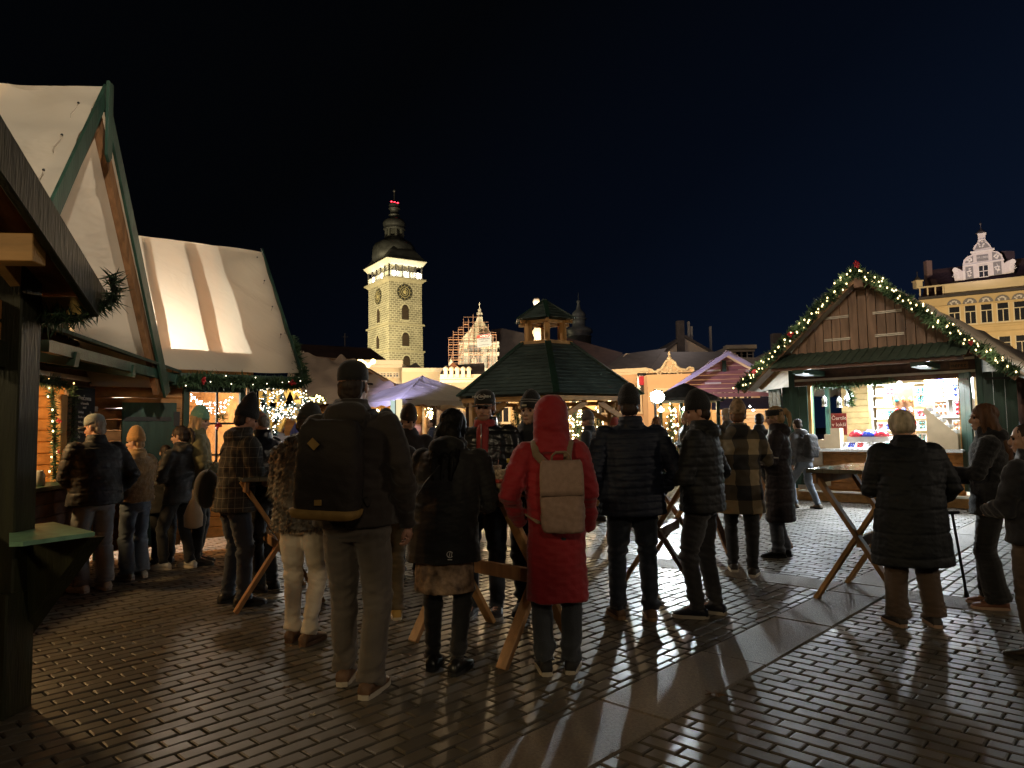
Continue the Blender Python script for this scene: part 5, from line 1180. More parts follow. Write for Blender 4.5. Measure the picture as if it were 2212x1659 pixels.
for c, ux, nr_, nm in ((tq(SR * .46, 0, Z(628)), dR, nR, 'r'), (tq(0, SL * .5, Z(631)), dL, nL, 'l')):
    Rm = Matrix((ux, V((0, 0, 1)), nr_)).transposed()
    ck = MB(); ck.lathe(c + nr_ * .05, [(1.75, 0), (1.75, .12)], 32, Rm); ok = ck.build('clock_face', cf, tw)
    ck = MB()
    for r0, r1 in ((1.12, 1.22), (.68, .78)):
        n_ = 32
        for i in range(n_):
            t0, t1_ = 2 * math.pi * i / n_, 2 * math.pi * (i + 1) / n_
            q = [c + nr_ * .2 + Rm @ V((r_ * math.cos(t), r_ * math.sin(t), 0)) for r_, t in ((r0, t0), (r1, t0), (r1, t1_), (r0, t1_))]; ck.prism(q, nr_ * .03)
    for i in range(12):
        t = math.pi * i / 6; ck.beam(c + nr_ * .2 + Rm @ V((1.36 * math.cos(t), 1.36 * math.sin(t), 0)), c + nr_ * .2 + Rm @ V((1.6 * math.cos(t), 1.6 * math.sin(t), 0)), .1, .06, nr_)
    ck.build('clock_ring', cg, ok)
    ck = MB(); ck.beam(c + nr_ * .3, c + nr_ * .3 + Rm @ V((.2, 1.0, 0)), .12, .05, nr_); ck.beam(c + nr_ * .3, c + nr_ * .3 + Rm @ V((.2, -.5, 0)), .16, .05, nr_); ck.build('clock_hand', cg, ok)
    ck = MB(); ck.lathe(c + nr_ * .18, [(.42, 0), (.42, .05)], 16, Rm); ck.build('clock_centre', cg, ok)
lamp('SPOT', (cx_ - 4, cy_ - 30, 19), 52000, (1, .85, .47), .5, tq(SR / 2, 0, 28), 100, name='tower_flood')
lamp('SPOT', (cx_ - 34, cy_ - 14, 19), 39000, (1, .85, .47), .5, tq(0, SL / 2, 26), 100, name='tower_flood')
for a, b_ in ((SR * .15, -.55), (SR * .5, -.55), (SR * .85, -.55), (-.55, SL * .3), (-.55, SL * .7)): lamp('POINT', tq(a, b_, gz0 + 1.0), 150, (1, .95, .82), .15, name='gallery_lamp')
# ------------------------------------------------------------------ houses
roofm = mat('dark_tiles', (.045, .025, .022), .8, .35, 1.2, .5, 5, stretch=(1, 1, 4)); roofm2 = mat('slate_roof', (.05, .045, .05), .7, .3, 1.5, .4, 5)
plc = mat('cream_plaster', (.62, .52, .36), .8, .08, .5); ply = mat('yellow_plaster', (.58, .44, .25), .8, .1, .5); plo = mat('orange_plaster', (.58, .4, .26), .8, .1, .5); plw = mat('pale_plaster', (.6, .53, .46), .8, .1, .5)
glassd = mat('dark_window', (.02, .022, .03), .15, .1, spec=.8); trimw = mat('window_trim', (.66, .58, .45), .7, .05)
def facade(root, px0, px1, pyt, Y0, Y1, m, nm='wall', zb=0.0, depth=6.0):
    """a wall with thickness between two picked edges"""
    a, b = P(px0, pyt[0] if isinstance(pyt, tuple) else pyt, Y0), P(px1, pyt if not isinstance(pyt, tuple) else pyt[1], Y1)
    zt_ = (a.z + b.z) / 2; m_ = MB(); back = V((0, depth, 0))
    m_.prism([V((a.x, a.y, zb)), V((b.x, b.y, zb)), V((b.x, b.y, zb)) + back, V((a.x, a.y, zb)) + back], (0, 0, zt_ - zb)); m_.build(nm, m, root)
    return V((a.x, a.y, 0)), V((b.x, b.y, 0)), zt_
def wins(root, a, b, zs, n, w_, h_, m0=.08, trim=True, arched=False, skip=()):
    d = (b - a).normalized(); L = (b - a).length; nr_ = V((d.y, -d.x, 0))
    if nr_.y > 0: nr_ = -nr_
    R = Matrix((d, -nr_, V((0, 0, 1)))).transposed()
    for zi, z in enumerate(zs):
        for i in range(n):
            if (zi, i) in skip: continue
            c = a + d * (L * (m0 + (1 - 2 * m0) * (i + .5) / n)) + V((0, 0, z))
            m_ = MB(); m_.box(c + nr_ * .03, (w_, .1, h_), R); w = m_.build('window', glassd, root)
            m_ = MB()
            for sx in (-1, 1): m_.box(c + d * (sx * (w_ / 2 + .07)) + nr_ * .08, (.14, .2, h_ + .28), R)
            m_.box(c + V((0, 0, h_ / 2 + .07)) + nr_ * .08, (w_, .2, .14), R); m_.box(c - V((0, 0, h_ / 2 + .09)) + nr_ * .12, (w_ + .4, .3, .16), R)
            m_.box(c + nr_ * .1, (.08, .06, h_), R); m_.box(c + V((0, 0, h_ * .2)) + nr_ * .1, (w_, .06, .07), R)
            m_.build('frame', trimw, w)
def cornice(root, a, b, z, h_=.4, out_=.5, m=None):
    d = (b - a).normalized(); nr_ = V((d.y, -d.x, 0)); 
    if nr_.y > 0: nr_ = -nr_
    m_ = MB(); m_.beam(a + V((0, 0, z)) + nr_ * out_ * .5, b + V((0, 0, z)) + nr_ * out_ * .5, out_, h_); m_.beam(a + V((0, 0, z - h_ * .8)) + nr_ * out_ * .25, b + V((0, 0, z - h_ * .8)) + nr_ * out_ * .25, out_ * .5, h_ * .6); m_.build('cornice', m or trimw, root)
def proof(root, pts, Y, m=None, depth=7, nm='roof'):
    """roof outline facing us, leaning back with real depth. pts list of (px,py,Yoffset)"""
    A = [P(x, y, Y + dy) for x, y, dy in pts]; m_ = MB(); m_.prism(A, (0, .35, -.02)); m_.build(nm, m or roofm, root)
# A: long dark tiled roof with white gable, left of the tower
hA = thing('town_house', 'long house with dark tiled roof and white end wall left of the tower', 'house', P(760, 930, 92).xy.to_3d())
a, b, zt_ = facade(hA, 640, 858, 790, 92, 92, plw, depth=9)
proof(hA, [(612, 741, 8), (800, 752, 8), (853, 792, 0), (640, 792, 0)], 92); proof(hA, [(853, 792, 0), (800, 752, 8), (866, 800, 16)], 92)
m_ = MB(); m_.prism([P(640, 792, 91.8), P(655, 758, 91.8), P(672, 792, 91.8)], (0, .3, 0)); m_.build('gable', plw, hA)
ch_ = MB(); q = P(745, 752, 100); ch_.box(q + V((0, 0, .6)), (.12, .12, 3)); ch_.box(q + V((0, 0, 1.6)), (.9, .06, .06)); ch_.box(q + V((-.7, 0, -.4)), (1.2, .8, .9)); ch_.build('chimney', roofm2, hA)
# B: cream cornice building
hB = thing('town_house', 'cream town house with a heavy moulded cornice below the tower', 'house', P(815, 930, 75).xy.to_3d())
a, b, zt_ = facade(hB, 786, 868, 784, 75, 76, plc); cornice(hB, a, b, zt_, .5, .7); cornice(hB, a, b, zt_ - 2.2, .35, .4); wins(hB, a, b, (zt_ - 1.3,), 5, .5, .35); wins(hB, a, b, (zt_ - 4.2,), 4, .9, 1.4)
hC = thing('town_house', 'pale parapet house between the cream cornice house and the dormer roof', 'house', P(915, 930, 74).xy.to_3d())
a, b, zt_ = facade(hC, 868, 958, 798, 74, 75, plc); cornice(hC, a, b, zt_, .25, .4); cornice(hC, a, b, zt_ - 1.6, .35, .5); proof(hC, [(872, 797, .5), (898, 783, 3), (918, 800, .5)], 74, roofm2)
wins(hC, a, b, (zt_ - 3.6,), 3, .9, 1.4)
# D: mansard with white dormer heads, yellow lit facade
hD = thing('town_house', 'yellow lit town house with dark mansard roof and row of small white dormers', 'house', P(1000, 930, 70).xy.to_3d())
a, b, zt_ = facade(hD, 950, 1120, 815, 70, 71, ply); cornice(hD, a, b, zt_, .5, .7)
cornice(hD, a, b, zt_ - 1.5, .3, .4, plc)
proof(hD, [(948, 812, 0), (960, 790, 2.5), (1046, 784, 2.5), (1048, 812, 0)], 70, roofm2); proof(hD, [(962, 800, 1), (978, 782, 1.2), (1003, 803, 1)], 70, mat('red_roof', (.16, .06, .03), .8))
for k in range(5):
    q = P(963 + 12.5 * k, 808, 69.5); m_ = MB(); m_.box(q, (.35, .4, .7)); m_.lathe(q + V((0, 0, .35)), [(.3, 0), (.25, .25), (.05, .4)], 8); m_.build('dormer', trimw, hD)
wins(hD, a, b, (zt_ - 2.0,), 8, .5, .3)
for k in range(10):
    q = a.lerp(b, (k + .5) / 10); m_ = MB(); m_.box(q + V((0, -.25, zt_ - .9)), (.25, .5, .8)); m_.build('corbel', trimw, hD)
# E: long yellow facade seen below the gazebo roof, arcaded
hE = thing('town_house', 'long warm yellow facade with arched arcade behind the gazebo', 'house', P(1180, 930, 52).xy.to_3d())
a, b, zt_ = facade(hE, 800, 1292, 826, 55, 50, ply); wins(hE, a, b, (zt_ - 2.2,), 9, .9, 1.5, .03); cornice(hE, a, b, zt_ - .2, .4, .5)
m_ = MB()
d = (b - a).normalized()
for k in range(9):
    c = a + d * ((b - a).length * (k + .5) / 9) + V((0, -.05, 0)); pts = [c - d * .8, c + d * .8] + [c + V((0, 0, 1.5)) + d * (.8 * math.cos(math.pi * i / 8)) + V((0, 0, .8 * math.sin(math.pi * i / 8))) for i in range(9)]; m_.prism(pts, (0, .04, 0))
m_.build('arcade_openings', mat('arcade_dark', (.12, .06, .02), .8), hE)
# F: right group
hF = thing('town_house', 'low house with plain brown roof and cream gable edge right of the gazebo', 'house', P(1310, 930, 60).xy.to_3d())
a, b, zt_ = facade(hF, 1278, 1400, 802, 58, 56, plo); wins(hF, a, b, (zt_ - 2.6,), 3, .9, 1.4, .1); cornice(hF, a, b, zt_, .3, .4)
proof(hF, [(1300, 800, 0), (1345, 765, 4), (1440, 752, 5), (1402, 802, 0)], 58, roofm2, nm='roof')
proof(hF, [(1190, 770, 6), (1210, 725, 10), (1345, 762, 10), (1325, 805, 6)], 58, roofm, nm='roof')
m_ = MB(); m_.prism([P(1322, 798, 59), P(1352, 763, 62), P(1400, 770, 62), P(1362, 772, 61.9), P(1340, 800, 59)], (0, .3, 0)); m_.build('gable_edge', plw, hF)
pr_ = P(1418, 822, 56.5); m_ = MB(); m_.box(P(1389, 828, 55.6), (.9, .08, 1.6)); wq = m_.build('window', glassd, hF); m_ = MB(); q = P(1389, 822, 55.5); m_.box(q, (.6, .06, .7)); m_.build('red_blind', mat('blind_red', (.4, .02, .04), .6, emit=(.5, .02, .05), estr=.2), wq)
# baroque gable house
hG = thing('town_house', 'peach baroque house with scrolled stucco gable and small windows', 'house', P(1445, 930, 54).xy.to_3d())
a, b, zt_ = facade(hG, 1398, 1640, 806, 54, 52, plo); wins(hG, a, b, (zt_ - 1.6,), 9, .5, .8, .06); wins(hG, a, b, (zt_ - 4.2,), 5, .9, 1.4, .06)
gpts = [(1398, 806), (1400, 797), (1408, 799), (1412, 803), (1422, 802), (1431, 795), (1436, 784), (1440, 779), (1452, 778), (1458, 783), (1461, 791), (1470, 797), (1482, 799), (1490, 793), (1497, 795), (1499, 804)]
m_ = MB(); m_.prism([P(x, y, 53.7) for x, y in gpts], (0, .5, 0)); gg = m_.build('scrolled_gable', mat('gable_stucco', (.55, .42, .3), .8, .25, 2.5, .6, 6), hG)
m_ = MB(); m_.tube([P(x, y, 53.6) for x, y in gpts], .09, 6); m_.build('gable_moulding', trimw, gg)
q = P(1446, 778, 53.8); m_ = MB(); m_.lathe(q, [(.15, 0), (.2, .15), (.05, .35), (.12, .5), (.01, .7)], 8); m_.build('finial', trimw, gg)
m_ = MB()
for x, y, s in ((1446, 787, .3), (1436, 797, .28), (1456, 797, .28), (1446, 800, .2), (1424, 803, .2), (1468, 803, .2)):
    c = P(x, y, 53.65); m_.tube([c + V((s * math.cos(t), 0, s * math.sin(t))) for t in [k * .7 for k in range(9)]], .05, 5)
m_.build('stucco_scroll', trimw, gg)
proof(hG, [(1400, 806, .5), (1430, 760, 6), (1560, 760, 6), (1600, 806, .5)], 54.2, roofm2)
# tall dark gable house with antennas behind
hH = thing('town_house', 'tall dark house with two gables behind the baroque house', 'house', P(1500, 930, 88).xy.to_3d())
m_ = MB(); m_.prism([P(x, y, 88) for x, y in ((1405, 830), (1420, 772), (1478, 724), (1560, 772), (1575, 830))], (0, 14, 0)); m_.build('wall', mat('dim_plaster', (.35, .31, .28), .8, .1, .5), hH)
m_ = MB(); m_.prism([P(x, y, 87.6) for x, y in ((1478, 722), (1476, 727), (1562, 776), (1566, 773))], (0, 15, 0)); m_.prism([P(x, y, 87.6) for x, y in ((1478, 722), (1480, 727), (1418, 776), (1412, 774))], (0, 15, 0)); m_.build('roof', roofm2, hH)
m_ = MB(); m_.box(P(1470, 745, 87.9), (.9, .8, 6)); m_.build('downpipe_bay', roofm2, hH)
for k, (px, py) in enumerate(((1487, 695), (1534, 705), (1493, 705))):
    q = P(px, py, 92); m_ = MB(); m_.box(q - V((0, 0, 2.2)), (.28, .28, 4.4)); solo(m_, 'antenna', mat('antenna_grey', (.25, .25, .27), .5), 'grey rooftop mobile antenna %s' % ('farthest left on the dark gable house', 'standing alone to the right', 'shorter, beside the left one')[k], 'antenna', 'rooftop antennas')
hI = thing('town_house', 'flat roofed pale penthouse above the pink log stall', 'house', P(1590, 930, 95).xy.to_3d())
a, b, zt_ = facade(hI, 1562, 1626, 752, 95, 95, plw, depth=5); cornice(hI, a, b, zt_, .5, 1.6); wins(hI, a, b, (zt_ - 1.1,), 4, 1.4, 1.1, .1)
hJ = thing('town_house', 'row of unlit houses behind the brown stall', 'house', P(1650, 930, 80).xy.to_3d())
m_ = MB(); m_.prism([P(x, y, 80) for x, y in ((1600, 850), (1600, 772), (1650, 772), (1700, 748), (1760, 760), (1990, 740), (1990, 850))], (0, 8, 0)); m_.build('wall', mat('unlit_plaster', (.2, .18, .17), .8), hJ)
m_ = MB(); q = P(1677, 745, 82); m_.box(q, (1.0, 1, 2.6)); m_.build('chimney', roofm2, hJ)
# church nave and thin church tower
hK = thing('church', 'dark church nave roof behind the gazebo', 'church', P(1120, 930, 112).xy.to_3d())
m_ = MB(); m_.prism([P(x, y, 112) for x, y in ((1060, 830), (1060, 712), (1085, 709), (1215, 738), (1300, 790), (1300, 840))], (0, 14, 0)); m_.build('nave_roof', mat('nave_roof_m', (.04, .028, .026), .8, .3, 1), hK)
ctw = thing('church_tower', 'thin dark unlit church tower with onion spire right of the gazebo turret', 'church tower', P(1256, 930, 130).xy.to_3d())
q = P(1256, 800, 130); zc_ = lambda py: P(1253, py, 130).z
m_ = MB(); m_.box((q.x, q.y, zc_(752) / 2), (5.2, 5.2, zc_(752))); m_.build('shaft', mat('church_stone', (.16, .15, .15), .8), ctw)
m_ = MB(); m_.lathe((q.x - .3, q.y, 0), [(2.2, zc_(752)), (2.2, zc_(728)), (2.5, zc_(727)), (2.0, zc_(724)), (2.6, zc_(718)), (2.4, zc_(711)), (1.2, zc_(705)), (1.2, zc_(690)), (1.6, zc_(689)), (1.1, zc_(687)), (1.35, zc_(681)), (1.1, zc_(675)), (.5, zc_(669)), (.2, zc_(655)), (.35, zc_(653)), (.35, zc_(650)), (.08, zc_(648)), (.05, zc_(632))], 10); m_.build('spire', mat('church_spire_m', (.06, .065, .075), .45), ctw, True)
lamp('POINT', (q.x - 8, q.y - 25, 32), 1500, (1, .8, .7), .5, name='street_lamp')
# church facade with scaffolding and banner
cfc = thing('church_facade', 'floodlit white baroque church gable wrapped in orange scaffolding', 'church', P(1025, 930, 100).xy.to_3d())
fpts = [(985, 830), (990, 790), (993, 742), (1000, 728), (1015, 712), (1028, 694), (1031, 684), (1042, 684), (1043, 694), (1052, 706), (1062, 722), (1066, 735), (1066, 742), (1078, 742), (1079, 748), (1074, 752), (1074, 775), (1080, 800), (1080, 840)]
chm = mat('church_plaster', (.62, .55, .4), .8, .1, .4)
m_ = MB(); m_.prism([P(x, y, 100) for x, y in fpts], (0, 4, 0)); m_.build('gable_wall', chm, cfc)
q = P(1036, 680, 100); m_ = MB(); m_.lathe(q, [(.45, 0), (.4, .3), (.2, .4), (.25, .8), (.08, 1.0), (.05, 1.4), (.12, 1.5), (.02, 1.9)], 8); m_.build('finial', trimw, cfc)
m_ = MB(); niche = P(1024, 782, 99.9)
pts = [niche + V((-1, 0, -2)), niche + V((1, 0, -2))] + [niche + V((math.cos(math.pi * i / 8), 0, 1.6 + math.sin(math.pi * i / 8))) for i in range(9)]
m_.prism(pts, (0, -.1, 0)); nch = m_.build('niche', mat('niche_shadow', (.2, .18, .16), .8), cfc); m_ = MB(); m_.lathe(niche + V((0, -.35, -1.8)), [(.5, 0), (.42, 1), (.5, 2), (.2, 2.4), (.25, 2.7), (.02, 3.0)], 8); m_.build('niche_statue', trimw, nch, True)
for x in (1006, 1048, 1062): m_ = MB(); m_.box(P(x, 785, 99.9), (1.2, .3, 4)); m_.build('panel', mat('panel_grey', (.38, .36, .3), .8), cfc)
for y in (742, 765, 800): m_ = MB(); m_.beam(P(992, y, 99.7), P(1078, y, 99.7), .6, .5); m_.build('string_course', trimw, cfc)
sc = thing('scaffolding', 'orange steel scaffolding in front of the floodlit church gable', 'scaffolding', P(1010, 930, 97).xy.to_3d())
scm = mat('scaffold_steel', (.3, .15, .09), .5, .15, 2); scp = mat('scaffold_board', (.45, .2, .09), .6)
def topy(x):
    if x < 978: return 732
    if x < 990: return 715
    if x < 1000: return 710
    if x < 1013: return 688
    if x < 1038: return 680
    if x < 1056: return 700
    return 722
m_ = MB(); xs = [969, 979, 990, 1001, 1012, 1022, 1033, 1044, 1055, 1065, 1072]
for x in xs:
    for dy in (0, 1.2): m_.beam(P(x, 812, 97 + dy), P(x, topy(x), 97 + dy), .06, .06, (0, 1, 0))
m_.build('standard', scm, sc)
ml = MB(); mp_ = MB(); 
for y in (690, 701, 712, 723, 734, 745, 756, 767, 778, 789, 800):
    for x0, x1 in zip(xs, xs[1:]):
        if topy(x0) <= y + 2 and topy(x1) <= y + 6:
            ml.beam(P(x0, y - 5, 97), P(x1, y - 5, 97), .045, .045)
            if (int(y) % 2 == 1 and (x0 * 7 + int(y)) % 5 in (1, 3)) or x0 < 995: mp_ = MB(); mp_.box((P(x0, y, 97.2) + P(x1, y, 97.8)) / 2, ((P(x1, y, 97) - P(x0, y, 97)).length, .5, .07)); mp_.build('deck', scp, sc)
for x0, x1, y0_, y1_ in ((969, 979, 800, 756), (990, 1001, 789, 745), (1012, 1022, 745, 701), (1055, 1065, 800, 756)): ml.beam(P(x0, y0_, 97), P(x1, y1_, 97), .07, .07)
ml.build('ledger', scm, sc)
bn = thing('banner', 'white banner with red heading hung on the church scaffolding', 'banner', P(1048, 750, 96.6))
c0 = P(1030, 724, 96.6); c1 = P(1060, 720, 96.6); c2 = P(1062, 747, 96.6); c3 = P(1031, 751, 96.6)
m_ = MB(); m_.prism([c0, c1, c2, c3], (0, .05, 0)); m_.build('sheet', mat('banner_white', (.3, .29, .28), .7, .03), bn)
bx_ = (c1 - c0).normalized(); by_ = V((0, 0, 1)); cc = (c0 + c1 + c2 + c3) / 4 - V((0, .06, 0)); hgt = (c0 - c3).length
m_ = MB(); m_.prism([c0 - V((0, .03, .05)), c1 - V((0, .03, .05)), c1.lerp(c2, .27) - V((0, .03, 0)), c0.lerp(c3, .27) - V((0, .03, 0))], (0, .02, 0)); m_.build('red_band', mat('banner_red', (.4, .05, .03), .7), bn)
btxt = mat('banner_text', (.03, .03, .04), .7)
text_on('DOLMEN·CS', .36, cc + V((0, 0, hgt * .35)), bx_, by_, wht, bn, ext=.004); text_on('FASÁDNÍ STUDIO', .19, cc + V((0, 0, hgt * .12)), bx_, by_, btxt, bn, ext=.004); text_on('stavební opravy', .17, cc - V((0, 0, hgt * .05)), bx_, by_, btxt, bn, ext=.004); text_on('www.dolmen-cs.cz', .18, cc - V((0, 0, hgt * .35)), bx_, by_, btxt, bn, ext=.004)
q = P(975, 792, 96)
m_ = MB(); m_.lathe(P(974, 812, 94), [(.5, 0), (.2, .3), (.45, 1.0), (.35, 1.6), (.22, 2.0), (.05, 2.3)], 8); solo(m_, 'roof_statue', trimw, 'small pale figure on the roof edge left of the scaffolding', 'statue', smooth=True)
lamp('SPOT', (P(1000, 930, 80).x, 80, 8), 15000, (1, .85, .55), .4, P(1030, 760, 100), 60, name='church_flood'); lamp('SPOT', (P(1075, 930, 86).x, 86, 8), 8000, (1, .92, .7), .4, P(1040, 740, 100), 60, name='church_flood')
# trumpeting angel decoration on a pole above the tarpaulin huts
an = thing('light_angel', 'golden light figure of a trumpeting angel above the tarpaulin roofs', 'light figure', P(790, 795, 30).xy.to_3d())
q = P(790, 790, 30); m_ = MB(); m_.tube([V((q.x, q.y, 0)), q], .04, 6); m_.build('pole', black, an)
m_ = MB(); am_ = emis('angel_gold', (1, .78, .3), 5)
m_.caps([P(787, 797, 29.9), P(793, 790, 29.9), P(800, 786, 29.9)], [.16, .12, .06], 8); m_.caps([P(800, 786, 29.9), P(806, 781, 29.9)], [.05, .12], 8); m_.ell(P(781, 783, 29.9), (.13, .1, .13)); m_.caps([P(776, 781, 29.9), P(786, 788, 29.9)], [.1, .16], 8); m_.build('figure', am_, an, True)
# house right: yellow ornate
YR = 96.0
hR = thing('town_house', 'tall ornate yellow house with white stepped baroque gable at the upper right', 'house', P(2120, 930, YR).xy.to_3d())
Ya, Yb = 101.0, 91.4
a, b, zt_ = facade(hR, 1985, 2330, (652, 652), Ya, Yb, ply, depth=10)
# rebuild the top as a true horizontal wall: height taken at the left edge
zA = P(2062, 640, 98.4).z
for o in [c for c in hR.children if c.name.startswith('wall')]: bpy.data.objects.remove(o)
m_ = MB(); m_.prism([a, b, b + V((6, 12, 0)), a + V((6, 12, 0))], (0, 0, zA)); m_.build('wall', ply, hR)
d = (b - a).normalized(); nr_ = V((d.y, -d.x, 0)); L = (b - a).length
def onf(px, py):
    """point where the view ray meets the facade plane"""
    r_ = ray(px, py); t = (a - V((0, 0, CAMZ))).dot(nr_) / r_.dot(nr_); return V((0, 0, CAMZ)) + r_ * t
m_ = MB(); m_.beam(a + V((0, 0, zA + .12)) + nr_ * .35, b + V((0, 0, zA + .12)) + nr_ * .35, 1.0, .3); m_.build('eave', roofm2, hR)
zP = onf(2062, 614).z
m_ = MB()
m_.beam(a + V((0, 0, zP)) + nr_ * .1, b + V((0, 0, zP)) + nr_ * .1, .35, .2)
m_.beam(a + V((0, 0, (zA + .3 + zP) / 2)) + d * 3.2 , b + V((0, 0, (zA + .3 + zP) / 2)), .3, zP - zA - .3)
for k in range(4): m_.box(a + d * (.2 + .95 * k) + V((0, 0, (zA + .3 + zP) / 2)), (.18, .3, zP - zA - .3), Matrix((d, -nr_, V((0, 0, 1)))).transposed())
m_.build('parapet', plc, hR)
Rf = Matrix((d, -nr_, V((0, 0, 1)))).transposed()
def outl(pts, m, nm, parent, th=.35, off=.12):
    b_ = MB(); b_.prism([onf(x, y) + nr_ * off for x, y in pts], -nr_ * th); return b_.build(nm, m, parent)
plg = mat('gable_lilac', (.55, .5, .5), .8, .06); sgr = mat('sgraffito', (.2, .19, .2), .8, .1); sgw = mat('sgraffito_white', (.62, .58, .57), .8, .05)
K = lambda x, y: ((3600 + x * 496 / 1266) * .54, (850 + y * 650 / 1659) * .54)
gb = outl([K(*p) for p in ((560, 700), (550, 640), (545, 605), (560, 578), (600, 575), (640, 600), (640, 545), (648, 490), (680, 455), (735, 430), (725, 405), (760, 395), (745, 370), (760, 340), (790, 310), (797, 275), (795, 225), (785, 215), (880, 208), (875, 222), (870, 270), (890, 300), (920, 330), (935, 360), (965, 368), (945, 390), (1000, 400), (1040, 430), (1055, 470), (1062, 520), (1110, 490), (1160, 485), (1170, 510), (1163, 612))], plg, 'baroque_gable', hR)
for pts in (((668, 560), (745, 550), (755, 672), (672, 690)), ((950, 510), (1032, 498), (1042, 630), (960, 642)), ((665, 520), (690, 475), (745, 445), (748, 510)), ((940, 405), (990, 415), (1030, 455), (1030, 475), (942, 490)), ((760, 385), (790, 330), (820, 280), (855, 275), (880, 315), (920, 355)), ((780, 440), (900, 425), (905, 490), (785, 505))):
    o = outl([K(*p) for p in pts], sgr, 'sgraffito_panel', gb, .05, .17)
    r = random.Random(int(pts[0][0])); m_ = MB(); cx0 = sum(p[0] for p in pts) / len(pts); cy0 = sum(p[1] for p in pts) / len(pts)
    sx_w = (max(p[0] for p in pts) - min(p[0] for p in pts)) * .3; sy_w = (max(p[1] for p in pts) - min(p[1] for p in pts)) * .32
    if pts[0][0] != 780:
        for i in range(9):
            t = 2 * math.pi * i / 9; c = onf(*K(cx0 + sx_w * math.cos(t) * r.uniform(.3, 1), cy0 + sy_w * math.sin(t) * r.uniform(.3, 1))) + nr_ * .2; m_.ell(c, (.13, .04, .1), Rf, 7, 4)
        m_.tube([onf(*K(cx0, cy0 + sy_w)) + nr_ * .2, onf(*K(cx0 + sx_w * .4, cy0)) + nr_ * .2, onf(*K(cx0 - sx_w * .3, cy0 - sy_w)) + nr_ * .2], .035, 5); m_.build('floral_scroll', sgw, o)
    else: text_on('I.P.1905', .42, onf(*K(843, 462)) + nr_ * .2, d, (0, 0, 1), sgw, o, ext=.01)
for pts in (((640, 545), (1062, 478), (1064, 490), (640, 558)), ((715, 405), (965, 368), (965, 385), (722, 425)), ((640, 600), (665, 600), (668, 690), (650, 695)), ((790, 222), (880, 208), (880, 225), (790, 238)), ((797, 282), (872, 268), (872, 280), (797, 294))): outl([K(*p) for p in pts], sgw, 'gable_moulding', gb, .2, .3)
for pts in (((560, 700), (552, 640), (542, 605), (555, 578), (600, 574), (638, 625), (652, 690)), ((1064, 628), (1066, 540), (1100, 498), (1160, 483), (1172, 510), (1163, 612))): outl([K(*p) for p in pts], plg, 'scroll_wing', gb, .25, .1)
for cx0, sgn in ((600, -1), (1125, 1)):
    m_ = MB(); c = onf(*K(cx0, 680 if sgn < 0 else 600))
    for i in range(6): t = rad(95 + 13 * i) if sgn < 0 else rad(85 - 13 * i); m_.beam(c + nr_ * .15 + d * (-.1 * sgn), c + nr_ * .2 + d * (.8 * math.cos(t)) + V((0, 0, 1.2 * math.sin(t))), .07, .05, nr_)
    c2_ = onf(*K(565 if sgn < 0 else 1150, 592 if sgn < 0 else 505)) + nr_ * .2; m_.lathe(c2_, [(.36, 0), (.36, .1)], 12, Matrix((d, V((0, 0, 1)), nr_)).transposed()); m_.build('shell_scroll', sgw, gb)
wn = outl([K(*p) for p in ((800, 548), (900, 535), (905, 655), (808, 668))], glassd, 'window', gb, .05, .2)
m_ = MB(); q0, q1, q2, q3 = [onf(*K(*p)) + nr_ * .25 for p in ((800, 548), (900, 535), (905, 655), (808, 668))]
for s_, e_ in ((q0, q1), (q1, q2), (q2, q3), (q3, q0), ((q0 + q1) / 2, (q2 + q3) / 2), (q0.lerp(q3, .5), q1.lerp(q2, .5))): m_.beam(s_, e_, .09, .09, nr_)
m_.build('frame', sgw, wn)
q = onf(*K(828, 210)); m_ = MB(); m_.lathe(q - nr_ * .3, [(.65, 0), (.68, .08), (.4, .3), (.3, .5), (.08, .62), (.05, 1.2), (.14, 1.3), (.14, 1.42), (.02, 1.5), (.02, 1.8)], 10); m_.build('gable_cap', roofm2, gb, True)
q = onf(*K(190, 745)); m_ = MB(); m_.box(q + V((0, .2, .1)), (.9, .9, 1.0)); m_.box(q + V((0, .2, .65)), (1.15, 1.1, .14)); pc = m_.build('corner_pier', plc, hR); m_ = MB(); m_.lathe(q + V((0, .2, .72)), [(.55, 0), (.5, .15), (.2, .5), (.06, .7), (.04, 1.1), (.1, 1.2), (.01, 1.45)], 10); m_.build('pier_cap', roofm2, pc, True)
# roof behind
bk = -nr_
zr = onf(*K(300, 560)).z + 1.2
m_ = MB(); e0 = a + V((0, 0, zA + .4)) + bk * .6 + d * .4; e1 = b + V((0, 0, zA + .4)) + bk * .6
m_.prism([e0, e1, e1 + bk * 5 + V((0, 0, 4.9)), e0 + bk * 5 + V((0, 0, 4.6)) + d * 1.0], (0, 0, .2)); m_.build('roof', mat('roof_tiles_dark', (.06, .035, .04), .75, .3, 3, .6, 8), hR)
q = e0 + bk * 4 + V((0, 0, 3.6)) + d * .8; m_ = MB(); m_.box(q + V((0, 0, .6)), (.8, .8, 3.6)); m_.build('chimney', mat('chimney_brick', (.14, .09, .08), .8), hR)
q = onf(*K(1095, 400)) + bk * 4.4; m_ = MB(); m_.box(q, (2.0, .9, 1.8)); m_.build('chimney', MATS['chimney_brick'], hR)
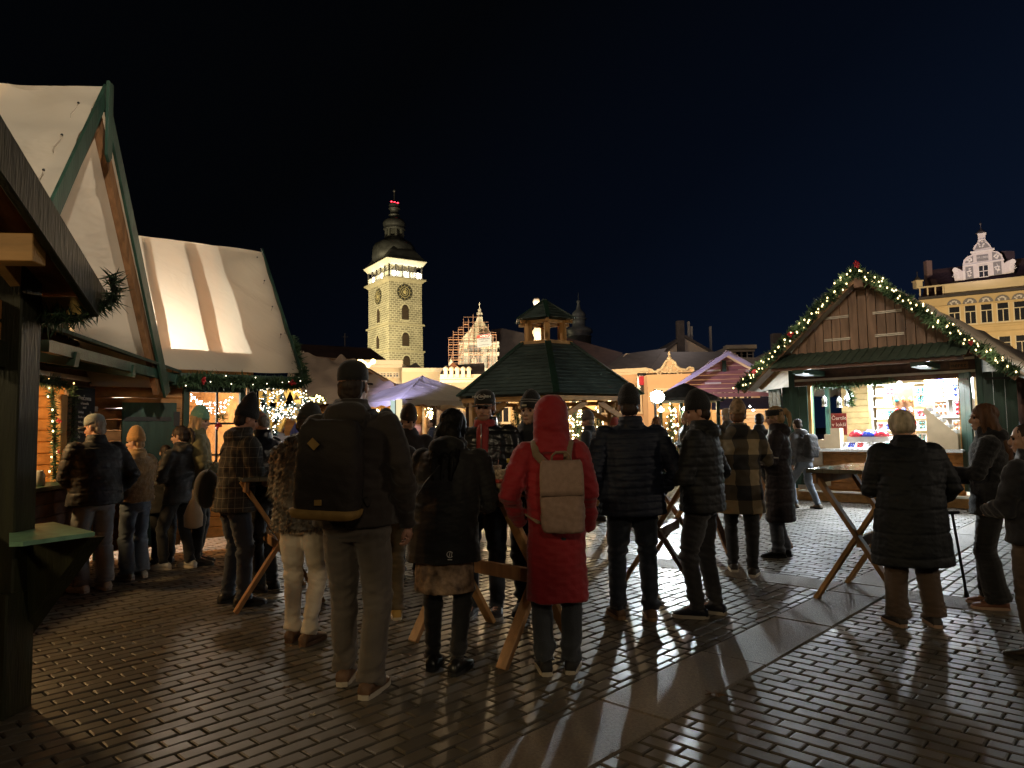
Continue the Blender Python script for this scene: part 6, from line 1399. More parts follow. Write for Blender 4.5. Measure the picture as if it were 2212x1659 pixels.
# windows and lunettes on the yellow facade
zl = onf(*K(870, 890)).z; zw = onf(*K(885, 1030)).z
pitch_ = (onf(*K(1052, 1000)) - onf(*K(885, 1030))).to_2d().length
c0 = (onf(*K(885, 1030)) - a).dot(d)
for k in range(-2, 6):
    c = a + d * (c0 + pitch_ * k); 
    if c0 + pitch_ * k < 1 or c0 + pitch_ * k > L - 1: continue
    for z, hh in ((zw, 2.5), (zw - 4.6, 2.5)):
        m_ = MB(); m_.box(c + V((0, 0, z)) + nr_ * .02, (1.25, .1, hh), Rf); w = m_.build('window', glassd, hR)
        m_ = MB(); m_.box(c + V((0, 0, z + hh * .17)) + nr_ * .1, (1.3, .1, .1), Rf); m_.box(c + V((0, 0, z - hh * .15)) + nr_ * .1, (.1, .1, hh * .66), Rf)
        for sx in (-1, 1): m_.box(c + d * (.66 * sx) + V((0, 0, z)) + nr_ * .1, (.12, .16, hh + .1), Rf)
        m_.box(c + V((0, 0, z - hh / 2 - .1)) + nr_ * .14, (1.7, .3, .16), Rf); m_.build('frame', trimw, w)
    pts = [c + V((0, 0, zl - .35)) + nr_ * .05 + Rf @ V((.85 * math.cos(math.pi * i / 10), 0, .8 * math.sin(math.pi * i / 10))) for i in range(11)]
    m_ = MB(); m_.prism(pts, nr_ * .06); lu = m_.build('lunette', sgr, hR)
    m_ = MB(); r = random.Random(k + 50)
    for i in range(8): t = math.pi * (i + .5) / 8; m_.ell(c + V((0, 0, zl - .33)) + nr_ * .14 + Rf @ V((.5 * math.cos(t) * r.uniform(.5, 1.1), 0, .5 * math.sin(t))), (.13, .04, .11), Rf, 7, 4)
    m_.build('floral_scroll', sgw, lu)
for z, h_ in ((zl - .45, .16), (zw - 1.75, .3), (zw - 2.6, .12)):
    m_ = MB(); m_.beam(a + V((0, 0, z)) + nr_ * .12, b + V((0, 0, z)) + nr_ * .12, .25, h_); m_.build('string_course', ply, hR)
lamp('SPOT', a.lerp(b, .45) + nr_ * 26 + V((0, 0, 8)), 19000, (1, .76, .42), .4, a.lerp(b, .5) + V((0, 0, 22)), 90, name='facade_flood')
lamp('SPOT', a.lerp(b, .35) + nr_ * 30 + V((0, 0, 18)), 12000, (.95, .84, 1), .4, a.lerp(b, .42) + V((0, 0, 30)), 36, name='facade_flood')
# street lighting that washes the far facades
for px, Y, z, pw, c_ in ((830, 64, 7, 2600, WARM2), (910, 63, 7, 2400, WARM2), (1000, 60, 6, 2800, WARM), (900, 46, 5, 1300, WARM), (1040, 44, 5, 1300, WARM), (1160, 42, 5, 1400, WARM), (1270, 41, 5, 1300, WARM), (1345, 47, 6, 1100, WARM), (1445, 44, 6, 1500, WARM), (1560, 42, 6, 800, WARM), (660, 75, 7, 700, WARM)):
    q = P(px, 930, Y); lamp('POINT', (q.x, q.y, z), pw, c_, .3, name='street_lamp')
lamp('POINT', (P(1480, 930, 70).x, 70, 16), 1300, (1, .8, .72), .5, name='street_lamp')

# ================================================================== people
def wnoise(Pn, seed, n=6):
    r = np.random.RandomState(seed); out_ = np.zeros(len(Pn))
    for i in range(n):
        k = r.normal(size=3); k /= np.linalg.norm(k); f = 2 ** (i * .5)
        out_ += np.sin(Pn @ (k * f) * 6.283 + r.uniform(0, 6.28) + .8 * np.sin(Pn @ (r.normal(size=3) * .7 * f) * 3)) / f ** .6
    return out_ / 2.2
def skin_mesh(name, mb, m, parent, voxel, smooth=6, disp=None, extra=None, xform=None):
    """union of overlapping closed shapes as one continuous surface"""
    me = bpy.data.meshes.new('tmp'); me.from_pydata([tuple(p) for p in mb.v], [], mb.f); me.update()
    ob = bpy.data.objects.new('tmp', me); TMPC.objects.link(ob)
    md = ob.modifiers.new('r', 'REMESH'); md.mode = 'VOXEL'; md.voxel_size = voxel; md.adaptivity = 0
    if smooth: s_ = ob.modifiers.new('s', 'SMOOTH'); s_.iterations = smooth; s_.factor = .5
    dg = bpy.context.evaluated_depsgraph_get(); m2 = bpy.data.meshes.new_from_object(ob.evaluated_get(dg)); bpy.data.objects.remove(ob); bpy.data.meshes.remove(me)
    n = len(m2.vertices); co = np.empty(n * 3, dtype=np.float32); m2.vertices.foreach_get('co', co); co = co.reshape(-1, 3).astype(float)
    if disp is not None and n:
        no = np.empty(n * 3, dtype=np.float32); m2.vertices.foreach_get('normal', no); no = no.reshape(-1, 3)
        co = disp(co, no)
    m2.vertices.foreach_set('co', co.astype(np.float32).ravel()); m2.update()
    if extra is not None and extra.v:
        k = n; vs = [tuple(c) for c in co] + [tuple(p) for p in extra.v]
        fs = [tuple(p.vertices) for p in m2.polygons] + [tuple(i + k for i in f) for f in extra.f]
        m3 = bpy.data.meshes.new(name); m3.from_pydata(vs, [], fs); bpy.data.meshes.remove(m2); m2 = m3
    m2.name = name; m2.materials.clear(); m2.materials.append(m)
    m2.polygons.foreach_set('use_smooth', [True] * len(m2.polygons))
    o = bpy.data.objects.new(name, m2); COL.objects.link(o)
    if parent is not None: o.parent = parent; XF[o.name] = XF[parent.name]
    return o
TMPS = bpy.data.scenes.new('tmp_scene') if False else None
TMPC = COL
skin1 = mat('skin_light', (.52, .31, .22), .5, .08, 20, .1, 200, spec=.4); skin2 = mat('skin_ruddy', (.5, .27, .19), .5, .1, 20, .1, 200)
eye_m = mat('eye_dark', (.03, .02, .02), .15, .1, spec=.8); eyew = mat('eye_white', (.6, .58, .55), .3, .02)
def cloth(name, col, rough=.8, bump=.25, bs=140, var=.18, **k): return mat(name, col, rough, var, 5, bump, bs, sheen=.25, **k)
def hair_mat(name, col): return mat(name, col, .6, .4, 30, .6, 60, stretch=(1, 1, .15), spec=.2 if col[0] < .02 else .35)
def plaid(name, base, line, sp, lw, hard=True, check=False):
    m = bpy.data.materials.new(name); m.use_nodes = True; t = m.node_tree; b = t.nodes['Principled BSDF']; b.inputs['Roughness'].default_value = .85
    tc = nd(t, 'ShaderNodeTexCoord'); nz = nd(t, 'ShaderNodeTexNoise'); nz.inputs['Scale'].default_value = 3
    t.links.new(tc.outputs['Object'], nz.inputs['Vector'])
    ad = nd(t, 'ShaderNodeVectorMath', operation='MULTIPLY_ADD'); ad.inputs[1].default_value = (.03, .03, .03); t.links.new(nz.outputs['Color'], ad.inputs[0]); t.links.new(tc.outputs['Object'], ad.inputs[2])
    s = nd(t, 'ShaderNodeSeparateXYZ'); t.links.new(ad.outputs[0], s.inputs[0])
    def band(sock, spc, w_):
        a = nd(t, 'ShaderNodeMath', operation='DIVIDE'); a.inputs[1].default_value = spc; t.links.new(sock, a.inputs[0])
        f = nd(t, 'ShaderNodeMath', operation='FRACT'); t.links.new(a.outputs[0], f.inputs[0])
        c = nd(t, 'ShaderNodeMath', operation='LESS_THAN'); c.inputs[1].default_value = w_; t.links.new(f.outputs[0], c.inputs[0]); return c.outputs[0]
    xy = nd(t, 'ShaderNodeMath', operation='ADD'); t.links.new(s.outputs[0], xy.inputs[0]); t.links.new(s.outputs[1], xy.inputs[1])
    if check:
        h, v_ = band(s.outputs[2], sp, .5), band(xy.outputs[0], sp, .5)
        a = nd(t, 'ShaderNodeMath', operation='ADD'); t.links.new(h, a.inputs[0]); t.links.new(v_, a.inputs[1])
        r = nd(t, 'ShaderNodeValToRGB'); r.color_ramp.interpolation = 'CONSTANT'
        dv = nd(t, 'ShaderNodeMath', operation='MULTIPLY'); dv.inputs[1].default_value = .5; t.links.new(a.outputs[0], dv.inputs[0])
        r.color_ramp.elements[0].color = (*base, 1); r.color_ramp.elements[1].color = (*line, 1); r.color_ramp.elements[1].position = .75
        e = r.color_ramp.elements.new(.3); e.color = (*[(x + y * .35) / 1.6 for x, y in zip(base, line)], 1)
        t.links.new(dv.outputs[0], r.inputs[0]); t.links.new(r.outputs[0], b.inputs['Base Color'])
    else:
        hs = [band(s.outputs[2], sp, lw), band(xy.outputs[0], sp, lw), band(s.outputs[2], sp / 2.6, lw * 1.2), band(xy.outputs[0], sp / 2.6, lw * 1.2)]
        cur = None
        for i, h in enumerate(hs):
            w_ = nd(t, 'ShaderNodeMath', operation='MULTIPLY'); w_.inputs[1].default_value = .8 if i < 2 else .25; t.links.new(h, w_.inputs[0])
            if cur is None: cur = w_.outputs[0]
            else:
                a = nd(t, 'ShaderNodeMath', operation='MAXIMUM'); t.links.new(cur, a.inputs[0]); t.links.new(w_.outputs[0], a.inputs[1]); cur = a.outputs[0]
        mx = nd(t, 'ShaderNodeMix', data_type='RGBA'); mx.inputs[6].default_value = (*base, 1); mx.inputs[7].default_value = (*line, 1)
        t.links.new(cur, mx.inputs[0]); t.links.new(mx.outputs[2], b.inputs['Base Color'])
    MATS[name] = m; return m
ARMS = {  # elbow, wrist relative to an upright figure of 1.75 m, x outward
    'down': ((.27, -.02, 1.13), (.27, .07, .88)), 'pocket': ((.31, -.1, 1.13), (.235, .07, .95)), 'table': ((.26, .07, 1.12), (.19, .32, 1.13)),
    'chest': ((.28, .04, 1.14), (.07, .24, 1.22)), 'mouth': ((.27, .13, 1.17), (.07, .26, 1.42)), 'out': ((.33, .02, 1.12), (.36, .25, 1.02)),
    'belly': ((.29, .0, 1.13), (.08, .22, 1.02)), 'cane': ((.33, 0, 1.13), (.37, .12, .9)), 'reach': ((.28, .12, 1.16), (.2, .42, 1.16)), 'hold': ((.25, .06, 1.12), (.1, .26, 1.08)), 'pocket2': ((.245, -.05, 1.13), (.215, .07, .92)), 'hang': ((.25, .02, 1.13), (.24, .1, .87))}
def person(label, px, feet, top, face, Yd=None, jacket=None, jm_=None, jlen=.86, puff=1.0, quilt=0, tro=None, flare=.0, shoes=None, sole=None, arms=('down', 'down'), lean=0, head=(0, 0), hat=None, hatm=None,
           hair=None, hairm=None, skin=None, hood=None, width=1.0, stance=.1, step=(0, 0), feet_ang=8, long=None, seed=1, hem=1.0, collar=True, knee=0, beard=None, hatH=.0, scale_to=None, fold=1.0, glasses=False, sleeve=None, torso=None, belt=None, fur=False):
    Y0 = Yd
    base = G(px, feet) if Yd is None else V((P(px, feet, Yd).x, Yd, 0)); base.z = 0
    Ht = P(px, top, base.y).z; s = Ht / 1.75
    if hat == 'beanie': s = Ht / (1.78 + hatH)
    if hat == 'cap': s = Ht / 1.775
    if hood == 'up': s = Ht / 1.79
    if lean: s = Ht / ((1.75 - .92) * math.cos(rad(lean)) + .92 + (.03 if hat else 0))
    vox = max(.0095, base.y * .0016)
    rz = rad(face); M_ = Matrix.Translation(base) @ Matrix.Rotation(rz, 4, 'Z')
    rr = random.Random(seed)
    la = rad(lean); sway = rr.uniform(-.12, .12)
    def T(p):
        p = V(p)
        k = min(max((p.z - .85) / .25, 0), 1) * la
        p.x += max(0, min(p.z, 1.2) - .9) * sway
        q = V((p.x, p.y, p.z - .92)); q = V((q.x, q.y * math.cos(k) + q.z * math.sin(k), q.z * math.cos(k) - q.y * math.sin(k))) + V((0, 0, .92))
        return q * s
    sk = skin or skin1
    # ---- head
    ny, nx_ = rad(head[0]), rad(head[1])       # yaw (left +), nod (down +)
    HR = Matrix.Rotation(ny, 3, 'Z') @ Matrix.Rotation(-nx_, 3, 'X')
    hc0 = V((0, .02, 1.635))
    def Hh(p): q = HR @ V(p); return T(hc0 + q)
    hl = Matrix.Rotation(-la, 3, 'X') @ HR
    def hell(mb, c, r, n=16, m=10): mb.ell(Hh(c), tuple(x * s for x in r), hl, n, m)
    hd = MB(); hell(hd, (0, -.012, .03), (.075, .095, .085)); hell(hd, (0, .02, -.03), (.062, .07, .085)); hell(hd, (0, .05, -.085), (.04, .036, .028))
    hell(hd, (0, .076, .022), (.05, .018, .011)); hell(hd, (.077, -.008, -.012), (.01, .02, .032)); hell(hd, (-.077, -.008, -.012), (.01, .02, .032)); hell(hd, (0, .084, -.066), (.023, .012, .0085))
    hd.caps([Hh((0, .083, .012)), Hh((0, .104, -.022)), Hh((0, .1, -.034))], [.008 * s, .012 * s, .014 * s], 8)
    for sx in (-1, 1): hell(hd, (.035 * sx, .052, -.028), (.026, .026, .026))
    hd.tube([Hh((0, -.02, -.05)), T((0, -.015, 1.5)), T((0, -.01, 1.42))], [.055 * s, .056 * s, .075 * s], 12)
    def dface(co, no):
        for sx in (-1, 1):
            c = np.array(Hh((.031 * sx, .082, .002))); d = np.linalg.norm(co - c, axis=1); w = np.exp(-(d / (.017 * s)) ** 2); co = co - no * (w * .011 * s)[:, None]
        return co
    body = MB()
    hz = .92
    body.loft([[T((a * math.cos(t), b * math.sin(t), z)) for t in [2 * math.pi * i / 14 for i in range(14)]] for z, a, b in ((.84, .12, .09), (.95, .16, .1), (1.1, .14, .09), (1.25, .155, .1), (1.38, .16, .09), (1.46, .08, .06))])
    legs = []
    for i, sx in enumerate((-1, 1)):
        fx = sx * stance; fy = step[i]; hip = V((sx * .09, 0, .9)) * s; ank = V((fx, fy, .085)) * s; kn = hip.lerp(ank, .5) + V((sx * (.008 + (.012 if i == seed % 2 else 0)), .03 + knee + (.035 if i == seed % 2 else 0) + abs(fy) * .15, 0)) * s
        legs.append((hip, kn, ank)); body.caps([hip, kn, ank], [.075 * s, .05 * s, .038 * s], 10)
    hands = MB(); armj = []
    for i, sx in enumerate((-1, 1)):
        e, w_ = ARMS[arms[i]]; S_ = T((sx * .18, 0, 1.41)); E_ = T((sx * e[0], e[1], e[2])); W_ = T((sx * w_[0], w_[1], w_[2])); armj.append((S_, E_, W_))
        body.caps([S_, E_, W_], [.045 * s, .038 * s, .027 * s], 8)
        if arms[i].startswith('pocket'): continue
        d = (W_ - E_).normalized(); 
        inw_ = V((-sx, .15, 0)); pn = d.cross(V((0, 0, 1)) if abs(d.z) < .8 else V((0, 1, 0))).normalized()
        pl = d.cross(inw_); pl = pl.normalized() if pl.length > .05 else V((1, 0, 0))
        acr = pl.cross(d).normalized()      # across the palm plane thickness
        side = pl                            # across the knuckles
        pc = W_ + d * .05 * s
        hands.ell(pc, (.045 * s, .038 * s, .016 * s), Matrix((d, side, acr)).transposed(), 10, 7)
        hands.caps([W_ - d * .03 * s, W_ + d * .02 * s], [.026 * s, .026 * s], 8)
        cl = acr if acr.dot(V((-sx, 0, -.2))) > 0 else -acr
        for f in range(4):
            o_ = side * ((f - 1.5) * .0205 * s); L_ = (.062, .074, .07, .055)[f] * s
            p0 = pc + d * .035 * s + o_; p1 = p0 + (d * .8 + cl * .35).normalized() * L_ * .45; p2 = p1 + (d * .4 + cl * .8).normalized() * L_ * .35; p3 = p2 + (d * -.1 + cl).normalized() * L_ * .25
            hands.caps([p0, p1, p2, p3], [.0095 * s, .009 * s, .008 * s, .0065 * s], 7)
        th = pc - d * .02 * s - side * .03 * s; hands.caps([th, th + (d * .7 - side * .5 + cl * .4).normalized() * .032 * s, th + (d * .95 - side * .15 + cl * .5).normalized() * .058 * s], [.0115 * s, .0105 * s, .008 * s], 7)
    # feet inside shoes
    for hip, kn, ank in legs: body.caps([ank, V((ank.x, ank.y + .1 * s, .04 * s))], [.035 * s, .03 * s], 8)
    bo_ = skin_mesh('person', body, sk, None, max(vox, .013), 3)
    hd_ = skin_mesh('tmp_head', hd, sk, None, max(.0055, base.y * .0009), 2, dface)
    # join head, body and hands in one mesh
    vs = [tuple(v_.co) for v_ in bo_.data.vertices]; fs = [tuple(p.vertices) for p in bo_.data.polygons]; k = len(vs)
    vs += [tuple(v_.co) for v_ in hd_.data.vertices]; fs += [tuple(i + k for i in p.vertices) for p in hd_.data.polygons]; k = len(vs)
    vs += [tuple(p) for p in hands.v]; fs += [tuple(i + k for i in f) for f in hands.f]
    bpy.data.objects.remove(hd_); me = bpy.data.meshes.new('person'); me.from_pydata(vs, [], fs); me.materials.append(sk); me.polygons.foreach_set('use_smooth', [True] * len(fs)); bo_.data = me
    bo_.location = base; bo_.rotation_euler = (0, 0, rz); XF[bo_.name] = M_; tag(bo_, label, 'person'); root = bo_
    def part(nm, mb, m, smooth=True): return mb.build(nm, m, root, smooth, local=True)
    for sx in (-1, 1):
        e_ = MB(); e_.ell(Hh((.031 * sx, .0705, .003)), (.0115 * s,) * 3, None, 10, 7); part('eye', e_, eye_m)
        e_ = MB(); e_.caps([Hh((.016 * sx, .093, .02)), Hh((.034 * sx, .089, .024)), Hh((.048 * sx, .076, .019))], [.0035 * s, .004 * s, .003 * s], 6); part('eyebrow', e_, hairm or MATS['hair_dark'])
    e_ = MB(); e_.caps([Hh((-.018, .094, -.0655)), Hh((0, .0975, -.066)), Hh((.018, .094, -.0655))], [.0025 * s, .004 * s, .0025 * s], 6); part('mouth', e_, mat('lips', (.3, .1, .09), .5))
    if glasses:
        e_ = MB()
        for sx in (-1, 1): e_.tube([Hh((.032 * sx + .021 * math.cos(t), .094 + .003, .002 + .017 * math.sin(t))) for t in [k * math.pi / 5 for k in range(11)]], .0018 * s, 5); e_.tube([Hh((.053 * sx, .093, .006)), Hh((.08 * sx, .0, .004))], .0018 * s, 5)
        part('glasses', e_, black)
    if beard is not None:
        e_ = MB(); hell(e_, (0, .05, -.078), (.052, .05, .036)); e_.caps([Hh((-.026, .09, -.058)), Hh((0, .099, -.052)), Hh((.026, .09, -.058))], [.004 * s, .006 * s, .004 * s], 6); part('beard', e_, beard)
    # ---- trousers
    if tro is not None:
        m_ = MB(); 
        m_.loft([[V((a * math.cos(t), b * math.sin(t) - .005, z)) * s for t in [2 * math.pi * i / 16 for i in range(16)]] for z, a, b in ((1.02, .15, .11), (.93, .175 * width ** .5, .125), (.85, .172 * width ** .5, .125), (.8, .12, .09))])
        for hip, kn, ank in legs:
            a2 = ank + V((0, -.005, .0)) * s; a3 = V((a2.x, a2.y, .05 * s))
            m_.tube([hip + V((0, 0, .0)), hip.lerp(kn, .5), kn, kn.lerp(a2, .45), a2.lerp(kn, .12), a3 + V((0, 0, .02))], [x * s * (width ** .4) for x in (.1, .092, .074 + flare * .4, .066 + flare * .8, .062 + flare, .066 + flare * 1.15)], 14)
        def dt(co, no, s=s, seed=seed):
            z = co[:, 2] / s
            w = (.35 + np.exp(-((z - .49) / .1) ** 2) + 1.5 * np.exp(-((z - .1) / .1) ** 2) + .8 * np.exp(-((z - .82) / .08) ** 2)) * fold
            d = wnoise(co * np.array([5, 5, 15]) / s * .55, seed) * .0078 * w * s
            return co + no * d[:, None]
        skin_mesh('trousers', m_, tro, root, vox, 4, dt)
    # ---- shoes
    sh_ = shoes or MATS['shoe_dark']
    for i, (hip, kn, ank) in enumerate(legs):
        sx = -1 if i == 0 else 1; R = Matrix.Rotation(-sx * rad(feet_ang), 3, 'Z'); fxy = V((ank.x, ank.y - .0 * s, 0))
        def fp(x, y, z): return fxy + R @ (V((x, y, z)) * s)
        prof = [(-.085, .026, .03), (-.08, .036, .075), (-.045, .04, .1), (0, .042, .11), (.05, .046, .088), (.09, .05, .07), (.135, .049, .056), (.17, .038, .046), (.188, .018, .036)]
        m_ = MB(); rings = []
        for y, w_, h_ in prof:
            rings.append([fp(w_ * math.cos(t), y, .018 + max(0, h_ - .018) * (.5 + .5 * math.sin(t)) if math.sin(t) > -.2 else .02) for t in [2 * math.pi * k / 14 for k in range(14)]])
        m_.loft(rings); o = part('shoe', m_, sh_)
        m_ = MB(); ol = [(-.095, .0), (-.085, .03), (-.04, .042), (.05, .05), (.12, .054), (.17, .042), (.196, .018), (.198, 0)]
        pts = [fp(w_, y, 0) for y, w_ in ol] + [fp(-w_, y, 0) for y, w_ in reversed(ol[1:-1])]
        m_.prism(pts, (0, 0, .026 * s)); m_.build('sole', sole or MATS['sole_dark'], o, False, local=True)
        m_ = MB()
        for q in range(4): m_.caps([fp(-.02, .05 + .022 * q, .098 - .011 * q), fp(.02, .055 + .022 * q, .098 - .011 * q)], .003 * s, 5)
        m_.build('laces', MATS['lace'], o, True, local=True)
    # ---- jacket
    if jm_ is not None:
        pf = puff; m_ = MB(); hm = jlen
        rings = [(1.53, .062, .062), (1.49, .078, .074), (1.455, .14, .09), (1.42, .19, .105), (1.34, .205, .125), (1.2, .195, .13), (1.05, .19, .13), (.95, .197, .135)]
        zz_ = .88
        while zz_ > hm + .03: t = (.95 - zz_); rings.append((zz_, (.197 + t * .09 * hem), (.135 + t * .07 * hem))); zz_ -= .09
        t = .95 - hm; rings.append((hm, (.197 + t * .09 * hem if t > 0 else .19), (.135 + t * .07 * hem if t > 0 else .13)))
        W1 = width
        m_.loft([[T((a * (1 + (pf - 1) * .8) * (W1 if z < 1.44 else 1 + (W1 - 1) * .5) * math.cos(t_), b * pf * (W1 if z < 1.44 else 1) * math.sin(t_) - .005, z)) for t_ in [2 * math.pi * i / 20 for i in range(20)]] for z, a, b in rings])
        for (S_, E_, W_), sx in zip(armj, (-1, 1)):
            wv = (W1 - 1) * .16 * s * sx; S2 = S_ + V((wv + sx * .005 * s, 0, -.005 * s)); E2 = E_ + V((wv, 0, 0))
            m_.caps([S2, S2.lerp(E2, .5), E2, E2.lerp(W_, .55)], [.078 * s * pf, .072 * s * pf, .064 * s * pf, .055 * s * pf], 12); m_.tube([E2.lerp(W_, .4), W_ + (W_ - E2).normalized() * .02 * s], [.056 * s * pf, .043 * s * (pf * .4 + .6)], 12)
        if collar: m_.lathe(T((0, -.012, 1.475)), [(.1 * s, 0), (.098 * s, .03 * s), (.086 * s, .085 * s), (.07 * s, .085 * s)], 16)
        if hood == 'down': m_.ell(T((0, -.09, 1.47)), (.13 * s, .075 * s, .075 * s)); m_.ell(T((0, -.03, 1.5)), (.125 * s, .1 * s, .05 * s))
        hoodc = None
        if hood == 'up':
            m_.ell(Hh((0, -.03, .018)), (.118 * s, .125 * s, .138 * s), hl, 18, 12); m_.ell(Hh((0, -.035, -.05)), (.118 * s, .12 * s, .1 * s), hl, 18, 12); m_.tube([Hh((0, -.035, -.06)), T((0, -.03, 1.49)), T((0, -.02, 1.42))], [.116 * s, .12 * s, .15 * s], 16, flat=.85)
        def dj(co, no, s=s, seed=seed, q=quilt):
            z = co[:, 2] / s
            w = (.7 + .8 * np.exp(-((z - 1.12) / .12) ** 2)) * fold
            d = wnoise(co * np.array([6, 6, 12]) / s * .5, seed + 7) * .0095 * w * s
            if q:
                ph = (z + .006 * np.sin(co[:, 0] / s * 9 + seed)) / q; fr_ = np.abs(ph - np.round(ph)) * q
                d = d * .6 - .0075 * s * np.exp(-(fr_ / .008) ** 2) + .003 * s + wnoise(co * 22 / s, seed + 3) * .0016 * s
            if fur: d = d + wnoise(co * np.array([14, 14, 26]) / s, seed + 9, 8) * .009 * s
            return co + no * d[:, None]
        jk = skin_mesh('jacket', m_, jm_, root, vox, 3, dj)
        if fur: 
            fm = MB(); me_ = jk.data; rf = random.Random(seed); nf = len(me_.polygons)
            for _ in range(3600):
                p_ = me_.polygons[rf.randrange(nf)]; c = p_.center; nn = p_.normal; d = (V((rf.gauss(0, .35), rf.gauss(0, .35), -.9)) + nn * .5).normalized(); l = rf.uniform(.02, .055); sd = d.cross(nn).normalized() * .0035
                fm.add([c - sd, c + sd, c + d * l], [(0, 1, 2)])
            part('fur', fm, jm_, False)
    if torso is not None:   # jumper showing in the open jacket
        m_ = MB(); m_.caps([T((0, .1 * puff, 1.46)), T((0, .112 * puff, 1.3)), T((0, .108 * puff, 1.12))], [.05 * s, .052 * s, .042 * s], 12); m_.lathe(T((0, .015, 1.475)), [(.095 * s, 0), (.088 * s, .05 * s), (.08 * s, .065 * s)], 16)
        skin_mesh('jumper', m_, torso, root, vox * .8, 2)
        m_ = MB(); m_.tube([T((0, .15 * puff, 1.5)), T((0, .163 * puff, 1.3))], .004 * s, 6); part('zip', m_, MATS['zip_metal'])
    if long is not None:   # skirt or overcoat panel under the jacket: (top, bottom, width, material, name)
        zt_, zb_, wd, lm, ln = long; m_ = MB(); m_.loft([[V((a * math.cos(t_), b * math.sin(t_), z)) * s for t_ in [2 * math.pi * i / 20 for i in range(20)]] for z, a, b in ((zt_, wd * .9, wd * .66), ((zt_ + zb_) / 2, wd, wd * .72), (zb_, wd * 1.04, wd * .74))])
        skin_mesh(ln, m_, lm, root, vox, 3, lambda co, no: co + no * (wnoise(co * np.array([9, 9, 3]) / s, seed) * .006 * s)[:, None])
    # ---- hair
    if hairm is not None:
        m_ = MB()
        if hair in ('short', 'bald', 'long', 'pony', 'bun'):
            r_ = .004 if hair in ('short',) else ((.012 if hair != 'bun' else .026) if hair != 'bald' else .002)
            hell(m_, (0, -.022, .034 if hair != 'bald' else .0), (.076 + r_, .092 + r_, .084 + r_ if hair != 'bald' else .06)); hell(m_, (0, -.05, -.03), (.068 + r_, .055 + r_, .06))
        if hair == 'long':
            for sx in (-1, 0, 1):
                m_.caps([Hh((.045 * sx, -.03, .03)), Hh((.06 * sx, -.055, -.06)), T((.065 * sx, -.085, 1.47)), T((.07 * sx, -.12 * puff, 1.36)), T((.06 * sx, -.14 * puff, 1.24))], [.05 * s, .05 * s, .046 * s, .04 * s, .018 * s], 10)
            for sx in (-1, 1): m_.caps([Hh((.06 * sx, .01, .04)), Hh((.078 * sx, .02, -.04)), Hh((.08 * sx, .01, -.13))], [.028 * s, .026 * s, .02 * s], 8)
        if hair == 'pony':
            m_.caps([Hh((0, -.095, .06)), Hh((0, -.135, .065)), Hh((0, -.165, .01)), Hh((0, -.16, -.08)), Hh((0, -.14, -.16))], [.02 * s, .026 * s, .03 * s, .026 * s, .01 * s], 9)
        if m_.v:
            def dh(co, no): return co + no * (wnoise(co * np.array([30, 30, 5]) / s, seed + 2) * .003 * s)[:, None]
            skin_mesh('hair', m_, hairm, root, max(.007, base.y * .001), 2, dh)
    # ---- hats
    if hat == 'beanie':
        m_ = MB(); hh = .125 + hatH; rings = []
        for z, k in ((-.005, 1.0), (.0, 1.06), (.045, 1.08), (.05, 1.03), (.08, 1.0), (.1, .9), (.05 + hh * .6, .68 if hatH > .02 else .76), (.05 + hh * .85, .36 if hatH > .02 else .5), (.05 + hh * .97, .12)):
            tl = -.12 * max(z, 0); rings.append([Hh((.083 * k * math.cos(t), .1 * k * math.sin(t) - .012 + tl * .6, z + .018 - .12 * (-.012 + .1 * k * math.sin(t)) * -1.2 * .6)) for t in [2 * math.pi * i / 20 for i in range(20)]])
        m_.loft(rings); o = part('beanie', m_, hatm)
    if hat == 'cap':
        m_ = MB(); rings = []
        for z, k in ((.0, 1.0), (.03, 1.02), (.065, .97), (.09, .82), (.108, .55), (.116, .2)): rings.append([Hh((.083 * k * math.cos(t), .101 * k * math.sin(t) - .008, z + .03)) for t in [2 * math.pi * i / 20 for i in range(20)]])
        m_.loft(rings); o = part('cap', m_, hatm)
        m_ = MB(); pts = []
        n_ = 11
        top_ = [Hh((.078 * math.cos(t), .085 + .075 * math.sin(t) + .0, .036 + .012 * math.sin(t) * -1 - .018 * abs(math.cos(t)))) for t in [math.pi * i / (n_ - 1) for i in range(n_)]]
        bot_ = [p - hl @ V((0, 0, .006 * s)) for p in top_]; m_.add(top_ + bot_, [tuple(range(n_)), tuple(range(2 * n_ - 1, n_ - 1, -1))] + [(i, i + n_, i + n_ + 1, i + 1) for i in range(n_ - 1)]); m_.build('brim', hatm, o, False, local=True)
    if hat == 'headband':
        m_ = MB(); m_.loft([[Hh(((.079 + o_) * math.cos(t), (.096 + o_) * math.sin(t) - .014, z + .012 + .012 * math.sin(t))) for t in [2 * math.pi * i / 20 for i in range(20)]] for z, o_ in ((.0, .002), (.01, .01), (.05, .012), (.075, .004))]); part('headband', m_, hatm)
    root['_s'] = s
    person.T, person.H, person.M, person.s, person.arm = T, Hh, M_, s, armj
    person.hl = hl
    return root
hd1 = hair_mat('hair_dark', (.035, .022, .016)); hb1 = hair_mat('hair_brown', (.13, .06, .03)); hbl = hair_mat('hair_blond', (.38, .24, .12)); hgr = hair_mat('hair_grey', (.28, .25, .22)); hwh = hair_mat('hair_cream', (.6, .5, .36))
mat('shoe_dark', (.03, .024, .02), .45, .3, 20); mat('sole_dark', (.02, .02, .02), .6); mat('lace', (.12, .11, .1), .7); mat('zip_metal', (.6, .58, .55), .3, .1, metal=.8)
sole_w = mat('sole_pale', (.55, .48, .38), .6, .1); shoe_w = mat('shoe_white', (.6, .56, .48), .5, .15, 20); shoe_t = mat('shoe_tan', (.4, .24, .06), .6, .2); shoe_b = mat('shoe_brown', (.14, .075, .04), .55, .3, 20)
